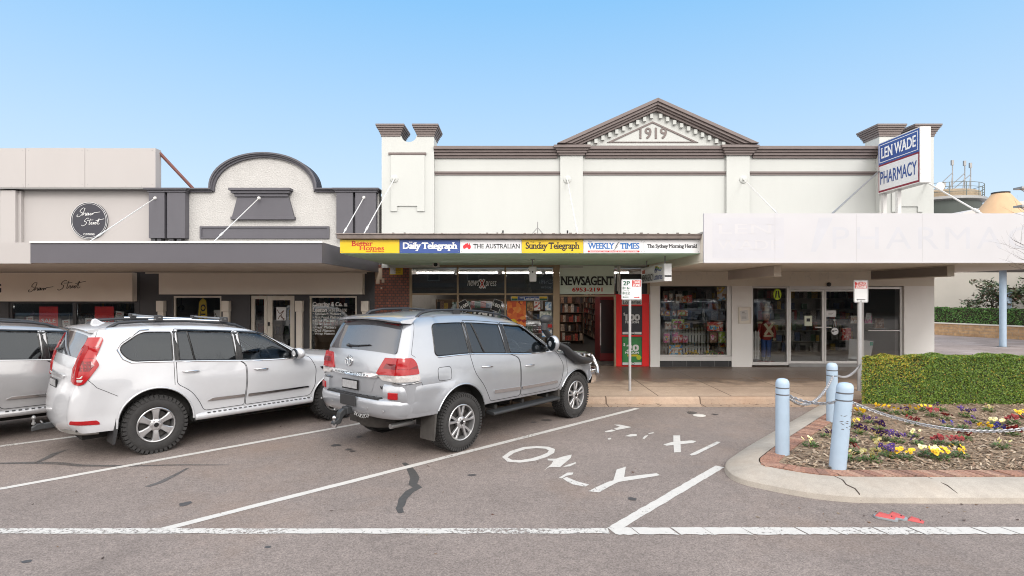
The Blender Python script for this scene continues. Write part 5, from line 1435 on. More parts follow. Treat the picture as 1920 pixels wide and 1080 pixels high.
LB(lc.patch(round_poly([(-.40, .90), (.45, .90), (.50, 1.085), (-.47, 1.085)], .05), rp, .004, .012, .05), 'plate_recess', M_SILVER, smooth=40)
LB(B(xp - .030, xp - .012, -.14, .24, .905, 1.045), 'number_plate', M_TRIMK, bevel=.004)
LB(B(xp - .034, xp - .0305, -.122, .222, .925, 1.028), 'plate_face', mat('blurred plate', (.30, .30, .31), rough=.6, var=.28, scale=22))
# rear bumper
def fit_arch(mb, r=.49, cz=.475, hinge=-.80):
    out = []
    for (x, y, z) in mb.v:
        if x > hinge:
            xa = -sqrt(max(r * r - (z - cz) ** 2, .02)); x = hinge + (x - hinge) * (xa - hinge) / (-.47 - hinge)
        out.append((x, y, z))
    mb.v = []
    for (x, y, z) in out:
        k = min(max((x + 1.04) / .26, 0), 1); lim = float(lc.w([x], [z])[0]) + .004
        if abs(y) > .84 and k > 0: y = y + (math.copysign(lim - max(0, .62 - z) * .5 - max(0, z - 1.03) * .8, y) - y) * k
        mb.v.append((x, y, z))
    return mb
def settle(root, f, tail=(-.5, 1)):
    """lower the nose: every part of the car except its wheels follows one gentle wedge"""
    for o in root.children_recursive:
        if o.type != 'MESH' or o.name.startswith(('tyre', 'rim', 'brake', 'centre_cap', 'wheel_nut')): continue
        me = o.data; co = np.empty(len(me.vertices) * 3); me.vertices.foreach_get('co', co); co = co.reshape(-1, 3)
        b_ = co[:, 0] < tail[0]; co[b_, 0] = tail[0] + (co[b_, 0] - tail[0]) * tail[1]
        co[:, 2] -= f(co[:, 0]) * np.clip((co[:, 2] - .5) / .7, 0, 1); me.vertices.foreach_set('co', co.ravel()); me.update()
def sstep(x, a, b): t = np.clip((x - a) / (b - a), 0, 1); return t * t * (3 - 2 * t)
plan = lerp_plan([(-.47, -.985, 0), (-.75, -.965, .2), (-1.10, -.93, .36), (-1.215, -.66, .30), (-1.245, 0, .5), (-1.215, .66, .30), (-1.10, .93, .36), (-.75, .965, .2), (-.47, .985, 0)], .03)
bp_ = fit_arch(sweep_plan(plan, [(-.07, .585), (-.035, .60), (-.008, .665), (.0, .77), (-.010, .82), (-.035, .842), (-.16, .842), (-.16, .585)]))
LB(bp_, 'rear_bumper', M_SILVER, smooth=60)
for sg in (-1, 1):
    pe = lerp_plan([(-.47, sg * .985, 0), (-.75, sg * .963, .2), (-1.07, sg * .925, .30), (-1.135, sg * .74, .18), (-1.145, sg * .64, 0)], .03)
    if sg > 0: pe = pe[::-1]
    pr = [(-.012, .80), (.0, .815), (.004, .92), (-.006, 1.0), (-.035, 1.05), (-.14, 1.055), (-.14, .80)]
    pe2 = pe
    LB(fit_arch(sweep_plan(pe2, pr)), 'bumper_corner', M_SILVER, smooth=60)
    ir = min(range(1, len(pe) - 1), key=lambda i: abs(abs(pe[i].y) - .80)); tg = (pe[ir + 1] - pe[ir - 1]).normalized(); nr = Vector((-tg.y, tg.x, 0)); q_ = Vector((pe[ir].x, pe[ir].y, .895)) + nr * .006
    LB(MB().obox(q_, Vector((tg.x, tg.y, 0)) * .075, nr * .012, Vector((0, 0, .045))), 'rear_reflector', M_LENSR, bevel=.008)
sp2 = MB(); sp2.prism([(-1.10, -.62), (-1.205, -.60), (-1.232, 0), (-1.205, .60), (-1.10, .62)], .836, .852, 'z'); LB(sp2, 'step_pad', M_PLAST)
sp2 = MB()
for k in range(9): y = -.54 + k * .135; sp2.box(-1.19, -1.11, y - .05, y + .05, .8525, .858)
LB(sp2, 'step_tread', M_PLAST)
LB(MB().prism([(-.17, .70), (.19, .70), (.19, .845), (-.17, .845)], -1.262, -1.243, 'x'), 'tow_cover', M_PLAST, bevel=.01)
for y in (-.72, -.40, .45, .75):
    x = float(np.interp(abs(y), [0, .72], [-1.246, -1.206])); LB(MB().lathe([(0, -.004), (.014, -.004), (.014, .004), (0, .004)], (x, y, .70), 'x', 14), 'parking_sensor', M_SILVER2)
tb = MB(); tb.prism([(-1.10, .66), (-1.34, .66), (-1.40, .62), (-1.42, .54), (-1.50, .50), (-1.50, .455), (-1.38, .47), (-1.34, .56), (-1.28, .60), (-1.10, .60)], -.02, .06, 'y'); tb.box(-1.30, -1.16, -.05, .09, .585, .68)
LB(tb, 'tow_bar', M_TOW, bevel=.01)
tb = MB(); tb.lathe([(.012, -.10), (.03, -.10), (.03, -.075), (.045, -.07), (.045, -.05), (.016, -.045), (.016, 0)], (-1.465, .02, .525), 'z', 16); tb.ball((-1.465, .02, .555), .030, 16, 10); LB(tb, 'tow_ball', M_CHROME, smooth=40)
tb = MB(); 
for k in range(7): a = k * .9; tb.lathe([(.02, -.006), (.028, 0), (.02, .006), (.014, 0)], (-1.22 + .01 * sin(a), -.12 - .05 * k, .60 - .02 * sin(k * .6)), 'y' if k % 2 else 'x', 8, closed=True)
LB(tb, 'safety_chain', M_STEELG)
# spare wheel slung under the tail, exhaust
sw = MB(); sw.lathe([(.20, 0), (.36, .0), (.39, .05), (.39, .17), (.36, .22), (.20, .22)], (-.62, -.02, .37), 'z', 40, closed=True); LB(sw, 'spare_wheel', M_DIRTRUB, smooth=40)
LB(MB().tube([(-.6, -.62, .46), (-1.0, -.62, .46)], .035, 10), 'exhaust_pipe', M_STEELG, smooth=50)
# snorkel on the right hand guard and pillar, bull bar
yS = lambda x, z, o: -(float(lc.y([x], [z])[0]) + o)
sn = MB(); pts_ = [(3.42, 1.09, .02), (3.25, 1.10, .05), (3.0, 1.12, .07), (2.80, 1.17, .075), (2.62, 1.27, .075), (2.45, 1.395, .06), (2.28, 1.50, .06), (2.16, 1.63, .07), (2.06, 1.74, .08)]
P3 = [(x, yS(x, min(z, 1.25) if x > 2.4 else z, o) if x > 2.3 else -.90 + (2.3 - x) * .14, z) for x, z, o in pts_]
sn.tube(P3, [.07, .115, .125, .12, .105, .085, .072, .065, .06], 12, flat=.62)
LB(sn, 'snorkel', M_PLAST, smooth=50)
hd = MB(); hx, hy, hz_ = 2.06, P3[-1][1], 1.80
hd.tube([(hx, hy, 1.72), (hx + .005, hy, 1.80), (hx + .01, hy, 1.84)], .058, 14)
hd.ball((hx + .03, hy, 1.895), .105, 18, 12, (1.0, .85, .78)); hd.tube([(hx + .03, hy, 1.90), (hx + .13, hy, 1.90), (hx + .165, hy, 1.90)], [.075, .075, .06], 14)
LB(hd, 'snorkel_head', M_PLAST, smooth=50)
bb = MB()
for z, r in ((1.18, .032), (.98, .03)): bb.tube([(3.62, -.78, z), (3.80, -.70, z), (3.86, -.5, z), (3.88, 0, z), (3.86, .5, z), (3.80, .70, z), (3.62, .78, z)], r, 10)
for y in (-.5, .5): bb.tube([(3.86, y, .62), (3.87, y, .98), (3.86, y, 1.20)], .032, 10)
for sg in (-1, 1): bb.tube([(3.82, sg * .66, 1.18), (3.88, sg * .70, 1.06), (3.86, sg * .80, .86), (3.72, sg * .90, .72)], .036, 10)
LB(bb, 'bull_bar', M_CHROME, smooth=50)
bb = sweep_plan(lerp_plan([(3.33, .99, 0), (3.55, .97, .1), (3.80, .75, .2), (3.85, 0, .5), (3.80, -.75, .2), (3.55, -.97, .1), (3.33, -.99, 0)]), [(-.1, .56), (0, .58), (.02, .7), (0, .86), (-.1, .88)])
LB(bb, 'front_bumper', M_CHROME, smooth=45)
settle(lroot, lambda x: .115 * sstep(x, -.1, 1.9) + .01 * np.clip(x - 1.9, 0, 2), (-.5, .93))
# ---------------------------------------------------------------- white wagon
def er2(x, z):
    if x < -.5 and z < 1.5: return .20
    if x < -.3: return .14
    if z > 1.68: return .13
    if x > 3.1: return .30
    if x > 2.2: return .13
    return .11
def crn2(x, z):
    if x < -.5 and z < 1.66: return .09
    if z > 1.66: return .035
    if x > 3.35 and z < 1.1: return .17
    return .06
H9 = dict(
    path=[(-.98, .40, 0), (-1.07, .50, .05), (-1.085, .66, .06), (-1.05, .86, .1), (-.99, 1.0, .1), (-.985, 1.18, .1), (-.93, 1.34, .08), (-.77, 1.62, .05), (-.71, 1.70, .05), (-.40, 1.735, .2), (.5, 1.775, .3), (1.05, 1.775, .3), (1.48, 1.73, .25), (2.28, 1.31, .10), (2.5, 1.275, .12), (3.25, 1.18, .2), (3.52, 1.04, .14), (3.62, .85, .12), (3.62, .58, .08), (3.5, .44, 0)],
    edge_r=er2, crown=crn2, rear_top=1.69,
    width=[(.3, .90), (.40, .925), (.48, .945), (.58, .938), (.70, .955), (.9, .965), (1.04, .968), (1.09, .958), (1.24, .935), (1.30, .922), (1.5, .878), (1.7, .825), (1.85, .77)],
    front_taper=(2.4, 3.62, .13), rear_taper=(-.1, -1.08, .085),
    arches=[(0.0, .435, .475, .030, .10), (2.80, .435, .47, .030, .10)],
    windows=[(M_TINT, [(-.30, 1.275), (.215, 1.275), (.215, 1.67), (-.15, 1.665), (-.44, 1.45)], [.10, .02, .02, .10, .10], None),
             (M_TINT, [(.30, 1.275), (1.09, 1.275), (1.05, 1.685), (.29, 1.68)], [.02, .02, .02, .02], 0),
             (M_CLEARG, [(1.19, 1.275), (2.10, 1.275), (2.02, 1.33), (1.52, 1.655), (1.44, 1.68), (1.15, 1.685)], [.02, .03, .05, .08, .06, .03], 1)],
    doors=[([(.62, .50), (1.20, .50), (1.23, .9), (1.225, 1.2), (1.12, 1.27), (1.08, 1.715), (.26, 1.715), (.255, .94), (.44, .82), (.55, .66)], [.05, .04, .2, .05, .02, .02, .02, .05, .2, .1]),
           ([(1.215, .50), (2.28, .50), (2.37, .7), (2.40, 1.05), (2.30, 1.265), (2.18, 1.285), (1.58, 1.69), (1.48, 1.715), (1.095, 1.715), (1.135, 1.27), (1.24, 1.2), (1.245, .9)], [.04, .08, .2, .15, .08, .02, .05, .03, .02, .02, .05, .2])],
    strip=lambda x, z: 'windscreen' if (1.55 < x < 2.25 and z > 1.325) else ('tailgate' if (x < -.66 and z < 1.69) else ('bonnet' if (2.36 < x < 3.42 and z > 1.05) else 'body')),
    belt=1.275, wb=2.80, wheel=(.395, .27, .955, 'six', .236, 40))
A48 = radians(48.5)
HR = Vector((-4.94, 7.78))
def wagon(label, R2, ang, pm, name='parked_car', dress=True):
    s, root, dp, bo = make_car(H9, name, label, 'car', place(R2, ang, .955), ang, pm, 'cars parked at an angle to the kerb')
    def LB(mb, nm, m, parent=None, **k): return mb.build(nm, m, parent or root, local=True, **k)
    rp = s.rear()
    for sg in (-1, 1):
        sd = s.side(sg)
        LB(s.patch([(1.09, 1.268), (1.19, 1.268), (1.15, 1.69), (1.05, 1.69)], sd, .003, .01, .06), 'pillar_trim', M_TRIMK, dp[(0, sg)])
        LB(s.patch([(.235, 1.268), (.30, 1.268), (.29, 1.685), (.235, 1.685)], sd, .003, .01, .06), 'pillar_trim', M_TRIMK, dp[(0, sg)])
        LB(s.line([(.50, 1.275), (.43, 1.68)], sd, .014, 6), 'division_bar', M_TRIMK, dp[(0, sg)])
        LB(s.line(round_poly([(2.16, 1.262), (-.30, 1.258), (-.455, 1.45), (-.17, 1.69), (.25, 1.70), (1.46, 1.705), (1.56, 1.675)], [0, .10, .10, .12, .02, .05, 0])[:-12] if 0 else [(2.16, 1.262), (.2, 1.258), (-.29, 1.258), (-.38, 1.31), (-.455, 1.44), (-.40, 1.52), (-.17, 1.685), (-.05, 1.70)], sd, .011, 6), 'belt_moulding', M_CHROME)
        LB(s.line([(.30, 1.70), (1.05, 1.703)], sd, .028, 6, flat=.4), 'weather_shield', M_TRIMK, dp[(0, sg)])
        LB(s.line([(1.14, 1.703), (1.44, 1.70), (1.56, 1.66), (2.0, 1.365)], sd, .026, 6, flat=.4), 'weather_shield', M_TRIMK, dp[(1, sg)])
        handle(s, dp[(0, sg)], .44, 1.115, sg, M_CHROME); handle(s, dp[(1, sg)], 1.46, 1.115, sg, M_CHROME)
        LB(s.patch(round_poly([(.66, .645), (1.20, .645), (1.20, .69), (.74, .685)], .015), sd, .018, .03, .06), 'side_moulding', M_CHROME, dp[(0, sg)])
        LB(s.patch(round_poly([(1.255, .645), (2.27, .675), (2.25, .70), (1.255, .69)], .012), sd, .018, .03, .06), 'side_moulding', M_CHROME, dp[(1, sg)])
        mo = mirror(s, root, 2.02, 1.30, sg, pm)
        # running board skirt under the doors
        st = MB(); st.prism([(sg * .80, .36), (sg * .955, .37), (sg * .985, .41), (sg * .975, .455), (sg * .93, .485), (sg * .80, .49)], .50, 2.34, 'x'); LB(st, 'running_board', pm, bevel=.018)
        st = MB()
        for k in range(22): st.box(.66 + k * .075, .70 + k * .075, sg * .955, sg * .984, .462, .470)
        LB(st, 'step_tread', M_PLAST)
        fl = MB(); fl.prism([(-.49, .56), (-.44, .50), (-.50, .22), (-.535, .22), (-.52, .4)], sg * .66, sg * .955, 'y'); LB(fl, 'mud_flap', M_PLAST)
        fl = MB(); fl.prism([(.47, .50), (.50, .50), (.51, .37), (.49, .37)], sg * .72, sg * .955, 'y'); LB(fl, 'mud_flap', M_PLAST)
        # lamps: tall slanted tail lamp wrapping the corner
        TL_ = round_poly([(-1.0, 1.02), (-.965, 1.0), (-.90, 1.02), (-.70, 1.25), (-.745, 1.335), (-.63, 1.575), (-.645, 1.605), (-.79, 1.60), (-.93, 1.34), (-.985, 1.2)], [0, .02, .03, .03, .03, .02, .02, .0, 0, 0])
        LB(s.patch(TL_, sd, .018, .05, .025), 'tail_lamp', M_LENSR, smooth=35)
        LB(s.patch([(-.965, 1.175), (-.83, 1.175), (-.765, 1.245), (-.80, 1.30), (-.90, 1.31), (-.95, 1.24)], sd, .0195, .01, .04), 'tail_lamp_core', M_LENSD)
        for (za_, zb_) in ((1.335, 1.345), (1.475, 1.488)): LB(s.patch([(-.92 + (za_ - 1.335) * .5, za_), (-.76 + (za_ - 1.335) * .55, za_), (-.755 + (za_ - 1.335) * .55, zb_), (-.915 + (za_ - 1.335) * .5, zb_)], sd, .020, .01, .03), 'tail_lamp_band', M_LENSD)
        for z in (1.045, 1.09): LB(s.patch(round_poly([(-.99, z), (-.92, z), (-.90, z + .03), (-.985, z + .03)], .008), sd, .021, .01, .03), 'reversing_lamp', M_LENSW)
        LB(s.patch([(sg * .80, 1.02), (sg * .80, 1.33), (sg * .78, 1.50), (sg * .70, 1.50), (sg * .70, 1.30), (sg * .64, 1.2), (sg * .64, 1.04)], rp, .016, .05, .04), 'tail_lamp', M_LENSR, smooth=40)
        LB(s.patch(round_poly([(-1.055, .525), (-.70, .505), (-.70, .53), (-.74, .56), (-1.05, .57)], .012), sd, .010, .03, .03), 'rear_reflector', M_LENSR)
        LB(s.line([(-.86, 1.08), (-.74, .97), (-.46, .84)], sd, .0035, 5), 'panel_seam', M_GAP)
        LB(s.line([(.225, 1.27), (.225, .93)], sd, .0035, 5), 'panel_seam', M_GAP)
        LB(s.line([(-.73, 1.60), (-.68, 1.69)], sd, .0035, 5), 'panel_seam', M_GAP)
        # guard vent
        LB(s.patch([(2.47, 1.06), (2.78, 1.075), (2.70, 1.01), (2.50, 1.01)], sd, .010, .03, .04), 'guard_vent', M_TRIMK)
        LB(s.line([(2.47, 1.055), (2.76, 1.065), (2.69, 1.018), (2.52, 1.018)], sd, .007, 5, lift=.0), 'vent_trim', M_CHROME)
        LB(s.patch(round_poly([(3.12, .99), (3.50, .95), (3.48, 1.03), (3.22, 1.12)], .03), sd, .014, .04, .04), 'headlight', M_LENSW, smooth=40)
        # roof rails
        zs_ = lambda x: float(np.interp(x, [-.70, -.4, .5, 1.05, 1.48], [1.71, 1.75, 1.79, 1.79, 1.745])); yr = .60
        rl = MB(); rl.tube([(x, sg * yr, zs_(x) + dz) for x, dz in ((-.52, -.02), (-.36, .035), (-.1, .045), (.5, .045), (1.0, .04), (1.2, .03), (1.36, -.02))], [.03, .034, .03, .028, .03, .032, .028], 8, flat=.7); LB(rl, 'roof_rail', M_PLAST, smooth=50)
        if dress:
            rl = MB(); rl.tube([(x, sg * yr, zs_(x) + .063) for x in (.0, .4, .8, 1.05)], .019, 8); LB(rl, 'rail_trim', M_CHROME, smooth=50)
    if dress:
        for x in (.12, 1.02):
            zz = zs_(x) + .075; cb = MB(); cb.tube([(x, -.68, zz + .02), (x, -.55, zz + .03), (x, .55, zz + .03), (x, .68, zz + .02)], .022, 8, flat=.6); LB(cb, 'cross_bar', M_STEELG, smooth=50)
            for sg in (-1, 1): LB(MB().box(x - .045, x + .045, sg * .57, sg * .68, zz - .03, zz + .055), 'bar_clamp', M_PLAST, bevel=.012)
    LB(s.patch(round_poly([(-.74, 1.335), (.74, 1.335), (.64, 1.615), (-.64, 1.615)], .06), rp, .008, .02, .05), 'rear_window', M_REARG, smooth=40)
    sp = MB(); n = 16; vs = []; fs = []
    for i in range(n + 1):
        v = -1 + 2 * i / n
        for (x, z) in ((-.55, 1.728), (-.79, 1.705), (-.82, 1.692), (-.81, 1.675), (-.66, 1.65)): vs.append((x - .05 * (1 - v * v), v * .71, z + .025 * (1 - v * v)))
    for i in range(n): fs += [(i * 5 + j, i * 5 + j + 1, (i + 1) * 5 + j + 1, (i + 1) * 5 + j) for j in range(4)]
    fs += [tuple(range(5)), tuple(n * 5 + j for j in range(4, -1, -1))]
    LB(sp.add(vs, fs), 'roof_spoiler', pm, smooth=50)
    fn = MB(); fn.prism([(-.60, 1.74), (-.34, 1.755), (-.44, 1.79), (-.52, 1.835), (-.57, 1.82)], -.03, .03, 'y'); LB(fn, 'antenna_fin', pm, bevel=.012)
    q = rp(np.array([-.05, .25]), np.array([1.40, 1.37])); q[:, 0] -= .03
    LB(MB().tube(q.tolist(), [.014, .02], 6), 'rear_wiper', M_PLAST)
    LB(s.patch(round_poly([(-.42, 1.07), (.42, 1.07), (.42, 1.11), (-.42, 1.11)], .015), rp, .03, .05, .05), 'tailgate_garnish', M_CHROME)
    xp = float(rp(np.array([0.]), np.array([.98]))[0, 0])
    LB(B(xp - .03, xp - .01, -.19, .19, .93, 1.04), 'number_plate', M_TRIMK); LB(B(xp - .034, xp - .031, -.175, .175, .945, 1.025), 'plate_face', MATS['blurred plate'])
    sk = sweep_plan(lerp_plan([(-.70, -.88, 0), (-.87, -.85, .1), (-1.04, -.66, .2), (-1.10, 0, .5), (-1.04, .66, .2), (-.87, .85, .1), (-.70, .88, 0)]), [(-.10, .36), (-.04, .365), (.0, .385), (.004, .43), (-.1, .43)]); LB(sk, 'bumper_skirt', mat('grey bumper skirt', (.16, .15, .14), rough=.6, var=.15), smooth=45)
    tb = MB(); tb.box(-1.24, -1.0, -.04, .04, .385, .46); tb.prism([(-1.20, .46), (-1.34, .46), (-1.40, .42), (-1.40, .37), (-1.32, .38), (-1.20, .39)], -.035, .035, 'y'); LB(tb, 'tow_bar', M_TOW, bevel=.008)
    tb = MB(); tb.lathe([(.03, 0), (.03, .02), (.016, .025), (.016, .07)], (-1.37, 0, .46), 'z', 14); tb.ball((-1.37, 0, .545), .03, 14, 10); tb.tube([(-1.27, -.05, .48), (-1.27, .05, .48)], .012, 8); LB(tb, 'tow_ball', M_STEELG, smooth=40)
    settle(root, lambda x: -.03 + .14 * sstep(x, -.6, 2.0), (-.40, .80))
    return s, root
WAGON = wagon('white wagon with tall red tail lamps, chunky tyres and silver roof bars', HR, A48, M_PEARL)
wagon('pale silver wagon cut off by the left edge, behind the white wagon', Vector((-7.99, 7.85)), A48, M_SILVER2, dress=False)
# ================================================================ GARDEN ISLAND
def offset_in(poly, d_):
    """inward offset of an open chain running with its inside on the left"""
    out = []
    for i in range(len(poly)):
        a, b = poly[max(i - 1, 0)], poly[min(i + 1, len(poly) - 1)]; t = (b - a).normalized(); out.append(poly[i] + Vector((-t.y, t.x)) * d_)
    return out
chain = fillet([(6.32, KY - .02, 0), (3.25, 7.85, .5), (2.66, 7.12, .45), (2.58, 6.55, .55), (3.35, 5.92, .7), (4.6, 5.90, .5), (12.5, 5.93, 0)], 7)
chain = resample(chain, .12)
prof = [(0, 0), (.015, .055), (.05, .085), (.30, .148), (.40, .152)]
rows = [[(p.x, p.y, z) for p in offset_in(chain, o)] for o, z in prof]
isl = MB(); k = len(chain)
isl.add([v for r in rows for v in r], [(j * k + i, j * k + i + 1, (j + 1) * k + i + 1, (j + 1) * k + i) for j in range(len(prof) - 1) for i in range(k - 1)])
isl.build('island_kerb', M_ISLK, kind='structure', smooth=30)
M_CRK = mat('joint crack', (.06, .045, .035), rough=.9, var=.2)
def crack(pts):
    mb = MB(); q = [Vector(p) for p in pts]; mb.tube(q, [.004] + [.009] * (len(q) - 2) + [.006], 5); mb.build('kerb_crack', M_CRK, kind='structure')
def on_kerb(i, o):
    zz = np.interp(o, [p[0] for p in prof], [p[1] for p in prof]); t = (chain[i + 1] - chain[i - 1]).normalized(); n = Vector((-t.y, t.x)); p = chain[i] + n * o; return (p.x, p.y, float(zz) - .001)
ic = min(range(1, k - 1), key=lambda i: (chain[i] - Vector((3.62, 5.9))).length)
crack([on_kerb(ic + 1, .005), on_kerb(ic + 1, .05), on_kerb(ic + 1, .13), on_kerb(ic, .2), on_kerb(ic, .28), on_kerb(ic - 1, .40)])
ic2 = min(range(1, k - 1), key=lambda i: (chain[i] - Vector((4.75, 5.9))).length); crack([on_kerb(ic2, .06), on_kerb(ic2, .2), on_kerb(ic2 - 1, .38)])
# brick edging laid across the kerb, then the bed of mulch
M_EDGEB = palette_mat('edging brick', [(.28, .145, .10), (.24, .125, .09), (.31, .175, .125), (.21, .115, .085), (.33, .20, .145)], rough=.85, noise=.3)
inner0, inner1 = resample(offset_in(chain, .412), .045), offset_in(chain, .63)
mb = MB(); acc = 0; base_ = resample(chain, .02); s_ = 0; last = None
cum = [0]
for a, b in zip(base_, base_[1:]): cum.append(cum[-1] + (b - a).length)
pos = .0
def at_len(L_):
    i = min(max(int(np.searchsorted(cum, L_)), 1), len(base_) - 2); t = (base_[i + 1] - base_[i - 1]).normalized(); return base_[i], t, Vector((-t.y, t.x))
rb = random.Random(5)
while pos < cum[-1] - .12:
    p, t, n = at_len(pos + .055); lean = .35 if p.y < 6.1 and p.x > 3.6 else .0
    c = p + n * .52 + t * 0; h = .152 + rb.uniform(.004, .010)
    u = (t * .050); v = (n * .105 - t * lean * .10)
    vs = [(c.x + a * u.x + b * v.x, c.y + a * u.y + b * v.y, z) for z in (.05, h) for a, b in ((-1, -1), (1, -1), (1, 1), (-1, 1))]
    mb.add(vs, [(4, 5, 6, 7), (0, 1, 5, 4), (1, 2, 6, 5), (2, 3, 7, 6), (3, 0, 4, 7)]); pos += .112
mb.build('brick_edging', M_EDGEB, kind='structure', recalc=False)
bedc = offset_in(chain, .41)
bp_ = [(p.x, p.y) for p in bedc] + [(12.5, KY - .02)]
mb = MB(); tri = geometry.tessellate_polygon([[Vector((*p, 0)) for p in bp_]])
mb.add([(*p, .148) for p in bp_], [tuple(t) for t in tri])
for q, f in enumerate(mb.f):
    a, b, c = (Vector(mb.v[i]) for i in f)
    if (b - a).cross(c - a).z < 0: mb.f[q] = f[::-1]
mb.build('garden_soil', ground_mat('mulch soil', (.23, .165, .11), agg=.5, ascale=70, dirt=(.26, .18, .12), dirt_amt=.5, stain=.3, bump=.8), kind='structure', recalc=False)
bed_in = [(p.x, p.y) for p in offset_in(chain, .66)] + [(12.5, KY - .05)]
def in_bed(x, y): return bool(inside(bed_in, np.array([x]), np.array([y]))[0])
rr = random.Random(11); mb = MB(); cnt = 0
while cnt < 9000:
    x = rr.uniform(3.0, 9.5); y = 6.5 + 4.2 * rr.random() ** 1.4
    if not in_bed(x, y): continue
    cnt += 1; s = rr.uniform(.012, .045); wv = s * rr.uniform(.15, .4); a = rr.uniform(0, pi); z = .150 + rr.uniform(.0, .022); ti = rr.uniform(-.35, .35) * s
    ca, sa = cos(a), sin(a)
    mb.add([(x - ca * s - sa * wv, y - sa * s + ca * wv, z - ti), (x - ca * s + sa * wv, y - sa * s - ca * wv, z - ti), (x + ca * s + sa * wv, y + sa * s - ca * wv, z + ti), (x + ca * s - sa * wv, y + sa * s + ca * wv, z + ti + .004)], [(0, 1, 2, 3)])
mb.build('mulch', palette_mat('bark mulch', [(.27, .19, .125), (.36, .27, .185), (.18, .115, .075), (.43, .34, .25), (.22, .14, .09), (.31, .235, .175)], rough=.9), kind='stuff', recalc=False)

# pansies: one tuft of leaves with its own flowers per plant
M_LEAF = palette_mat('pansy leaf', [(.050, .11, .022), (.075, .16, .03), (.04, .085, .02), (.10, .19, .045), (.13, .20, .06)], rough=.55)
FLW = {'purple': palette_mat('purple petals', [(.045, .012, .12), (.07, .02, .17), (.03, .008, .075)], rough=.6), 'yellow': palette_mat('yellow petals', [(.80, .50, .01), (.85, .62, .03), (.80, .42, .01)], rough=.6),
       'red': palette_mat('maroon petals', [(.20, .012, .014), (.27, .02, .02), (.13, .01, .012)], rough=.6), 'cream': palette_mat('cream petals', [(.75, .66, .22), (.80, .74, .42)], rough=.6), 'blue': palette_mat('blue petals', [(.03, .03, .30), (.05, .045, .36)], rough=.6)}
M_EYE = {'purple': (.6, .4, .02), 'yellow': (.05, .02, .01), 'red': (.02, .01, .01), 'cream': (.5, .3, .02), 'blue': (.7, .5, .05)}
def pansy_parts(col, seed, nf):
    r = random.Random(seed); lf = MB()
    for i in range(95):
        a = r.uniform(0, 2 * pi); rad = .085 * sqrt(r.random()); z = r.uniform(.012, .075) * (1 - rad * 5); s = r.uniform(.012, .024)
        c = Vector((cos(a) * rad, sin(a) * rad, z)); t = Vector((cos(a + r.uniform(-.8, .8)), sin(a + r.uniform(-.8, .8)), r.uniform(-.1, .9))).normalized(); b = t.cross(Vector((0, 0, 1))).normalized() * s * .5
        lf.add([c - t * s, c + b, c + t * s, c - b], [(0, 1, 2, 3)])
    fl = []
    for i in range(nf):
        a = r.uniform(0, 2 * pi); rad = .09 * sqrt(r.random()); z = r.uniform(.075, .115)
        c = Vector((cos(a) * rad, sin(a) * rad, z)); n = Vector((r.uniform(-.6, .6), -1.0 + r.uniform(-.2, .6), r.uniform(.3, .9))).normalized(); u = n.cross(Vector((0, 0, 1))).normalized(); v = n.cross(u) * -1
        m = MB(); R0 = r.uniform(.015, .022)
        for (ang, rr_, ln) in ((2.2, 1.0, .0), (.95, 1.0, .0), (3.4, .95, .15), (-.25, .95, .15), (-1.57, 1.1, .3)):
            pc = c + (u * cos(ang) + v * sin(ang)) * R0 * .62 + n * (.003 * (1 + ln)); pr = R0 * .62 * rr_
            m.add([pc + (u * cos(2 * pi * k / 8) + v * sin(2 * pi * k / 8)) * pr + n * r.uniform(-.003, .003) for k in range(8)], [tuple(range(8))])
        m.cm = 1; m.add([c + n * .009 + (u * cos(2 * pi * k / 6) + v * sin(2 * pi * k / 6)) * R0 * .2 for k in range(6)], [tuple(range(6))])
        m.add([c, c + Vector((.003, 0, 0)), Vector((c.x * .3, c.y * .3, .01))], [(0, 1, 2)])
        fl.append(m)
    return lf, fl
PROTO = {}
def pansy(col, px, py, var, label, scale=1.0, nf=None):
    z = .155; x, y = G(px, py, z)
    t = thing('pansy_plant', label, 'flower', (x, y, z - .01), 'pansies in the garden bed', rz=(px * 7 % 13) * .5)
    t.scale = (scale * 1.15,) * 3
    k = (col, var)
    if k not in PROTO:
        lf, fl = pansy_parts(col, hash(col) % 50 + var * 7 if False else len(PROTO) * 13 + 3, nf or (15 if var == 0 else 9 if var == 1 else 4)); em = mat(col + ' eye', M_EYE[col], rough=.7, var=0)
        PROTO[k] = ([lf.build('foliage', M_LEAF, t, local=True, recalc=False)], [m.build('flower', [FLW[col], em], t, local=True, recalc=False) for m in fl])
    else:
        for o in PROTO[k][0] + PROTO[k][1]:
            c = o.copy(); C.objects.link(c); c.parent = t
    return t
def cz(u, v): return 1380 + u / 3.374, 640 + v / 3.375
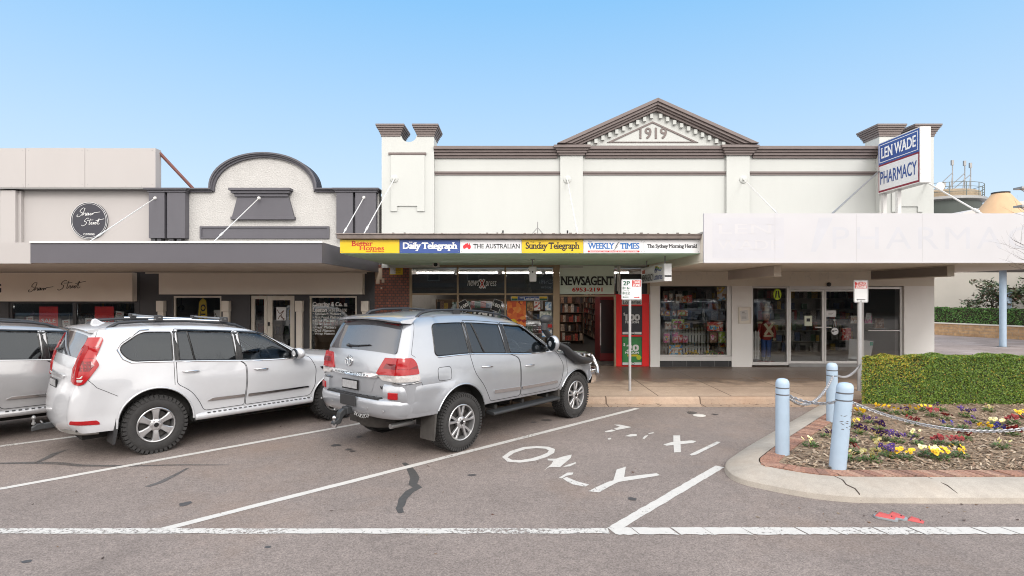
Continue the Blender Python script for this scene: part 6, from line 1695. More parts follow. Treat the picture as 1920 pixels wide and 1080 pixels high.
PL = [('purple', 565, 590, 1, 'dark purple pansies alone at the brick corner of the bed', .8), ('purple', 785, 570, 0, 'dark purple pansy clump nearest the leaning bollard', 1.0), ('purple', 910, 545, 0, 'purple pansy clump behind the middle of the bed', 1.0), ('purple', 905, 610, 0, 'purple pansy clump with pale leaves in the middle of the bed', 1.1), ('purple', 1015, 625, 0, 'tall purple pansy clump right of the middle clump', 1.1), ('purple', 850, 505, 1, 'small purple pansy below the yellow pansies', .9),
      ('yellow', 785, 455, 0, 'bright yellow pansy clump beside the leaning bollard under the chain', .9), ('yellow', 925, 430, 1, 'yellow pansy pair at the back of the bed', 1.0), ('yellow', 1005, 445, 2, 'single yellow pansy at the foot of the hedge', .9), ('yellow', 1110, 440, 1, 'yellow pansies beside purple ones near the hedge', 1.0), ('purple', 1080, 450, 1, 'purple pansy beside yellow ones near the hedge', .9), ('yellow', 1190, 425, 2, 'lone yellow pansy close to the hedge', .9),
      ('red', 1125, 515, 0, 'maroon pansy clump right under the sagging chain', 1.0), ('red', 1240, 460, 1, 'maroon pansies near the hedge', 1.1), ('purple', 1300, 425, 1, 'purple pansies touching the hedge base', 1.0), ('purple', 1460, 465, 0, 'large purple pansy clump below the middle of the hedge', 1.2), ('purple', 1435, 540, 1, 'purple pansies just above the lowest part of the chain', 1.0), ('blue', 1335, 535, 1, 'blue pansies under the chain', .9),
      ('red', 740, 690, 1, 'red pansies behind the leaning bollard base', .9), ('cream', 730, 740, 2, 'leafy green pansy with few flowers at the leaning bollard', 1.1), ('cream', 860, 745, 1, 'pale cream pansy at the front of the bed', 1.15), ('cream', 930, 680, 1, 'cream pansy with a large flower near the purple clump', 1.1), ('purple', 970, 720, 0, 'dark purple pansy at the front of the bed', 1.15), ('yellow', 1070, 730, 1, 'yellow pansy at the front beside the purple one', 1.0),
      ('yellow', 1290, 735, 1, 'wide yellow pansy clump at the front of the bed', 1.1), ('cream', 1215, 715, 1, 'cream pansies left of the wide yellow clump', 1.1), ('yellow', 1410, 720, 1, 'row of golden pansies at the right of the wide yellow clump', 1.1), ('red', 1290, 640, 0, 'maroon pansy clump behind the wide yellow clump', 1.0), ('red', 1390, 645, 1, 'maroon pansies behind the golden row', 1.0), ('red', 1450, 610, 1, 'small maroon pansy near the low chain', 1.0),
      ('yellow', 1575, 560, 1, 'yellow pansies under the chain beside blue ones', 1.0), ('blue', 1650, 560, 0, 'blue pansy clump under the chain at the right', 1.0), ('cream', 1640, 520, 1, 'cream pansies above the chain at the right', 1.0), ('red', 1750, 580, 0, 'maroon pansy clump at the right under the chain', 1.0), ('red', 1760, 510, 0, 'maroon pansies above the chain near the right edge', 1.1), ('yellow', 1810, 470, 1, 'yellow pansy by the right edge of the photo', 1.0), ('cream', 1670, 660, 2, 'sparse green pansy with hardly any flower in bare mulch', 1.1), ('cream', 470, 650, 2, 'low green seedling near the brick edge', 1.0), ('cream', 1120, 590, 2, 'pale leafy seedling in the middle of the mulch', .9),
      ('purple', 730, 625, 1, 'purple pansies hugging the leaning bollard', 1.0), ('yellow', 740, 525, 2, 'yellow green pansy tuft between bollard and purple clump', 1.0), ('red', 1330, 480, 1, 'maroon seedling in the back row', .8), ('purple', 1510, 500, 2, 'single purple pansy right of the large clump', .8), ('cream', 1600, 430, 2, 'green seedling at the hedge foot on the right', 1.0), ('purple', 1150, 640, 2, 'thin dark pansy in the middle of the bed', .9)]
for (col, u, v, var, lab, scl) in PL: pansy(col, *cz(u, v + 14), var, lab, scl)

# clipped hedges: thousands of small leaves over a dark twiggy core
def hedge(name, label, corner, ux, L_, D_, z0, z1, n, mats, seed, leaf=.022, uy=None, yellow=None):
    t = thing(name, label, 'hedge', (*corner, z0)); r = random.Random(seed)
    ux = Vector((*ux, 0)).normalized(); uy = Vector((*uy, 0)).normalized() if uy else Vector((-ux.y, ux.x, 0)); O = Vector((*corner, 0))
    core = MB(); e = .05
    c_ = O + ux * L_ / 2 + uy * D_ / 2 + Vector((0, 0, (z0 + z1) / 2)); core.obox(c_, ux * (L_ / 2 - e), uy * (D_ / 2 - e), Vector((0, 0, (z1 - z0) / 2 - e))); core.build('twigs', mat('hedge twigs', (.03, .032, .014), rough=.9, var=.4, scale=20), t)
    mbs = [MB() for _ in mats]; H_ = z1 - z0
    areas = [L_ * H_, L_ * D_, D_ * H_]; tot = sum(areas)
    for i in range(n):
        q = r.random() * tot; a, b = r.random(), r.random(); dep = r.random() ** 1.8 * .075
        wob = .012 * sin(a * L_ * 5 + seed) + .010 * sin(a * L_ * 13 + b * 7) + .008 * sin(b * 9 + a * 31)
        if q < areas[0]: p = ux * a * L_ + uy * (dep + wob) + Vector((0, 0, z0 + b * H_)); nn = -uy
        elif q < areas[0] + areas[1]: p = ux * a * L_ + uy * b * D_ + Vector((0, 0, z1 - dep + wob * 1.2)); nn = Vector((0, 0, 1))
        else: p = ux * (dep + wob) + uy * a * D_ + Vector((0, 0, z0 + b * H_)); nn = -ux
        p = O + p; nn = (nn + Vector((r.uniform(-1, 1), r.uniform(-1, 1), r.uniform(-.5, 1.1))) * .8).normalized()
        u = nn.cross(Vector((r.uniform(-1, 1), r.uniform(-1, 1), r.uniform(-1, 1)))).normalized(); v = nn.cross(u); s = leaf * r.uniform(.6, 1.25)
        k = yellow(p, r, a, (p.z - z0) / H_, dep) if yellow else r.randrange(len(mats))
        mbs[k].add([p - u * s, p + v * s * .55 + nn * s * .15, p + u * s, p - v * s * .55 + nn * s * .15], [(0, 1, 2, 3)])
    for k, m in enumerate(mbs):
        if m.v: m.build(['leaves', 'yellow_leaves', 'dark_leaves'][k], mats[k], t, recalc=False)
    return t
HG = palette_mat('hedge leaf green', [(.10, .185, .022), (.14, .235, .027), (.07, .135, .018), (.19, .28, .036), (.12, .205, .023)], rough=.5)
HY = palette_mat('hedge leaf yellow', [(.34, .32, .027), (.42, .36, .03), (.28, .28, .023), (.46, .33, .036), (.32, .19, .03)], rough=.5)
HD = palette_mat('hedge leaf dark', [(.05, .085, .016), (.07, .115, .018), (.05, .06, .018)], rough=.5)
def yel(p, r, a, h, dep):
    yl = .48 - (p.x - 6.5) * .36 + (h - .5) * .55 + .35 * sin(p.x * 4.1 + p.z * 3) * .5  # yellow from the left end; extra towards the top paints in lit tips
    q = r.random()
    if dep > .042 or q > .90: return 2  # deep leaves take the dark colour as painted shade; a few others at random
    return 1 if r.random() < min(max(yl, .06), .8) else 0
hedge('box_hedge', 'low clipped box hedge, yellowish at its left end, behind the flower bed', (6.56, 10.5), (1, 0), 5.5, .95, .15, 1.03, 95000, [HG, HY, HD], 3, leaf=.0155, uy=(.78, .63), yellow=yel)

# ---------------------------------------------------------------- bollards and chain
M_BOLL = mat('pale blue paint', (.36, .46, .57), rough=.45, var=.06, scale=6, bump=.05, bscale=120)
M_SCAR = mat('scraped paint', (.10, .08, .07), rough=.8, var=.2)
def bollard(label, x, y, h, r, lean=(0, 0), scars=False):
    t = thing('bollard', label, 'bollard', (x, y, .14), 'pale blue bollards round the garden'); M = Matrix.Translation((0, 0, 0)) @ Matrix.Shear('XY', 4, lean) if False else Matrix(((1, 0, lean[0], 0), (0, 1, lean[1], 0), (0, 0, 1, 0), (0, 0, 0, 1)))
    H0 = h
    mb = MB().lathe([(r, 0), (r, H0 - .215)], (0, 0, 0), 'z', 32).xf(M); mb.build('post', M_BOLL, t, local=True, smooth=40)
    mb = MB().lathe([(r * .93, H0 - .2149), (r * .93, H0 - .198), (r, H0 - .1975), (r, H0 - .13), (r * .93, H0 - .1295), (r * .93, H0 - .112), (r, H0 - .1115), (r, H0 - .07), (r * .93, H0 - .035), (r * .70, H0 - .010), (r * .3, H0)], (0, 0, 0), 'z', 32).xf(M); mb.build('cap', M_BOLL, t, local=True, smooth=40)
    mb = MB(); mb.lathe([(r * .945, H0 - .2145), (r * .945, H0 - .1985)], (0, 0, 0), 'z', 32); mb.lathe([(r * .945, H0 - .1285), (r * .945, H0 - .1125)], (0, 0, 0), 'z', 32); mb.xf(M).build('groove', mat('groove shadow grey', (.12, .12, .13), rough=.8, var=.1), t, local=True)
    if scars:
        rs_ = random.Random(4); mb = MB()
        for i in range(14):
            a = -pi / 2 + rs_.uniform(-.7, .9); z = H0 * rs_.uniform(.45, .74); ln = rs_.uniform(.02, .10); n_ = Vector((cos(a), sin(a), 0)); tt = Vector((-sin(a), cos(a), rs_.uniform(-.5, .5))); pp = n_ * (r + .001) + Vector((0, 0, z))
            mb.add([pp - tt * ln * .3, pp + Vector((0, 0, .005)), pp + tt * ln * .3 , pp - Vector((0, 0, .005))], [(0, 1, 2, 3)])
        mb.xf(M).build('scratches', M_SCAR, t, local=True, recalc=False)
    return t
x1, y1 = G(1467, 851, .15); x2, y2 = G(1570, 878, .15); x3, y3 = G(1560, 790, .15)
bollard('upright pale blue bollard nearest the taxi bay', x1, y1, .985, .083)
bollard('scratched pale blue bollard leaning to the right at the front of the bed', x2, y2, 1.03, .092, (.075, -.03), True)
bollard('pale blue bollard at the back beside the hedge end', x3, y3, .96, .083)
bollard('pale blue bollard standing past the right edge of the photo', x2 + 3.5, y2 + .05, 1.0, .088)
M_GALV = mat('galvanised chain', (.42, .42, .44), rough=.4, metal=.7, var=.15)
def chain_obj(label, a, b, sag, lk=.052, r=.0065, m=M_GALV):
    a, b = Vector(a), Vector(b); n = 90
    P_ = [a.lerp(b, i / n) - Vector((0, 0, sag * 4 * (i / n) * (1 - i / n))) for i in range(n + 1)]
    cum = [0.0]
    for p, q in zip(P_, P_[1:]): cum.append(cum[-1] + (q - p).length)
    t = thing('chain', label, 'chain', tuple(a), 'chains between the bollards'); WLOC[t] = Vector((0, 0, 0)); t.location = (0, 0, 0)
    mb = MB(); N_ = int(cum[-1] / (lk * .72))
    for i in range(N_):
        L_ = (i + .5) * cum[-1] / N_; j = min(max(int(np.searchsorted(cum, L_)), 1), n - 1); c = P_[j - 1].lerp(P_[j], (L_ - cum[j - 1]) / max(cum[j] - cum[j - 1], 1e-6)); T_ = (P_[j + 1] - P_[j - 1]).normalized()
        S_ = T_.cross(Vector((0, 0, 1))).normalized(); V_ = S_.cross(T_); ang = pi / 4 if i % 2 else -pi / 4; W_ = S_ * cos(ang) + V_ * sin(ang)
        pts = [c + T_ * (lk / 2 * .62 * (1 if cos(th) > 0 else -1) + lk * .2 * cos(th)) + W_ * lk * .30 * sin(th) for th in [2 * pi * q / 10 for q in range(11)]]
        mb.tube(pts, r, 5, caps=False)
    mb.build('links', m, t, recalc=False, smooth=60)
    return t
top = lambda x, y, h, lx=0, ly=0, r=.085, dx=0, dy=0: (x + dx * r + lx * h, y + dy * r + ly * h, .14 + h)
chain_obj('chain from the upright bollard to the leaning bollard', top(x1, y1, .76, dx=1), top(x2, y2, .80, .075, -.03, dx=-1), .05)
chain_obj('taut pale chain from the back bollard down to the upright bollard', top(x3, y3, .75, dx=-.4, dy=-1), top(x1, y1, .76, dx=.8, dy=.6), .26)
chain_obj('long sagging chain across the flower bed', top(x2, y2, .80, .075, -.03, dx=1), top(x2 + 3.5, y2 + .05, .78, dx=-1), .345)
chain_obj('chain from the back bollard into the hedge end', top(x3, y3, .75, dx=1), (6.68, 10.75, .86), .10)

# ---------------------------------------------------------------- sign poles
M_POLE = mat('galvanised pole', (.46, .46, .47), rough=.45, metal=.5, var=.12, scale=6)
def plate(parent, x, y, z0, z1, wd, name='sign_plate', m=None):
    return MB().prism(rrect(x - wd / 2, x + wd / 2, z0, z1, .03), y - .004, y, 'y').build(name, m or M_SIGNW, parent)
Yp = 12.1; x = PX(1181, Yp)
t = thing('parking_sign', 'two hour parking and taxi zone sign on a thin pole before the newsagency', 'sign', (x, Yp, PZ0), 'street sign poles')
MB().tube([(x, Yp, PZ0), (x - .0, Yp, 2.52)], .030, 12).build('pole', M_POLE, t, smooth=40)
sz1, sz0 = PZ(523.5, Yp), PZ(562.5, Yp); xc = PX(1183.5, Yp); ys = Yp - .036
plate(t, xc, ys, sz0, sz1, .435)
MB().ring(rrect(xc - .21, xc + .21, sz0 + .008, sz1 - .008, .024), rrect(xc - .203, xc + .203, sz0 + .015, sz1 - .015, .02), ys - .006, ys - .0042, 'y').build('border', M_INKK, t)
def tx(s, px, py, wd, h, m=M_INKG, bold=.03, **k): text(t, s, (PX(px, Yp), ys - .0045, PZ(py, Yp)), wd * Yp / F, h * Yp / F, m, bold=bold, lift=.002, **k)
tx('2P', 1174, 531, 13, 8); tx('8', 1168.5, 540, 3.5, 5); tx('6', 1176.5, 540, 3.5, 5); tx('AM', 1172, 540, 2.2, 3, bold=0); tx('PM', 1180, 540.5, 2.4, 2.2, bold=0); tx('MON - FRI', 1173.5, 544.5, 10, 1.6, bold=0); tx('8', 1168.5, 549.5, 3.5, 5); tx('AM', 1172, 549.5, 2.2, 3, bold=0); tx('12', 1177, 549.5, 6, 5); tx('SAT', 1173.5, 553.2, 6, 1.6, bold=0)
B(PX(1184.5, Yp), PX(1200.5, Yp), ys - .0065, ys - .0042, PZ(537.5, Yp), PZ(525.5, Yp)).build('red_field', M_INKR, t)
text(t, 'TAXI', (PX(1192.5, Yp), ys - .007, PZ(528.6, Yp)), 12.5 * Yp / F, 5 * Yp / F, M_INKW, bold=.02, lift=.002); text(t, 'ZONE', (PX(1192.5, Yp), ys - .007, PZ(534.5, Yp)), 14 * Yp / F, 5 * Yp / F, M_INKW, bold=.04, lift=.002)
def arrow(parent, xa, xb, z, y, m, head=1):
    mb = MB(); mb.box(xa, xb, y - .002, y, z - .008, z + .008); e = xb if head > 0 else xa; mb.prism([(e, z - .018), (e + head * .03, z), (e, z + .018)], y - .002, y, 'y'); mb.build('arrow', m, parent)
arrow(t, PX(1169, Yp), PX(1178, Yp), PZ(557, Yp), ys - .0045, M_INKG, -1); arrow(t, PX(1188, Yp), PX(1196, Yp), PZ(557.5, Yp), ys - .0045, M_INKR, 1)
Yp = 12.1; x = PX(1611.5, Yp)
t = thing('taxi_sign', 'taxi zone sign on a pole behind the box hedge, before the pharmacy', 'sign', (x, Yp, PZ0), 'street sign poles')
MB().tube([(x, Yp, PZ0), (x, Yp, 2.50)], .046, 12).build('pole', M_POLE, t, smooth=40)
sz1, sz0 = PZ(525, Yp), PZ(567, Yp); ys = Yp - .05
plate(t, x, ys, sz0, sz1, .31)
MB().ring(rrect(x - .148, x + .148, sz0 + .008, sz1 - .008, .024), rrect(x - .142, x + .142, sz0 + .014, sz1 - .014, .02), ys - .006, ys - .0042, 'y').build('border', M_INKK, t)
B(x - .132, x + .132, ys - .0065, ys - .0042, PZ(541, Yp), PZ(528.5, Yp)).build('red_field', M_INKR, t)
text(t, 'TAXI', (x + .01, ys - .007, PZ(531.7, Yp)), .225, .062, M_INKW, bold=.02, lift=.002); text(t, 'ZONE', (x, ys - .007, PZ(537.9, Yp)), .245, .062, M_INKW, bold=.04, lift=.002)
arrow(t, x - .07, x + .09, PZ(562, Yp), ys - .0045, M_INKK, -1)
mb = MB(); mb.lathe([(0, 0), (.012, 0), (.012, -.006), (0, -.006)], (x, ys - .004, sz0 + .03), 'y', 10); mb.lathe([(0, 0), (.012, 0), (.012, -.006), (0, -.006)], (x, ys - .004, sz1 - .02), 'y', 10); mb.split('bolt', M_STEELG, t)
# metal survey cover in the taxi bay
cx_, cy_ = G(1311, 779.5); t = thing('survey_cover', 'small round metal cover set in the asphalt of the taxi bay', 'cover', (cx_, cy_, 0)); MB().lathe([(.11, .0), (.115, .008), (.10, .014), (.04, .016)], (cx_, cy_, 0), 'z', 24).build('lid', mat('worn cover', (.55, .53, .50), rough=.5, var=.15), t, smooth=30)

# pink plastic markers lying beside the edge line
def shard(label, px, py, ang, L_, grey=True):
    x, y = G(px, py); t = thing('plastic_marker', label, 'debris', (x, y, 0), 'red plastic pieces on the road', rz=ang)
    if grey: MB().prism(rrect(-L_ / 2 - .012, L_ / 2 + .02, -.045, .045, .04), .002, .022, 'z').build('base', mat('grey plastic', (.26, .28, .30), rough=.6, var=.15), t, local=True, bevel=.006)
    pm_ = mat('red plastic', (.42, .06, .06), rough=.4, var=.15, scale=20); z0 = .0225 if grey else .002
    mb = MB(); mb.add([(-L_ / 2, -.04, z0), (L_ / 2 - .01, -.04, z0), (L_ / 2, .04, z0), (-L_ / 2 + .01, .045, z0), (-L_ / 2 + .03, -.02, z0 + .03), (L_ / 2 - .05, -.02, z0 + .022), (L_ / 2 - .045, .02, z0 + .022), (-L_ / 2 + .035, .025, z0 + .03)], [(0, 3, 2, 1), (4, 5, 6, 7), (0, 1, 5, 4), (1, 2, 6, 5), (2, 3, 7, 6), (3, 0, 4, 7)]); mb.build('body', pm_, t, local=True)
    MB().box(L_ / 2 - .05, L_ / 2 - .028, -.012, .012, z0 + .004, z0 + .018).build('clip', M_INKK, t, local=True)
shard('pink red plastic piece on a grey base, leftmost of the three beside the white line', 1660, 973, -.62, .17); shard('pink red plastic piece half hidden behind the grey based one', 1681, 972, -.62, .14); shard('flat pink red plastic piece lying apart, right of the other two', 1717, 977, -.62, .14, False)
# ================================================================ SIGNS ON THE AWNING
def board(name, label, px0, px1, py0, py1, Y, m, group=None, th=.028):
    xa, xb, z1, z0 = PX(px0, Y), PX(px1, Y), PZ(py0, Y), PZ(py1, Y)
    t = thing(name, label, 'sign', (xa, Y, z0), group); B(xa, xb, Y, Y + th, z0, z1).build('board', m, t)
    mb = MB()
    for x in (xa + .03, xb - .03):
        for z in (z0 + .03, z1 - .03): mb.lathe([(0, 0), (.007, 0), (.007, -.004), (0, -.004)], (x, Y, z), 'y', 6)
    mb.split('screw', M_STEELG, t)
    return t
GA = 'newspaper boards along the awning'
def bt(t, s, px, py, wd, h, m, Y=YA, **k): return text(t, s, (PX(px, Y), Y, PZ(py, Y)), wd * Y / F, (h * Y / F) if h else None, m, lift=.003, **k)
t = board('fascia_sign', 'yellow board with red magazine name at the left end of the awning', 637.5, 748.8, 449.5, 474.5, YA, M_SIGNY, GA)
bt(t, 'Better', 679, 456.5, 40, 10, M_INKR, serif=True, bold=.015); bt(t, 'Homes', 697, 465, 47, 8, M_INKR, serif=True, bold=.015); bt(t, 'and Gardens', 703, 470.8, 34, 3, M_INKR, serif=True, bold=.01)
t = board('fascia_sign', 'blue newspaper board with white lettering on the awning', 749.4, 862.3, 449.5, 474.5, YA, M_SIGNB, GA)
bt(t, 'Daily Telegraph', 806.5, 462.5, 102, 16, M_INKW, serif=True, bold=.03, spacing=.92); bt(t, 'THE', 770, 454.5, 7, 2.6, M_INKW, bold=.02)
t = board('fascia_sign', 'white newspaper board with a red map on the awning', 862.9, 977.8, 449.5, 474.5, YA, M_SIGNW, GA)
bt(t, 'THE AUSTRALIAN', 931, 461.5, 88, 8.5, M_INKK, serif=True, bold=.01, spacing=1.02)
OZ = [(0, .42), (.06, .60), (.20, .70), (.33, .86), (.44, .84), (.52, .96), (.63, .92), (.62, .76), (.72, .70), (.77, .98), (.82, .96), (.86, .74), (.96, .56), (1, .36), (.92, .14), (.80, .05), (.70, .06), (.60, .26), (.48, .30), (.36, .20), (.18, .10), (.06, .16)]
MB().prism([(PX(868 + 15 * a, YA), PZ(468 - 13 * b, YA)) for a, b in OZ], YA - .004, YA - .001).build('red_map', mat('map red', (.62, .02, .03), rough=.5, var=0), t)
t = board('fascia_sign', 'yellow newspaper board with black lettering in the middle of the awning', 978.4, 1093.3, 449.5, 474.5, YA, M_SIGNY, GA)
bt(t, 'Sunday Telegraph', 1036, 462.3, 101, 16, M_INKK, serif=True, bold=.02, spacing=.92); bt(t, 'THE', 998, 454, 7, 2.4, M_INKK)
t = board('fascia_sign', 'white newspaper board with blue capitals and a red strip on the awning', 1093.9, 1205.5, 449.5, 474.5, YA, M_SIGNW, GA)
bt(t, 'WEEKLY', 1127, 461, 50, 11, M_INKB, serif=True, bold=.02, spacing=.9); bt(t, 'TIMES', 1180.5, 461, 37, 11, M_INKB, serif=True, bold=.02, spacing=.9); bt(t, 'The', 1106, 453, 7, 3, M_INKB, shear=.2)
B(PX(1102, YA), PX(1199, YA), YA - .003, YA - .001, PZ(473, YA), PZ(469.8, YA)).build('red_strip', M_INKR, t); bt(t, "AUSTRALIA'S NO.1 SELLING RURAL NEWSPAPER", 1150.5, 471.4, 90, 1.8, M_INKW, bold=.01); 
mb = MB(); bq = lambda u, v: (PX(u, YA), YA - .004, PZ(v, YA)); mb.tube([bq(1160, 454), bq(1158, 457), bq(1155.5, 461), bq(1153, 466)], [.012, .03, .035, .008], 8, flat=.2); mb.tube([bq(1160.5, 453.5), bq(1162, 454)], [.018, .003], 6, flat=.3); mb.tube([bq(1158, 462), bq(1150, 470)], .006, 5, flat=.4); mb.build('bird_mark', M_INKK, t)
t = board('fascia_sign', 'white newspaper board with black old style lettering at the right end of the awning', 1206, 1312.5, 449.5, 474.5, YA, M_SIGNW, GA)
bt(t, 'The Sydney Morning Herald', 1260, 462.3, 94, 9, M_INKK, serif=True, bold=.02, spacing=.9)

# hanging newsagency sign
def hang_sign(name, label, X, Y0, Y1, z0, z1, th, mf, me, soff):
    t = thing(name, label, 'sign', (X, Y0, z0), None); B(X - th / 2, X + th / 2, Y0, Y1, z0, z1).build('box', me, t, bevel=.006)
    for s in (-1, 1): B(X + s * th / 2, X + s * (th / 2 + .004), Y0 + .02, Y1 - .02, z0 + .02, z1 - .02).build('face', mf, t)
    mb = MB()
    for y in (Y0 + .25, Y1 - .25): mb.tube([(X, y, z1), (X, y, soff)], .016, 6)
    mb.split('hanger', M_STEELG, t)
    return t
xs_, ya_, yb_, za_, zb_ = 3.40, 12.2, 14.4, 2.50, 2.885
t = hang_sign('hanging_sign', 'white newsagency lottery sign hung crosswise under the green soffit', xs_, ya_, yb_, za_, zb_, .16, M_SIGNW, M_SIGNW, za + .0)
U_, fxs = (0, -1, 0), xs_ - .084
text(t, 'NEWSAGENCY', (fxs - .0, 13.72, 2.62), 1.10, .17, M_INKK, U=U_, bold=.02, lift=.003); B(fxs - .004, fxs, 13.95, 14.25, 2.73, 2.82).build('red_patch', mat('orange red patch', (.45, .06, .02), var=.1), t)
text(t, 'Lotteries', (fxs, 12.72, 2.62), .75, .14, M_INKN, U=U_, bold=.015, lift=.003); text(t, 'NSW', (fxs, 12.9, 2.755), .26, .09, M_INKN, U=U_, bold=.02, lift=.003)
for k, (m_, dz) in enumerate(((mat('swoosh green', (.05, .30, .08), var=0), 0), (mat('swoosh yellow', (.75, .55, .02), var=0), .03), (mat('swoosh blue', (.04, .10, .4), var=0), -.03))):
    MB().tube([(fxs - .004, 12.95 - a, 2.80 + dz + .03 * sin(a * 11)) for a in np.linspace(0, .55, 9)], [.004, .02, .022, .02, .018, .02, .022, .015, .004], 6, flat=.2).build('swoosh', m_, t)
B(xs_ - .075, xs_ + .075, ya_ - .003, ya_, 2.595, 2.63).build('black_band', M_INKK, t)
for X_, lab, mm in ((5.98, 'blank pale grey sign box hung under the white awning by the toy window', mat('pale grey sign face', (.46, .43, .41), rough=.7, var=.05)), (9.88, 'blank dark faced sign box hung under the white awning by the pharmacy corner', None)):
    hang_sign('blank_sign', lab, X_, 12.6, 15.3, 2.615, pz0 + .006, .16, mm or mat('grey sign face', (.23, .21, .20), rough=.7, var=.06), mat('sign box cream', (.55, .51, .46), rough=.6, var=.05), pz0 + .009)
# two storey style pharmacy sign on legs
X_, Y0, Y1, z0, z1 = 10.39, 14.25, 15.9, 5.06, 6.49
t = thing('pharmacy_sign', 'tall blue and white box sign standing on the awning roof, end on to the street', 'sign', (X_, Y0, z0)); th = .27; x0_ = X_
B(x0_, x0_ + th, Y0, Y1, z0, z1).build('box', M_STEELW, t, bevel=.008)
fxx = x0_ - .003; U_ = (0, -1, 0)
B(fxx, fxx + .0025, Y0 + .03, Y1 - .03, z0 + .03, z0 + .80).build('red_border', mat('maroon border', (.20, .012, .03), rough=.5, var=.05), t)
B(fxx - .003, fxx, Y0 + .07, Y1 - .07, z0 + .08, z0 + .755).build('white_field', M_SIGNW, t); B(fxx - .003, fxx + .0024, Y0 + .03, Y1 - .03, z0 + .803, z1 - .03).build('blue_field', M_SIGNB, t)
MB().ring([(Y0 + .08, z0 + .855), (Y1 - .08, z0 + .855), (Y1 - .08, z1 - .08), (Y0 + .08, z1 - .08)], [(Y0 + .095, z0 + .87), (Y1 - .095, z0 + .87), (Y1 - .095, z1 - .095), (Y0 + .095, z1 - .095)], fxx - .005, fxx - .0032, 'x').build('white_line', M_INKW, t)
text(t, 'LEN WADE', (fxx - .003, (Y0 + Y1) / 2, z0 + 1.11), 1.36, .30, M_INKW, U=U_, serif=True, bold=.025, lift=.003); text(t, 'PHARMACY', (fxx - .003, (Y0 + Y1) / 2, z0 + .42), 1.42, .36, M_INKN, U=U_, bold=.015, lift=.003)
mb = MB()
for y in (Y0 + 1.0, Y1 - .06): mb.box(x0_ + .08, x0_ + .18, y - .05, y + .05, pz0 + .651, z0)
mb.split('leg', M_STEELW, t)
for a, b in ((P(1648, 321, 15.85), P(1558, 403, 12.6)),):
    MB().tube([a, b], .022, 8).build('strut', M_STEELG, t)

# ================================================================ SMALL THINGS ON THE SHOP FRONTS
yy = YF - .03
t = thing('warning_sign', 'small yellow and white warning notice on the brown tiled pier', 'sign', (fx(731), YF - .03, fz(515)))
B(fx(731), fx(755.5), YF - .035, YF - .0215, fz(515), fz(497.5)).build('plate', M_SIGNY, t); B(fx(731.8), fx(754.7), YF - .038, YF - .0355, fz(501.5), fz(498.2)).build('band', M_INKK, t); text(t, 'WARNING', (fx(743.2), YF - .038, fz(499.9)), .32, .045, M_SIGNY, bold=.03, lift=.002)
B(fx(732), fx(742), YF - .037, YF - .0355, fz(514), fz(502)).build('white_field', M_SIGNW, t)
for i, s in enumerate(('THESE PREMISES', 'ARE PROTECTED', 'CALL 000')): text(t, s, (fx(745.5), YF - .036, fz(504.5 + i * 3.4)), .24 - .03 * i, .03, M_INKK, lift=.003)
def cam_box(label, px, py, wd, h, Y, tall=False):
    x, _, z = P(px, py, Y); w2, h2 = wd * Y / F / 2, h * Y / F / 2
    t = thing('security_camera' if not tall else 'speaker_box', label, 'camera' if not tall else 'speaker', (x, Y, z)); MB().prism([(x - w2, z + h2), (x + w2, z + h2), (x + w2 * (.95 if not tall else .9), z - h2 * (.9 if not tall else 1)), (x - w2 * (.9 if not tall else .7), z - h2)], Y - .10, Y + .10, 'y').build('case', M_STEELW, t, bevel=.012)
    if not tall: MB().lathe([(0, -.03), (.045, -.03), (.055, 0), (0, 0)], (x, Y - .101, z - .005), 'y', 18).build('lens', M_TRIMK, t)
    else: MB().lathe([(0, -.01), (.02, -.01), (.02, 0), (0, 0)], (x, Y - .101, z + .05), 'y', 10).build('badge', M_INKK, t)
    mb = MB(); mb.tube([(x, Y, z + h2), (x, Y, 3.075)], .014, 8); mb.lathe([(.05, 3.05 - z), (.05, 3.069 - z)], (x, Y, z), 'z', 14); mb.build('bracket', M_STEELG, t)
cam_box('small white security camera under the green soffit', 817.5, 496, 12, 10, 15.2); cam_box('tall white speaker box hung under the green soffit', 998.5, 514, 15, 28, 13.6, True)

def poster(label, px0, px1, py0, py1, m, y=None, rot=0, name='poster', group=None):
    y = y if y is not None else YF + .016
    cx, cz_ = (fx(px0) + fx(px1)) / 2, (fz(py0) + fz(py1)) / 2; w2, h2 = (fx(px1) - fx(px0)) / 2, (fz(py0) - fz(py1)) / 2
    t = thing(name, label, 'poster', (cx, y, cz_), group); c, s = cos(rot), sin(rot)
    MB().prism([(cx + a * w2 * c - b * h2 * s, cz_ + a * w2 * s + b * h2 * c) for a, b in ((-1, -1), (1, -1), (1, 1), (-1, 1))], y - .003, y + .003).build('sheet', m, t)
    return t, cx, y - .0032, cz_, w2, h2
def printed(name, cols, scale=14, rough=.5):
    if name in MATS: return MATS[name]
    m = bpy.data.materials.new(name); m.use_nodes = True; t = m.node_tree; N = t.nodes; L = t.links; b = N['Principled BSDF']; b.inputs['Roughness'].default_value = rough
    tc = N.new('ShaderNodeTexCoord'); v = N.new('ShaderNodeTexVoronoi'); v.inputs['Scale'].default_value = scale; L.new(tc.outputs['Object'], v.inputs[0])
    sc_ = N.new('ShaderNodeSeparateColor'); L.new(v.outputs['Color'], sc_.inputs[0]); r = N.new('ShaderNodeValToRGB'); r.color_ramp.interpolation = 'CONSTANT'; e = r.color_ramp.elements
    for i, c in enumerate(cols):
        el = e[i] if i < 2 else e.new(i / len(cols)); el.position = i / len(cols); el.color = (*c, 1)
    L.new(sc_.outputs[0], r.inputs[0]); L.new(r.outputs[0], b.inputs['Base Color']); MATS[name] = m
    return m
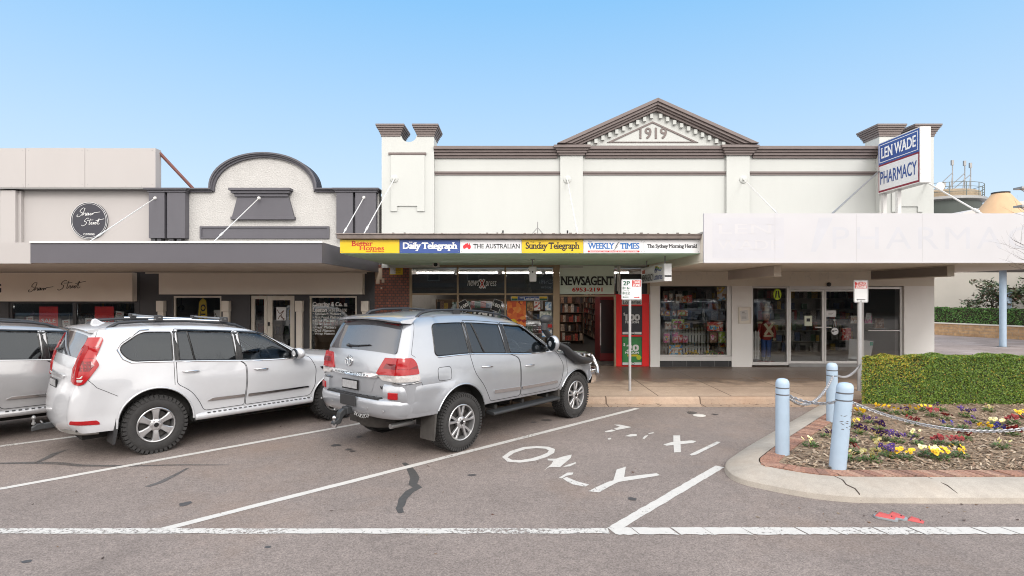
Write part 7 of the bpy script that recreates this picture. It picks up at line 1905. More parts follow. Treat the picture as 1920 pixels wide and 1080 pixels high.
# sale posters and small price cards in the clothing shop
M_SALE = mat('sale red', (.82, .014, .018), rough=.5, var=.05)
for (a, b, lab) in ((67, 102.5, 'red sale poster nearer the left edge in the clothing shop window'), (172, 208, 'red sale poster nearer the charcoal pilaster in the clothing shop window')):
    t, cx, y, cz_, w2, h2 = poster(lab, a, b, 575, 622, M_SALE, YF + .12, group='sale posters'); text(t, 'SALE', (cx, y, fz(601.5)), w2 * 1.5, .115, M_INKW, bold=.01, lift=.002)
for i, (a, b, c, d_, r_) in enumerate(((43, 56, 594, 610, .08), (111, 125, 600, 616, .12), (154, 168, 597, 616, .03), (211, 226, 584, 603, -.12))):
    t, cx, y, cz_, w2, h2 = poster(['small white price card leftmost in the clothing shop window', 'white price card between the two sale posters, tilted, beside the left one', 'white price card just left of the right sale poster', 'white price card right of the right sale poster'][i], a, b, c, d_, M_SIGNW, YF + .12, r_, 'price_card', 'price cards in the clothing shop')
    text(t, '30%', (cx, y, cz_ + h2 * .55), w2 * 1.3, .05, M_INKR, lift=.002, bold=.02); text(t, 'OFF', (cx, y, cz_ + h2 * .1), w2, .04, M_INKK, lift=.002); MB().lathe([(0, 0), (.03, 0), (.03, -.002), (0, -.002)], (cx, y, cz_ - h2 * .5), 'y', 14).build('dot', M_INKK, t)
# garments on a dummy and rails in the clothing shop
t = thing('dress_form', 'maroon knit on a dress form in the clothing shop window', 'dummy', (fx(34), YF + .5, zf)); mb = MB(); x = fx(34)
mb.lathe([(.05, 1.52), (.07, 1.45), (.20, 1.40), (.21, 1.2), (.16, 1.0), (.2, .82)], (x, YF + .5, zf), 'z', 20); mb.tube([(x - .17, YF + .5, zf + 1.38), (x - .26, YF + .48, zf + 1.1), (x - .25, YF + .45, zf + .85)], .055, 8); mb.tube([(x + .17, YF + .5, zf + 1.38), (x + .26, YF + .48, zf + 1.1), (x + .25, YF + .45, zf + .85)], .055, 8); mb.build('knit', mat('maroon knit', (.14, .03, .04), rough=.95, var=.2, bump=.4, bscale=60), t, smooth=50)
mb = MB(); mb.lathe([(.03, 0), (.03, .82)], (x, YF + .5, zf), 'z', 10); mb.lathe([(.18, 0), (.18, .02)], (x, YF + .5, zf), 'z', 18); mb.lathe([(.03, 1.52), (.05, 1.56), (.02, 1.6)], (x, YF + .5, zf), 'z', 12); mb.build('stand', M_STEELG, t, smooth=40)
for i, (a, b, lab) in enumerate(((70, 130, 'rail of pale clothes behind the left pane of the clothing shop'), (150, 245, 'rail of dark clothes behind the right pane of the clothing shop'))):
    ya = YF + 1.4; t = thing('clothes_rail', lab, 'rack', (PX(a, ya), ya, zf)); xa, xb = PX(a, ya), PX(b, ya); mb = MB(); mb.tube([(xa, ya, zf), (xa, ya, zf + 1.5), (xb, ya, zf + 1.5), (xb, ya, zf)], .018, 8); mb.build('rail', M_STEELG, t)
    r = random.Random(i); mb = MB(); x = xa + .08
    while x < xb - .08: mb.box(x, x + .035, ya - .24, ya + .24, zf + r.uniform(.5, .75), zf + 1.45); x += r.uniform(.05, .09)
    mb.build('clothes', palette_mat('clothes %d' % i, [srgb(*c) for c in ((200, 195, 188), (150, 140, 130), (90, 95, 110), (170, 120, 110), (60, 58, 60))], rough=.95, dark=.8 if i == 0 else .35), t, recalc=False)['kind'] = 'stuff'
# cafe windows
t, cx, y, cz_, w2, h2 = poster('framed sketch poster standing in the left cafe window', 391, 411, 582, 612, M_SIGNW, YF + .3)
script(t, [[(0, 0), (6, 10), (14, 4), (8, 16), (16, 22)], [(2, 22), (8, 14), (14, 24)]], lambda a, b: (cx - .13 + a * .016, y - .002, cz_ + .16 - b * .016), .009, M_INKK, 'drawing')
t, cx, y, cz_, w2, h2 = poster('sketch poster on the cafe door', 516, 534, 576, 601, M_SIGNW, YF + .085)
script(t, [[(0, 2), (6, 10), (14, 4), (8, 16), (16, 22)], [(2, 22), (8, 14), (14, 24)]], lambda a, b: (cx - .12 + a * .014, y - .002, cz_ + .15 - b * .014), .009, mat('brown ink', (.12, .04, .015), var=0), 'drawing')
t = thing('gelato_banner', 'yellow feather banner with vertical lettering in the left cafe window', 'banner', (fx(379), YF + .45, zf)); ya = YF + .45; X0 = PX(379, ya)
MB().prism([(X0 - .13, .55), (X0 + .12, .55), (X0 + .16, 1.55), (X0 + .12, 2.02), (X0 + .02, 2.12), (X0 - .08, 2.0), (X0 - .13, 1.5)], ya - .004, ya + .004).build('cloth', M_SIGNY, t); mb = MB().tube([(X0 - .135, ya, zf), (X0 - .135, ya, 1.5), (X0 - .085, ya, 2.02), (X0 + .02, ya, 2.13)], .01, 6).build('pole', M_INKK, t)
text(t, 'GELATO', (X0 + .01, ya - .005, 1.42), 1.0, .15, M_INKK, U=(.06, 0, 1), V=(-1, 0, .06), bold=.03)
t = thing('pendant_lamp', 'small round black pendant hanging in the left cafe window', 'lamp', (fx(340), YF + .7, fz(577))); c = (PX(340, YF + .7), YF + .7, PZ(577, YF + .7)); MB().ball(c, .085, 16, 10).build('globe', M_INKK, t, smooth=60); MB().tube([c, (c[0], c[1], 2.95)], .006, 5).build('cord', M_INKK, t)
t = thing('cafe_counter', 'dark counter with jars inside the cafe behind the lettered window', 'counter', (fx(600), YF + 2.0, zf)); ya = YF + 2.0; B(PX(590, ya), PX(668, ya), ya, ya + .6, zf, zf + 1.05).build('cabinet', M_WOODD, t)
mb = MB(); r = random.Random(9)
for i in range(9): mb.lathe([(.05, 0), (.06, .02), (.06, .15), (.03, .18), (.03, .2)], (PX(596 + i * 8, ya), ya + .2, zf + 1.051), 'z', 10)
mb.split('jar', palette_mat('jars', [(.5, .2, .05), (.3, .05, .03), (.5, .45, .3)], rough=.3), t)

# newsagency window posters
def promo(lab, px, py, rot, s=11):
    t, cx, y, cz_, w2, h2 = poster(lab, px - s * .75, px + s * .75, py - s, py + s, M_INKK, YF - .012, rot, group='black hundred posters'); Uv, Vv = (cos(rot), 0, sin(rot)), (-sin(rot), 0, cos(rot))
    text(t, '100', (cx, y, cz_ + .01), w2 * 1.6, .10, M_INKW, U=Uv, V=Vv, bold=.03, lift=.002)
    w3, h3 = w2 * .93, h2 * .95; rp_ = lambda a, b: (cx + a * cos(rot) - b * sin(rot), cz_ + a * sin(rot) + b * cos(rot))
    MB().ring([rp_(-w2, -h2), rp_(w2, -h2), rp_(w2, h2), rp_(-w2, h2)], [rp_(-w3, -h3), rp_(w3, -h3), rp_(w3, h3), rp_(-w3, h3)], y - .002, y).build('border', M_INKW, t)
promo('black hundred poster tilted to the left in the newsagency window', 871, 574, .5); promo('black hundred poster tilted to the right in the newsagency window', 931, 573, -.35)
t, cx, y, cz_, w2, h2 = poster('black hundred million banner low in the newsagency window, mostly behind the silver car roof', 885, 925, 577, 612, M_INKK, YF - .012); text(t, '100', (cx, y, cz_ + .07), w2 * 1.7, .16, M_INKW, bold=.04, lift=.002); text(t, 'MILLION', (cx, y, cz_ - .12), w2 * 1.6, .09, M_INKW, bold=.03, lift=.002)
t, cx, y, cz_, w2, h2 = poster('lotteries strip in blue, yellow and green on the newsagency window', 958, 1026.5, 555.5, 563.5, M_SIGNW, YF - .012); xm = fx(992)
B(fx(971), fx(1011), y - .002, y, cz_ - h2 * .9, cz_ + h2 * .9).build('blue_field', M_INKN, t); text(t, 'Lotteries', (fx(996.5), y - .002, cz_), .43, .085, M_INKW, bold=.02, lift=.002); text(t, 'NSW', (fx(978.5), y - .002, cz_ + .02), .12, .04, M_INKW, bold=.02, lift=.002)
for a, b in ((959, 970.5), (1011.5, 1026)): B(fx(a), fx(b), y - .002, y, cz_, cz_ + h2 * .9).build('yellow_field', M_SIGNY, t); B(fx(a), fx(b), y - .002, y, cz_ - h2 * .9, cz_ - .001).build('green_field', M_INKG, t)
t, cx, y, cz_, w2, h2 = poster('large orange printed poster in the newsagency window', 950.5, 986, 565, 612, printed('orange print', [(.75, .16, .02), (.80, .22, .03), (.62, .08, .015), (.80, .30, .05), (.70, .14, .02), (.35, .03, .02)], 9), YF - .012)
MB().lathe([(0, 0), (.11, 0), (.11, -.002), (0, -.002)], (cx - .1, y, cz_ - .25), 'y', 20).build('badge', M_SIGNY, t)
for i, (a, b, c, d_, m_, lab) in enumerate(((988, 1000, 567, 583, printed('brown print', [(.28, .16, .06), (.4, .25, .1), (.2, .1, .05)], 20), 'small brown notice beside the orange poster'), (1001.5, 1013, 565, 582, printed('pale print', [(.7, .7, .68), (.72, .66, .64), (.5, .12, .1), (.7, .7, .7)], 16), 'pale notice with red print on the newsagency window'), (1022, 1034, 566, 582, printed('blue print', [(.55, .65, .75), (.2, .35, .55), (.7, .72, .74)], 16), 'pale blue notice beside the bronze frame'), (1012, 1034, 584, 606, printed('grey print', [(.6, .62, .58), (.4, .45, .4), (.68, .68, .62), (.2, .25, .2)], 14), 'grey community notice behind the snorkel'), (1016, 1035, 618, 632, printed('white blue print', [(.7, .7, .7), (.1, .3, .6), (.65, .7, .75)], 14), 'white and blue notice low beside the bronze frame'), (1024, 1035, 608, 614, M_INKR, 'tiny red sticker beside the bronze frame'))):
    poster(lab, a, b, c, d_, m_, YF - .012, name='window_notice', group='notices on the newsagency window')
# red board posters
yR = YF - .035
t, cx, y, cz_, w2, h2 = poster('pale lotteries panel at the top of the red board', 1165.5, 1203, 556, 571, mat('lottery grey', (.55, .56, .56), rough=.5, var=.05), yR); text(t, 'Lotteries', (cx, y, fz(566.5)), w2 * 1.75, .12, mat('slate ink', (.06, .08, .10), var=0), bold=.015, lift=.002)
def lotto(lab, py0, py1, m, num, col, dol):
    t, cx, y, cz_, w2, h2 = poster(lab, 1165.5, 1203.5, py0, py1, M_INKK, yR, group='lottery posters on the red board'); B(fx(1166.7), fx(1202.3), y - .002, y, fz(py1 - 1.2), fz(py0 + 1.2)).build('print', m, t); y -= .002
    text(t, num, (cx + .02, y, fz(py0 + 21)), .42 if len(num) > 2 else .36, .19, col, bold=.045, lift=.002); text(t, '$', (fx(1170), y, fz(py0 + 15)), .05, .09, col, bold=.03, lift=.002); text(t, 'MILLION', (cx, y, fz(py0 + 30)), .40, .065, col, bold=.05, lift=.002)
    B(fx(1166.8), fx(1202.2), y - .002, y, fz(py1 - 1.4), fz(py1 - 5.8)).build('footer', M_SIGNW, t); MB().lathe([(.028, 0), (.04, 0), (.04, -.003), (.028, -.003)], (cx + .03, y - .002, fz(py1 - 3.6)), 'y', 16, closed=True).build('mark', M_INKK, t)
    return t, cx, y
t, cx, y = lotto('dark hundred million lottery poster on the red board', 574, 628, mat('midnight print', (.022, .022, .032), rough=.4, var=.4, scale=5), '100', mat('silver ink', (.55, .55, .56), var=.15, scale=15), True)
t, cx, y = lotto('green twenty million lottery poster on the red board', 631, 685, mat('green print', (.03, .22, .06), rough=.4, var=.25, scale=5), '20', M_INKW, True)
B(fx(1176), fx(1196), y - .002, y, fz(668), fz(664.5)).build('yellow_bar', M_SIGNY, t); MB().lathe([(0, 0), (.07, 0), (.07, -.003), (0, -.003)], (fx(1198.5) - .02, y, fz(670)), 'y', 20).build('ball_print', mat('lime print', (.45, .55, .03), var=.2), t)
text(news, 'OZ', (fx(1140), YF + 1.16, 1.6), .3, .16, M_INKW, bold=.03) if False else None

# ================================================================ PHARMACY WINDOW AND DOORS
def pw(u, v, Y=YF + .3): px, py = 1200 + u / 4.908, 480 + v / 4.909; return PX(px, Y), PZ(py, Y)
# platform and glass shelves
t = thing('window_platform', 'carpeted platform inside the toy window', 'platform', (fx(1236), YF + .26, .6)); zp = PZ(480 + 912 / 4.909, YF + .35); B(fx(1236), PX(1364, YF + .9), YF + .26, YF + 1.6, zf, zp).build('deck', mat('display carpet', (.10, .10, .09), rough=.95, var=.2), t)
SH = {}
for i, (v, ux0, ux1, lab) in enumerate(((432, 200, 620, 'top glass shelf in the toy window'), (552, 180, 640, 'second glass shelf in the toy window'), (672, 225, 640, 'third glass shelf in the toy window'), (796, 215, 830, 'lowest glass shelf in the toy window'))):
    xa, z = pw(ux0, v); xb, _ = pw(ux1, v); t = thing('glass_shelf', lab, 'shelf', (xa, YF + .2, z), 'glass shelves in the toy window'); B(xa, xb, YF + .2, YF + .55, z - .012, z).build('pane', glass_mat('shelf glass', (.75, .85, .8), boost=3), t); mb = MB()
    for x in (xa + .02, xb - .02): mb.box(x - .01, x + .01, YF + .53, YF + .549, zp + .001, z - .013)
    mb.split('support', M_STEELG, t)
R3 = random.Random(21)
PR = {'dark': printed('dark book print', [(.03, .03, .035), (.08, .05, .04), (.2, .15, .1), (.05, .08, .06)], 16), 'orange': printed('orange pack print', [(.55, .12, .03), (.6, .3, .1), (.7, .6, .5), (.4, .05, .03)], 18), 'pale': printed('pale pack print', [(.7, .68, .64), (.65, .5, .4), (.72, .72, .7), (.4, .2, .15)], 18), 'pink': printed('pink pack print', [(.65, .1, .3), (.7, .4, .5), (.3, .05, .2), (.7, .65, .65)], 18), 'yellow': printed('yellow pack print', [(.75, .5, .03), (.6, .25, .03), (.7, .65, .4), (.1, .3, .5)], 18), 'blue': printed('blue pack print', [(.08, .35, .6), (.5, .65, .7), (.7, .35, .05), (.05, .15, .4)], 18), 'lime': printed('lime pack print', [(.35, .5, .08), (.7, .7, .6), (.5, .6, .2)], 18), 'red': printed('red pack print', [(.5, .03, .03), (.65, .2, .15), (.7, .6, .55)], 18), 'brown': printed('brown print pack', [(.25, .13, .07), (.4, .28, .2), (.15, .08, .05)], 18)}
GT = 'boxed toys and books in the toy window'
def pack(u0, v0, u1, v1, k, lab, Y=YF + .3, dep=.09, tilt=0, name='toy_box'):
    xa, z1 = pw(u0, v0, Y); xb, z0 = pw(u1, v1, Y); t = thing(name, lab, 'box', (xa, Y, z0), GT); B(xa, xb, Y, Y + dep, z0, z1).build('carton', PR[k], t, bevel=.004)
    r = random.Random(u0 + v0); w_, h_ = xb - xa, z1 - z0; mb = MB()
    a, b = xa + w_ * r.uniform(.1, .25), z0 + h_ * r.uniform(.1, .25); mb.box(a, a + w_ * r.uniform(.4, .6), Y - .002, Y, b, b + h_ * r.uniform(.3, .55)); mb.build('label_panel', PR[r.choice(list(PR))], t)
for q in ((210, 320, 262, 432, 'dark', 'tall dark book at the left of the top glass shelf'), (264, 318, 314, 432, 'dark', 'second dark book on the top glass shelf'), (330, 350, 385, 432, 'pale', 'pale picture book on the top glass shelf'), (388, 365, 432, 432, 'orange', 'orange pack on the top glass shelf'), (434, 358, 480, 432, 'red', 'red pack at the right of the top glass shelf'), (190, 475, 228, 552, 'brown', 'brown pack at the left of the second shelf'), (232, 500, 275, 552, 'yellow', 'yellow square pack on the second shelf'), (300, 505, 330, 552, 'pale', 'small pale pack on the second shelf'), (345, 498, 440, 552, 'orange', 'wide orange pack on the second shelf'),
          (232, 605, 290, 672, 'pale', 'white pack with a round window on the third shelf'), (295, 580, 408, 630, 'lime', 'lime green box at the back of the third shelf'), (300, 622, 345, 672, 'pale', 'small cream pack before the lime box'), (350, 618, 392, 672, 'red', 'small red and white pack before the lime box'), (398, 620, 460, 672, 'brown', 'pair pack at the right of the third shelf'), (218, 712, 272, 796, 'pink', 'pink speckled pack at the left of the lowest shelf'), (298, 705, 350, 796, 'pink', 'bright pink toy pack on the lowest shelf'), (352, 725, 392, 796, 'red', 'red pack beside the bright pink one'), (395, 740, 440, 796, 'pink', 'short pale pink pack on the lowest shelf'), (645, 700, 705, 796, 'brown', 'tan picture pack at the right of the lowest shelf'), (730, 700, 780, 796, 'lime', 'green pack at the right end of the lowest shelf')):
    pack(*q[:5], q[5])
pack(620, 605, 762, 690, 'red', 'wide reddish puzzle box leaning at the right of the toy window', YF + .2, .05); pack(268, 820, 392, 908, 'blue', 'large blue box with a yellow digger picture on the window floor', YF + .35, .12); pack(726, 758, 812, 838, 'yellow', 'yellow picture box at the right of the window floor', YF + .62, .08); pack(435, 800, 525, 862, 'blue', 'long blue vehicle pack behind the yellow toy trucks', YF + .75, .1); pack(570, 800, 690, 862, 'dark', 'dark vehicle pack behind the yellow toy trucks', YF + .75, .1)
t, cx, y, cz_, w2, h2 = poster('poster of two figures in yellow at the top right of the toy window', 1345, 1362, 538.5, 563.5, printed('family print', [(.7, .65, .55), (.75, .5, .05), (.35, .2, .12), (.6, .6, .65), (.1, .3, .5)], 12), YF + .02)
def toy(label, u, v, L_, col, kind, flip=1):
    Y = YF + .42; x, z = pw(u, v, Y); t = thing('toy_truck' if kind != 'tractor' else 'toy_tractor', label, 'toy', (x, Y, zp), 'toy vehicles on the window floor'); r_ = L_ * .12; m = mat('toy ' + col, {'yellow': (.75, .52, .02), 'green': (.06, .30, .03), 'red': (.58, .02, .02)}[col], rough=.35, var=.05); z0 = zp
    for a in (-.3, 0, .3) if kind == 'digger' else (-.28, .28):
        wr = r_ * (1.5 if kind == 'tractor' and a * flip < 0 else 1)
        for s in (-1, 1): MB().lathe([(0, 0), (wr * .9, 0), (wr, .01), (wr, .04), (wr * .9, .05), (0, .05)], (x + a * L_, Y + s * .07 - .025, z0 + wr), 'y', 18).build('wheel', M_RUB, t, smooth=35); MB().lathe([(0, -.004), (wr * .45, -.004), (wr * .45, 0), (0, 0)], (x + a * L_, Y + s * .07 - .025, z0 + wr), 'y', 12).build('hub', mat('toy yellow', (.75, .52, .02), rough=.35, var=.05), t)
    MB().box(x - L_ * .42, x + L_ * .36, Y - .05, Y + .05, z0 + r_ * 1.1, z0 + r_ * 2.0).build('chassis', m, t, bevel=.006)
    cab = MB().prism([(x + flip * L_ * .05, z0 + r_ * 2), (x + flip * L_ * .28, z0 + r_ * 2), (x + flip * L_ * .24, z0 + r_ * 4), (x + flip * L_ * .06, z0 + r_ * 4)], Y - .045, Y + .045); cab.build('cab', m if kind != 'digger' else MATS['toy yellow'], t, bevel=.006)
    if kind == 'digger': MB().tube([(x - flip * L_ * .1, Y, z0 + r_ * 2.2), (x - flip * L_ * .5, Y, z0 + r_ * 3.2), (x - flip * L_ * .78, Y, z0 + r_ * 1.6)], L_ * .035, 8).build('boom', m, t); MB().prism([(x - flip * L_ * .72, z0 + r_ * 1.7), (x - flip * L_ * .92, z0 + r_ * 1.3), (x - flip * L_ * .86, z0 + .005), (x - flip * L_ * .7, z0 + r_ * .6)], Y - .05, Y + .05).build('bucket', m, t)
    else: MB().box(x - flip * L_ * .4, x - flip * L_ * .1, Y - .045, Y + .045, z0 + r_ * 2, z0 + r_ * 2.9).build('bonnet', m, t, bevel=.006)
toy('yellow toy digger with its boom stretched left on the window floor', 495, 900, .30, 'yellow', 'digger', 1); toy('green and yellow toy harvester on the window floor', 630, 900, .28, 'green', 'digger', -1); toy('red toy tractor at the right of the window floor', 748, 888, .20, 'red', 'tractor', 1)
def pickets(label, u0, u1, v0, v1, n, Y, ang=False):
    xa, z1 = pw(u0, v0, Y); xb, z0 = pw(u1, v1, Y); t = thing('picket_fence', label, 'fence', (xa, Y, z0), 'white picket fences in the pharmacy'); st = (xb - xa) / n; mb = MB()
    for i in range(n): x = xa + st * (i + .5); hw = st * .36; mb.prism([(x - hw, z0), (x + hw, z0), (x + hw, z1 - .06), (x, z1), (x - hw, z1 - .06)], Y, Y + .015)
    mb.split('picket', M_STEELW, t); mb = MB(); h = z1 - z0
    for k in (.25, .72): mb.box(xa - .01, xb + .01, Y + .016, Y + .03, z0 + h * k, z0 + h * k + .05)
    mb.split('fence_rail', M_STEELW, t)
pickets('white picket fence at the back of the toy window', 225, 640, 655, 912, 15, YF + .72); pickets('short white picket fence beside the toy soldier', 1026, 1102, 685, 950, 3, YF + .22)
# toy soldier statue
Y = YF + .55; xS, _ = pw(1160, 700, Y); zb0 = zf
t = thing('toy_soldier', 'life size painted toy soldier with a tall pale hat inside the pharmacy window', 'statue', (xS, Y, zb0)); hS = PZ(480 + 440 / 4.909, Y) - zb0; k_ = hS / 1.75
def lt(name, prof, m, dx=0, dy=0, n=20): return MB().lathe([(r * k_, zb0 + h * k_) for r, h in prof], (xS + dx * k_, Y + dy * k_, 0), 'z', n).build(name, m, t, smooth=45)
lt('base', [(.24, .0), (.26, .02), (.26, .06), (.22, .08)], mat('dull red', (.26, .04, .035), rough=.6, var=.1))
TR = mat('blue trousers', (.03, .08, .26), rough=.6, var=.1); RD = mat('red tunic', (.30, .025, .02), rough=.6, var=.1); IV = mat('ivory paint', (.62, .52, .36), rough=.6, var=.08); FC = mat('painted face', (.55, .33, .22), rough=.6, var=.08)
for s in (-1, 1):
    lt('boot', [(.055, .08), (.06, .12), (.055, .2)], M_INKK, s * .075); lt('trouser_leg', [(.058, .2), (.07, .45), (.085, .72)], TR, s * .075)
    MB().tube([(xS + s * .17 * k_, Y, zb0 + 1.17 * k_), (xS + s * .23 * k_, Y - .03, zb0 + .95 * k_), (xS + s * .22 * k_, Y - .05, zb0 + .76 * k_)], [.055 * k_, .05 * k_, .04 * k_], 10).build('sleeve', RD, t, smooth=50); MB().ball((xS + s * .22 * k_, Y - .05, zb0 + .72 * k_), .045 * k_, 10, 8).build('hand', IV, t, smooth=60); MB().ball((xS + s * .18 * k_, Y, zb0 + 1.2 * k_), .075 * k_, 12, 8, (1.2, 1, .5)).build('epaulette', IV, t, smooth=60)
lt('tunic', [(.13, .70), (.155, .78), (.14, .92), (.17, 1.08), (.165, 1.18), (.07, 1.24), (.05, 1.27)], RD)
mb = MB()
for s in (-1, 1): mb.obox((xS, Y - (.178 + .006 * s) * k_, zb0 + 1.02 * k_), Vector((s * .12, 0, .16)) * k_, (0, .004, 0), Vector((.03, 0, -s * .022)) * k_)
mb.box(xS - .14 * k_, xS + .14 * k_, Y - .165 * k_, Y - .15 * k_, zb0 + .80 * k_, zb0 + .85 * k_); mb.build('cross_belts', IV, t)
lt('head', [(.05, 1.26), (.09, 1.30), (.105, 1.38), (.10, 1.46), (.09, 1.50)], FC); mb = MB()
for s in (-1, 1): mb.ball((xS + s * .038 * k_, Y - .097 * k_, zb0 + 1.405 * k_), .014 * k_, 8, 6)
mb.tube([(xS - .05 * k_, Y - .10 * k_, zb0 + 1.335 * k_), (xS, Y - .113 * k_, zb0 + 1.345 * k_), (xS + .05 * k_, Y - .10 * k_, zb0 + 1.335 * k_)], .009 * k_, 6); mb.split('face_paint', M_INKK, t); MB().ball((xS, Y - .112 * k_, zb0 + 1.372 * k_), .018 * k_, 8, 6).build('nose', FC, t)
lt('hat', [(.125, 1.47), (.125, 1.485), (.10, 1.49), (.095, 1.60), (.11, 1.64), (.05, 1.66), (.02, 1.75)], IV); lt('hat_band', [(.102, 1.50), (.102, 1.53)], M_INKK)
# door and pane fittings
t = thing('hanging_disc_sign', 'round white sign with a key hanging on the sliding door glass', 'sign', (fx(1564), YF - .05, fz(621))); cx, cz_ = fx(1564), fz(621); MB().lathe([(0, 0), (.12, 0), (.12, -.01), (0, -.01)], (cx, YF - .03, cz_), 'y', 28).build('disc', M_SIGNW, t); MB().lathe([(.105, 0), (.12, 0), (.12, -.003), (.105, -.003)], (cx, YF - .0405, cz_), 'y', 28, closed=True).build('rim', M_INKK, t); mb = MB().tube([(cx - .06, YF - .043, cz_), (cx + .06, YF - .043, cz_ + .03)], .009, 6); mb.lathe([(.016, 0), (.03, 0), (.03, -.004), (.016, -.004)], (cx - .055, YF - .041, cz_), 'y', 14, closed=True); mb.build('key_mark', M_INKK, t); mb = MB()
for s in (-1, 1): mb.tube([(cx + s * .04, YF - .03, cz_ + .11), (cx, YF - .03, fz(600))], .005, 5)
mb.lathe([(0, 0), (.03, 0), (.02, -.03), (0, -.03)], (cx, YF - .01, fz(600)), 'y', 14); mb.build('cord', M_STEELW, t)
for (a, b, c, d_, m_, lab) in ((1508, 1522, 592, 611, mat('pale green paper', (.66, .70, .58), rough=.7, var=.04), 'pale notice with a dark picture on the left sliding door'), (1549, 1567, 582, 594, M_SIGNW, 'small white printed notice on the right sliding door'), (1644, 1654, 588, 600, M_SIGNW, 'small tilted paper on the brown stand behind the right pane')):
    t, cx, y, cz_, w2, h2 = poster(lab, a, b, c, d_, m_, YF - .012 if a < 1600 else YF + .5, -.1 if a > 1600 else 0, name='paper_notice', group='paper notices on the pharmacy glass')
    if a == 1508: B(cx - .05, cx + .05, y - .002, y, cz_ - .02, cz_ + .07).build('picture', M_INKK, t)
    else:
        for i in range(3): B(cx - w2 * .6, cx + w2 * (.6 - .2 * i), y - .002, y, cz_ + .04 - i * .04, cz_ + .052 - i * .04).build('print_line', M_STEELG, t)
t = thing('crossing_sticker', 'lime green oval walking legs sticker at the top of the pharmacy window', 'sticker', (fx(1457), YF - .02, fz(552))); cx, cz_ = fx(1457), fz(552); MB().prism(disc_poly(cx, cz_, .115, .165, 28), YF - .02, YF - .012).build('oval', mat('fluorescent lime', (.48, .66, .02), rough=.5, var=.03), t)
mb = MB()
for s in (-1, 1): mb.prism([(cx + s * .008, cz_ + .11), (cx + s * .04, cz_ + .11), (cx + s * .075, cz_ - .10), (cx + s * .035, cz_ - .10)], YF - .024, YF - .0205)
mb.split('leg_mark', M_INKK, t)
t = thing('notice_case', 'shallow notice case with a pale letter on the white pier', 'notice case', (fx(1382), YF - .12, fz(606))); MB().ring([(fx(1381.5), fz(606.5)), (fx(1404.5), fz(606.5)), (fx(1404.5), fz(575)), (fx(1381.5), fz(575))], [(fx(1383), fz(605)), (fx(1403), fz(605)), (fx(1403), fz(576.5)), (fx(1383), fz(576.5))], YF - .135, YF - .10).build('frame', M_CREAM, t); B(fx(1383), fx(1403), YF - .11, YF - .1005, fz(605), fz(576.5)).build('back', M_BEIGE, t); mb = MB(); c, s = cos(.12), sin(.12); cx, cz_ = fx(1392.5), fz(591.5); mb.prism([(cx + a * .11 * c - b * .15 * s, cz_ + a * .11 * s + b * .15 * c) for a, b in ((-1, -1), (1, -1), (1, 1), (-1, 1))], YF - .113, YF - .1105); mb.build('letter', M_STEELW, t)
mb = MB(); mb.box(cx - .07, cx + .01, YF - .115, YF - .1131, cz_ + .09, cz_ + .11)
for i in range(5): mb.box(cx - .075, cx + .06, YF - .115, YF - .1131, cz_ + .05 - i * .035, cz_ + .056 - i * .035)
mb.split('print_line', M_INKK, t)
for i, (a, b, c, d_, m_, lab) in enumerate(((1579, 1596, 615, 638, 'red', 'red box of eye print standing behind the right sliding door'), (1595, 1607, 592, 606, 'pale', 'white speckled box on the shelf edge behind the sign pole'), (1622, 1635, 592, 606, 'pink', 'pink white box on the shelf behind the right pane'), (1641, 1658, 597, 615, 'brown', 'brown house shaped stand behind the right pane'))):
    Y = YF + .6; t = thing('product_box', lab, 'box', (PX(a, Y), Y, PZ(d_, Y)), 'boxes behind the pharmacy doors'); B(PX(a, Y), PX(b, Y), Y, Y + .12, PZ(d_, Y), PZ(c, Y)).build('carton', PR[m_], t, bevel=.004); B(PX(a, Y) - .05, PX(b, Y) + .05, Y - .02, Y + .3, PZ(d_, Y) - .02, PZ(d_, Y)).build('ledge', M_SHELF, t)
t = thing('price_board', 'large white leaflet board with a green corner inside the right pane', 'board', (fx(1590), YF + .35, zf)); Y = YF + .35; MB().prism([(PX(1591, Y), PZ(672, Y)), (PX(1632, Y), PZ(676, Y)), (PX(1638, Y), PZ(640, Y)), (PX(1593, Y), PZ(635, Y))], Y, Y + .02).build('panel', M_SIGNW, t); B(PX(1631, Y), PX(1637, Y), Y - .003, Y, PZ(648, Y), PZ(641, Y)).build('green_corner', mat('sea green', (.05, .36, .26), var=.05), t); mb = MB()
for s in (0, 1): mb.tube([(PX(1596 + 32 * s, Y), Y + .04, PZ(640, Y)), (PX(1596 + 32 * s, Y), Y + .2, zf)], .012, 6)
mb.split('stand_leg', M_STEELG, t)
mb = MB(); mb.tube([(fx(1624), YF - .08, fz(619.5)), (fx(1682), YF - .08, fz(619.5))], .018, 8); mb.build('push_bar', M_ALU, news)
mb = MB(); mb.lathe([(0, -.05), (.03, -.05), (.035, 0), (0, 0)], (fx(1683), YF - .045, fz(619.5)), 'y', 14); mb.build('lock', M_STEELG, news)
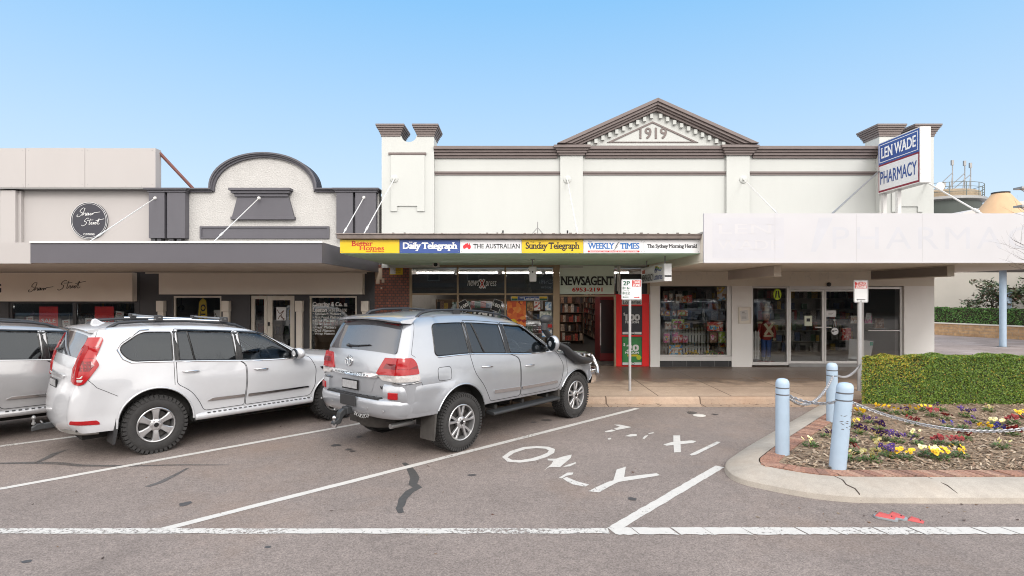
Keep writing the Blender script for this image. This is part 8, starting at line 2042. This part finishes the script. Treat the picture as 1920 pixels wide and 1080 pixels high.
# ================================================================ BEYOND THE CORNER
def line2(a, b, t): return (a[0] + (b[0] - a[0]) * t, a[1] + (b[1] - a[1]) * t)
wa, wb = Vector((20.0, 33.8)), Vector((27.2, 18.4)); wu = (wb - wa).normalized(); wn = Vector((-wu.y, wu.x)) * 1.0     # wn points away from the lane
if wn.x < 0: wn = -wn
M_SAND = tiles_mat('sand block', (.50, .32, .17), (.42, .26, .14), (.36, .27, .19), .40, .15, .012, axis='yz', rough=.9)
t = thing('retaining_wall', 'low sandy block wall under the far green hedge', 'wall', (wa.x, wa.y, PZ0)); L_ = (wb - wa).length; c = (wa + wb) / 2
MB().obox((c.x, c.y, .42), Vector((wu.x, wu.y, 0)) * L_ / 2, Vector((wn.x, wn.y, 0)) * .12, (0, 0, .30)).build('blocks', M_SAND, t); MB().obox((c.x, c.y, .745), Vector((wu.x, wu.y, 0)) * L_ / 2, Vector((wn.x, wn.y, 0)) * .15, (0, 0, .025)).build('capping', M_CREAM, t)
hc = wa + wn * .18
FG = palette_mat('far hedge leaf', [(.05, .15, .02), (.075, .20, .03), (.04, .11, .018), (.10, .24, .035)], rough=.5)
hedge('far_hedge', 'bright green clipped hedge above the sandy block wall beyond the pharmacy', (hc.x, hc.y), tuple(wu), L_, 1.0, .72, 1.54, 15000, [FG, FG, HD], 8, leaf=.045, uy=tuple(wn))
h2 = wa + wn * 3.2
t = thing('white_hall', 'plain cream walled hall with a pale low roof beyond the far hedge', 'building', (h2.x, h2.y, PZ0)); c = h2 + wu * 11 + wn * 5
MB().obox((c.x, c.y, 2.7), Vector((wu.x, wu.y, 0)) * 14, Vector((wn.x, wn.y, 0)) * 5, (0, 0, 2.55)).build('wall', mat('cream hall wall', (.58, .53, .46), rough=.85, var=.06, scale=.8, bump=.1, bscale=30), t)
mb = MB(); e0 = [c + wu * a * 14.4 + wn * b * 5.5 for a, b in ((-1, -1), (1, -1), (1, 1), (-1, 1))]; rdg = [c - wu * 9, c + wu * 9]
mb.add([(p.x, p.y, 5.26) for p in e0] + [(p.x, p.y, 7.0) for p in rdg], [(0, 1, 5, 4), (1, 2, 5), (2, 3, 4, 5), (3, 0, 4), (3, 2, 1, 0)]); mb.build('roof', mat('pale sheet roof', (.52, .51, .50), rough=.5, var=.08), t)
t = thing('canopy_post', 'tall pale blue round post under a thin canopy at the right edge', 'post', (19.55, 22.3, PZ0)); MB().lathe([(.115, PZ0), (.115, 3.17)], (19.55, 22.3, 0), 'z', 20).build('shaft', M_BOLL, t, smooth=40); MB().lathe([(.2, PZ0), (.2, PZ0 + .02)], (19.55, 22.3, 0), 'z', 20).build('base_plate', M_STEELG, t)
t = thing('blue_post', 'short pale blue box post behind the far hedge', 'post', (24.0, 27.2, .7)); B(23.85, 24.15, 27.05, 27.35, .75, 2.3).build('shaft', M_BOLL, t); B(23.83, 24.17, 27.03, 27.37, 2.301, 2.33).build('cap', M_BOLL, t)
t = thing('street_canopy', 'thin pale canopy resting on the tall blue post', 'canopy', (19, 22, 3.17)); B(18.85, 27, 21.2, 24.2, 3.20, 3.33).build('roof', M_STEELW, t); B(18.9, 26.9, 21.3, 24.1, 3.171, 3.199).build('soffit', mat('canopy soffit', (.16, .15, .14), rough=.7, var=.05), t)

def leaf_tree(name, label, x, y, z0, h, r, n, mats, seed, leaf=.09, trunk=.06, group=None, cat='tree', base=.3):
    rr = random.Random(seed); t = thing(name, label, cat, (x, y, z0), group); tb = MB(); tips = []
    tb.tube([(x, y, z0), (x + rr.uniform(-.1, .1) * r, y, z0 + h * .35), (x + rr.uniform(-.15, .15) * r, y, z0 + h * .7)], [trunk, trunk * .75, trunk * .35], 8)
    for i in range(11):
        a = 2 * pi * i / 11 + rr.uniform(-.3, .3); k = rr.uniform(.5, 1); b = Vector((x, y, z0 + h * rr.uniform(.2, .5))); e = Vector((x + cos(a) * r * k, y + sin(a) * r * k, z0 + h * rr.uniform(base + .15, .98))); m = b.lerp(e, .5) + Vector((0, 0, h * .06)); tb.tube([b, m, e], [trunk * .5, trunk * .3, trunk * .1], 5); tips += [e, m.lerp(e, .5), m]
    tb.build('trunk', mat('bark', (.085, .06, .045), rough=.9, var=.3, scale=12), t, smooth=60); mb = MB(); clumps = [(p + Vector((rr.gauss(0, .12), rr.gauss(0, .12), rr.gauss(0, .08))) * r, r * rr.uniform(.16, .34)) for p in tips for _ in range(3)]
    for i in range(n):
        p, cr_ = clumps[rr.randrange(len(clumps))]; q = p + Vector((rr.gauss(0, .5), rr.gauss(0, .5), rr.gauss(0, .38))) * cr_; u = Vector((rr.uniform(-1, 1), rr.uniform(-1, 1), rr.uniform(-.6, .4))).normalized(); v = u.cross(Vector((rr.uniform(-1, 1), rr.uniform(-1, 1), 1))).normalized(); s = leaf * rr.uniform(.6, 1.3)
        mb.add([q - u * s, q + v * s * .4, q + u * s, q - v * s * .4], [(0, 1, 2, 3)])
    mb.build('crown', mats, t, recalc=False); return t
DL = palette_mat('dark shrub leaf', [(.03, .055, .022), (.045, .075, .03), (.06, .09, .035), (.09, .10, .045), (.10, .05, .03)], rough=.5)
leaf_tree('shrub', 'loose dark leafed shrub against the cream wall, left of the tall blue post', 24.2, 28.2, .7, 2.3, 1.15, 1300, DL, 3, .10, .04, cat='shrub'); leaf_tree('shrub', 'taller dark leafed shrub against the cream wall behind the tall blue post', 25.0, 27.0, .7, 2.9, 1.2, 1800, DL, 5, .10, .05, cat='shrub')
# tank with aerials
Yt = 70; xt = PX(1757, Yt); zt_ = PZ(384, Yt); t = thing('water_tank', 'round dark green water tank with aerials rising behind the pharmacy', 'tank', (xt, Yt, 0)); R_ = 4.35
MB().lathe([(R_, 0), (R_, zt_)], (xt, Yt, 0), 'z', 48).build('shell', mat('tank green', (.036, .046, .040), rough=.6, var=.15, scale=1.5, stretch=(1, 1, .1)), t, smooth=40); MB().lathe([(R_ + .05, zt_ - .1), (R_ + .5, zt_ + .05), (R_ + .5, zt_ + .35), (R_ + .1, zt_ + .4)], (xt, Yt, 0), 'z', 48).build('rim', M_STEELG, t, smooth=30); MB().lathe([(R_ - .1, zt_ + .4), (R_ - .1, zt_ + 1.15), (R_ - .4, zt_ + 1.3)], (xt, Yt, 0), 'z', 48).build('collar', mat('tank collar', (.33, .26, .18), rough=.8, var=.15), t, smooth=30)
mb = MB(); rg = [(xt + (R_ + .2) * cos(a), Yt + (R_ + .2) * sin(a)) for a in [2 * pi * k / 32 for k in range(33)]]
for dz in (.9, 1.5, 2.0): mb.tube([(x, y, zt_ + dz) for x, y in rg], .035, 5, caps=False)
for k in range(0, 32, 2): mb.tube([(*rg[k], zt_ + .35), (*rg[k], zt_ + 2.0)], .045, 5)
mb.build('railing', mat('tank railing', (.13, .15, .14), rough=.5, metal=.3, var=.1), t)
for px, py in ((1786, 302), (1809, 303), (1820, 307), (1771, 343)):
    x, _, z = P(px, py, Yt - 3); mb = MB(); mb.tube([(x, Yt - 3, zt_ + .5), (x, Yt - 3, z)], .06, 6); mb.tube([(x, Yt - 3, zt_ + .5 + (z - zt_) * .6), (x - 2.2, Yt - 2, zt_ + .8)], .05, 5); mb.tube([(x, Yt - 3, zt_ + .5 + (z - zt_) * .55), (x - .5, Yt - 3.2, zt_ + .6)], .05, 5); mb.box(x - .16, x + .1, Yt - 3.1, Yt - 2.9, z - .5, z + .1); mb.build('aerial_mast', M_STEELG, t)
x, _, z = P(1761, 350, Yt - 4.4); MB().lathe([(.1, .2), (.45, -.05), (.48, -.1), (.2, -.15)], (x, Yt - 4.5, z), 'y', 24).build('dish', M_CREAM, t, smooth=40)
# tan cone, stepped roof and floodlight at the right edge
Yc = 46; xc = PX(1876, Yc); zc = PZ(363, Yc); t = thing('cone_roof', 'tan cone shaped roof with a flat dark cap beyond the white awning', 'roof', (xc, Yc, 0))
MB().lathe([(7.5, 0), (7.5, 5.2), (3.4, zc - 3.2), (1.75, zc - 1.65), (.62, zc - .05), (.56, zc)], (xc, Yc, 0), 'z', 36).build('cone', mat('tan cladding', (.47, .31, .18), rough=.7, var=.08, scale=2, stretch=(1, 1, .1)), t, smooth=50); MB().lathe([(.0, zc), (.62, zc), (.62, zc + .1), (0, zc + .12)], (xc, Yc, 0), 'z', 24).build('cap', M_INKK, t)
Yg = 58; t = thing('grey_roofed_shed', 'long building with a pale grey pitched roof behind the tan cone', 'building', (46, Yg, 0)); mb = MB(); mb.box(30, 80, Yg, Yg + 14, 0, 8.2); mb.build('wall', M_CREAM, t); mb = MB(); mb.prism([(44.2, 10.1), (48.5, 11.2), (57, 12.6), (80, 12.6), (80, 8.21), (30, 8.21)], Yg - .5, Yg + 14.5); mb.build('roof', mat('grey sheet roof', (.50, .47, .46), rough=.5, var=.06), t)
x, _, z = P(1917, 353, 34); t = thing('floodlight_mast', 'slim floodlight mast at the right edge of the photo', 'street light', (x + .8, 34, 0)); MB().tube([(x + .8, 34, 0), (x + .8, 34, z)], .08, 8).build('mast', M_STEELG, t)
for dz in (0, -1.1): mb = MB(); mb.box(x - .3, x + 1.6, 33.7, 34.3, z + dz - .06, z + dz + .06); mb.tube([(x + .8, 34, z + dz - .6), (x - .1, 34, z + dz - .07)], .03, 5); mb.build('lamp_head', M_STEELG, t)

# ---------------------------------------------------------------- leafless street trees
def bare_tree(label, x, y, h, seed, group='leafless street trees', spread=1.0, thin=1.0):
    rr = random.Random(seed); t = thing('street_tree', label, 'tree', (x, y, 0), group); mb = MB(); tk = MB()
    def grow(p, d_, L_, r, lv, m):
        pts = [p]; rs = [r]
        for i in range(4): d_ = (d_ + Vector((rr.uniform(-.28, .28), rr.uniform(-.28, .28), rr.uniform(-.1, .2))) * spread).normalized(); pts.append(pts[-1] + d_ * L_ / 4); rs.append(r * (1 - .11 * (i + 1)))
        m.tube(pts, rs, 7 if lv < 2 else 4, caps=lv < 2)
        if lv < 5:
            for k in range(3 if lv else 5): q = pts[rr.choice((2, 3, 4))] if lv else pts[rr.choice((3, 4))]; a = rr.uniform(0, 2 * pi); nd = (d_ * .75 + Vector((cos(a), sin(a), rr.uniform(.0, .6))) * .75 * spread).normalized(); grow(q, nd, L_ * rr.uniform(.58, .8), rs[-1] * .68 * thin, lv + 1, mb)
    grow(Vector((x, y, 0)), Vector((0, 0, 1)), h * .36, h * .02, 0, tk); tk.build('trunk', mat('bark', (.085, .06, .045), rough=.9, var=.3, scale=12), t, smooth=60); mb.build('branches', mat('twig bark', (.06, .045, .04), rough=.9, var=.2), t, smooth=60, recalc=False); return t
bare_tree('leafless street tree at the right edge with twigs reaching into the photo', 9.35, 8.75, 4.6, 12, spread=1.1)
bare_tree('leafless street tree across the road, mirrored in the toy window', 14.5, -8.5, 6.5, 4); bare_tree('leafless street tree across the road, mirrored in the white wagon windows', 13.5, .4, 9.6, 6); bare_tree('leafless street tree down the road to the right, mirrored in the silver car windows', 18.2, 10.4, 7.6, 9)
# ---------------------------------------------------------------- the far side of the street (seen mirrored in the shop glass)
M_BRICKF = tiles_mat('street brick', (.20, .085, .05), (.15, .065, .04), (.24, .19, .15), .24, .085, .01, axis='xz', rough=.9)
YO = -24.0
for i, (xa, xb, h, m_, lab) in enumerate(((-70, -44, 6.5, M_CLAD, 'plain pale shop row across the street at the far left'), (-43.9, -22, 7.2, M_BRICKF, 'brown brick shop with upper windows across the street on the left'), (-21.9, 1.5, 8.2, M_BRICKF, 'two storey brown brick hotel across the street'), (1.6, 15, 6.4, mat('dull ochre wall', (.36, .27, .13), rough=.85, var=.1), 'ochre restaurant with a black sign board across the street'), (15.1, 40, 7.2, M_BRICKF, 'brown brick bank across the street on the right'), (40.1, 75, 6.0, M_CLAD, 'pale shop row across the street at the far right'))):
    t = thing('street_building', lab, 'building', (xa, YO, 0), 'buildings across the street'); h *= .8; B(xa, xb, YO - 10, YO, 0, h).build('wall', m_, t); B(xa, xb, YO - .3, YO + .15, h, h + .25).build('parapet', M_CREAM, t); B(xa + .05, xb - .05, YO + .01, YO + 3.2, 2.95, 3.35).build('awning', M_CHAR2, t); B(xa + .4, xb - .4, YO + .002, YO + .06, .4, 2.7).build('shopfront', M_TRIMK, t)
    for k in range(int((xb - xa) / 4)): x = xa + 2 + k * 4; mb = MB(); mb.box(x - .6, x + .6, YO + .001, YO + .05, 3.6, 4.5); wf = mb.build('window', M_CREAM, t); B(x - .52, x + .52, YO + .051, YO + .06, 3.67, 4.43).build('pane', M_TRIMK, wf)
    if i == 3:
        B(1.8, 7.4, YO + 3.202, YO + 3.25, 2.7, 3.9).build('sign_board', M_BLACK, t); text(t, 'Hot Chilli', (3.9, YO + 3.252, 3.45), 2.6, .42, M_INKW, U=(-1, 0, 0)); text(t, 'Asian Cuisine', (3.9, YO + 3.252, 2.95), 2.3, .24, M_INKW, U=(-1, 0, 0)); MB().tube([(6.9, YO + 3.26, 3.1), (6.5, YO + 3.26, 3.3), (6.1, YO + 3.26, 3.65)], [.03, .12, .1], 8, flat=.2).build('chilli_mark', M_INKR, t)
B(-90, 90, -44, -19.5, 0, .13).build('pavement', M_PAVE, kind='structure')
def copy_tree(o, parent=None):
    c = o.copy(); C.objects.link(c)
    if parent is not None: c.parent = parent
    for ch in list(o.children): copy_tree(ch, c)
    return c
for (x, y, lab) in ((11.2, -8.6, 'white wagon parked across the road, leftmost in the toy window reflection'), (14.6, -8.9, 'white wagon parked across the road, middle one in the toy window reflection'), (18.2, -9.2, 'white wagon parked across the road, rightmost in the toy window reflection')):
    c = copy_tree(WAGON[1]); c['label'] = lab; c.location = (x, y, 0); c.rotation_euler = (0, 0, radians(-132)); c['group'] = 'wagons parked across the road'
# trees closing the street at both ends and behind the shops
GL = palette_mat('gum leaf', [(.05, .075, .03), (.07, .10, .04), (.04, .06, .025), (.09, .115, .05)], rough=.6)
for i, (x, y, h) in enumerate(((62, 22, 8), (74, 6, 9), (84, 30, 10), (70, 48, 9), (-64, 8, 9), (-75, -4, 8), (-80, 14, 10), (92, -6, 9), (57, 33, 6))):
    leaf_tree('gum_tree', 'grey green gum tree in the distance closing the street', x, y, 0, h, h * .38, 900, GL, 40 + i, .28, .22, 'gum trees closing the street')
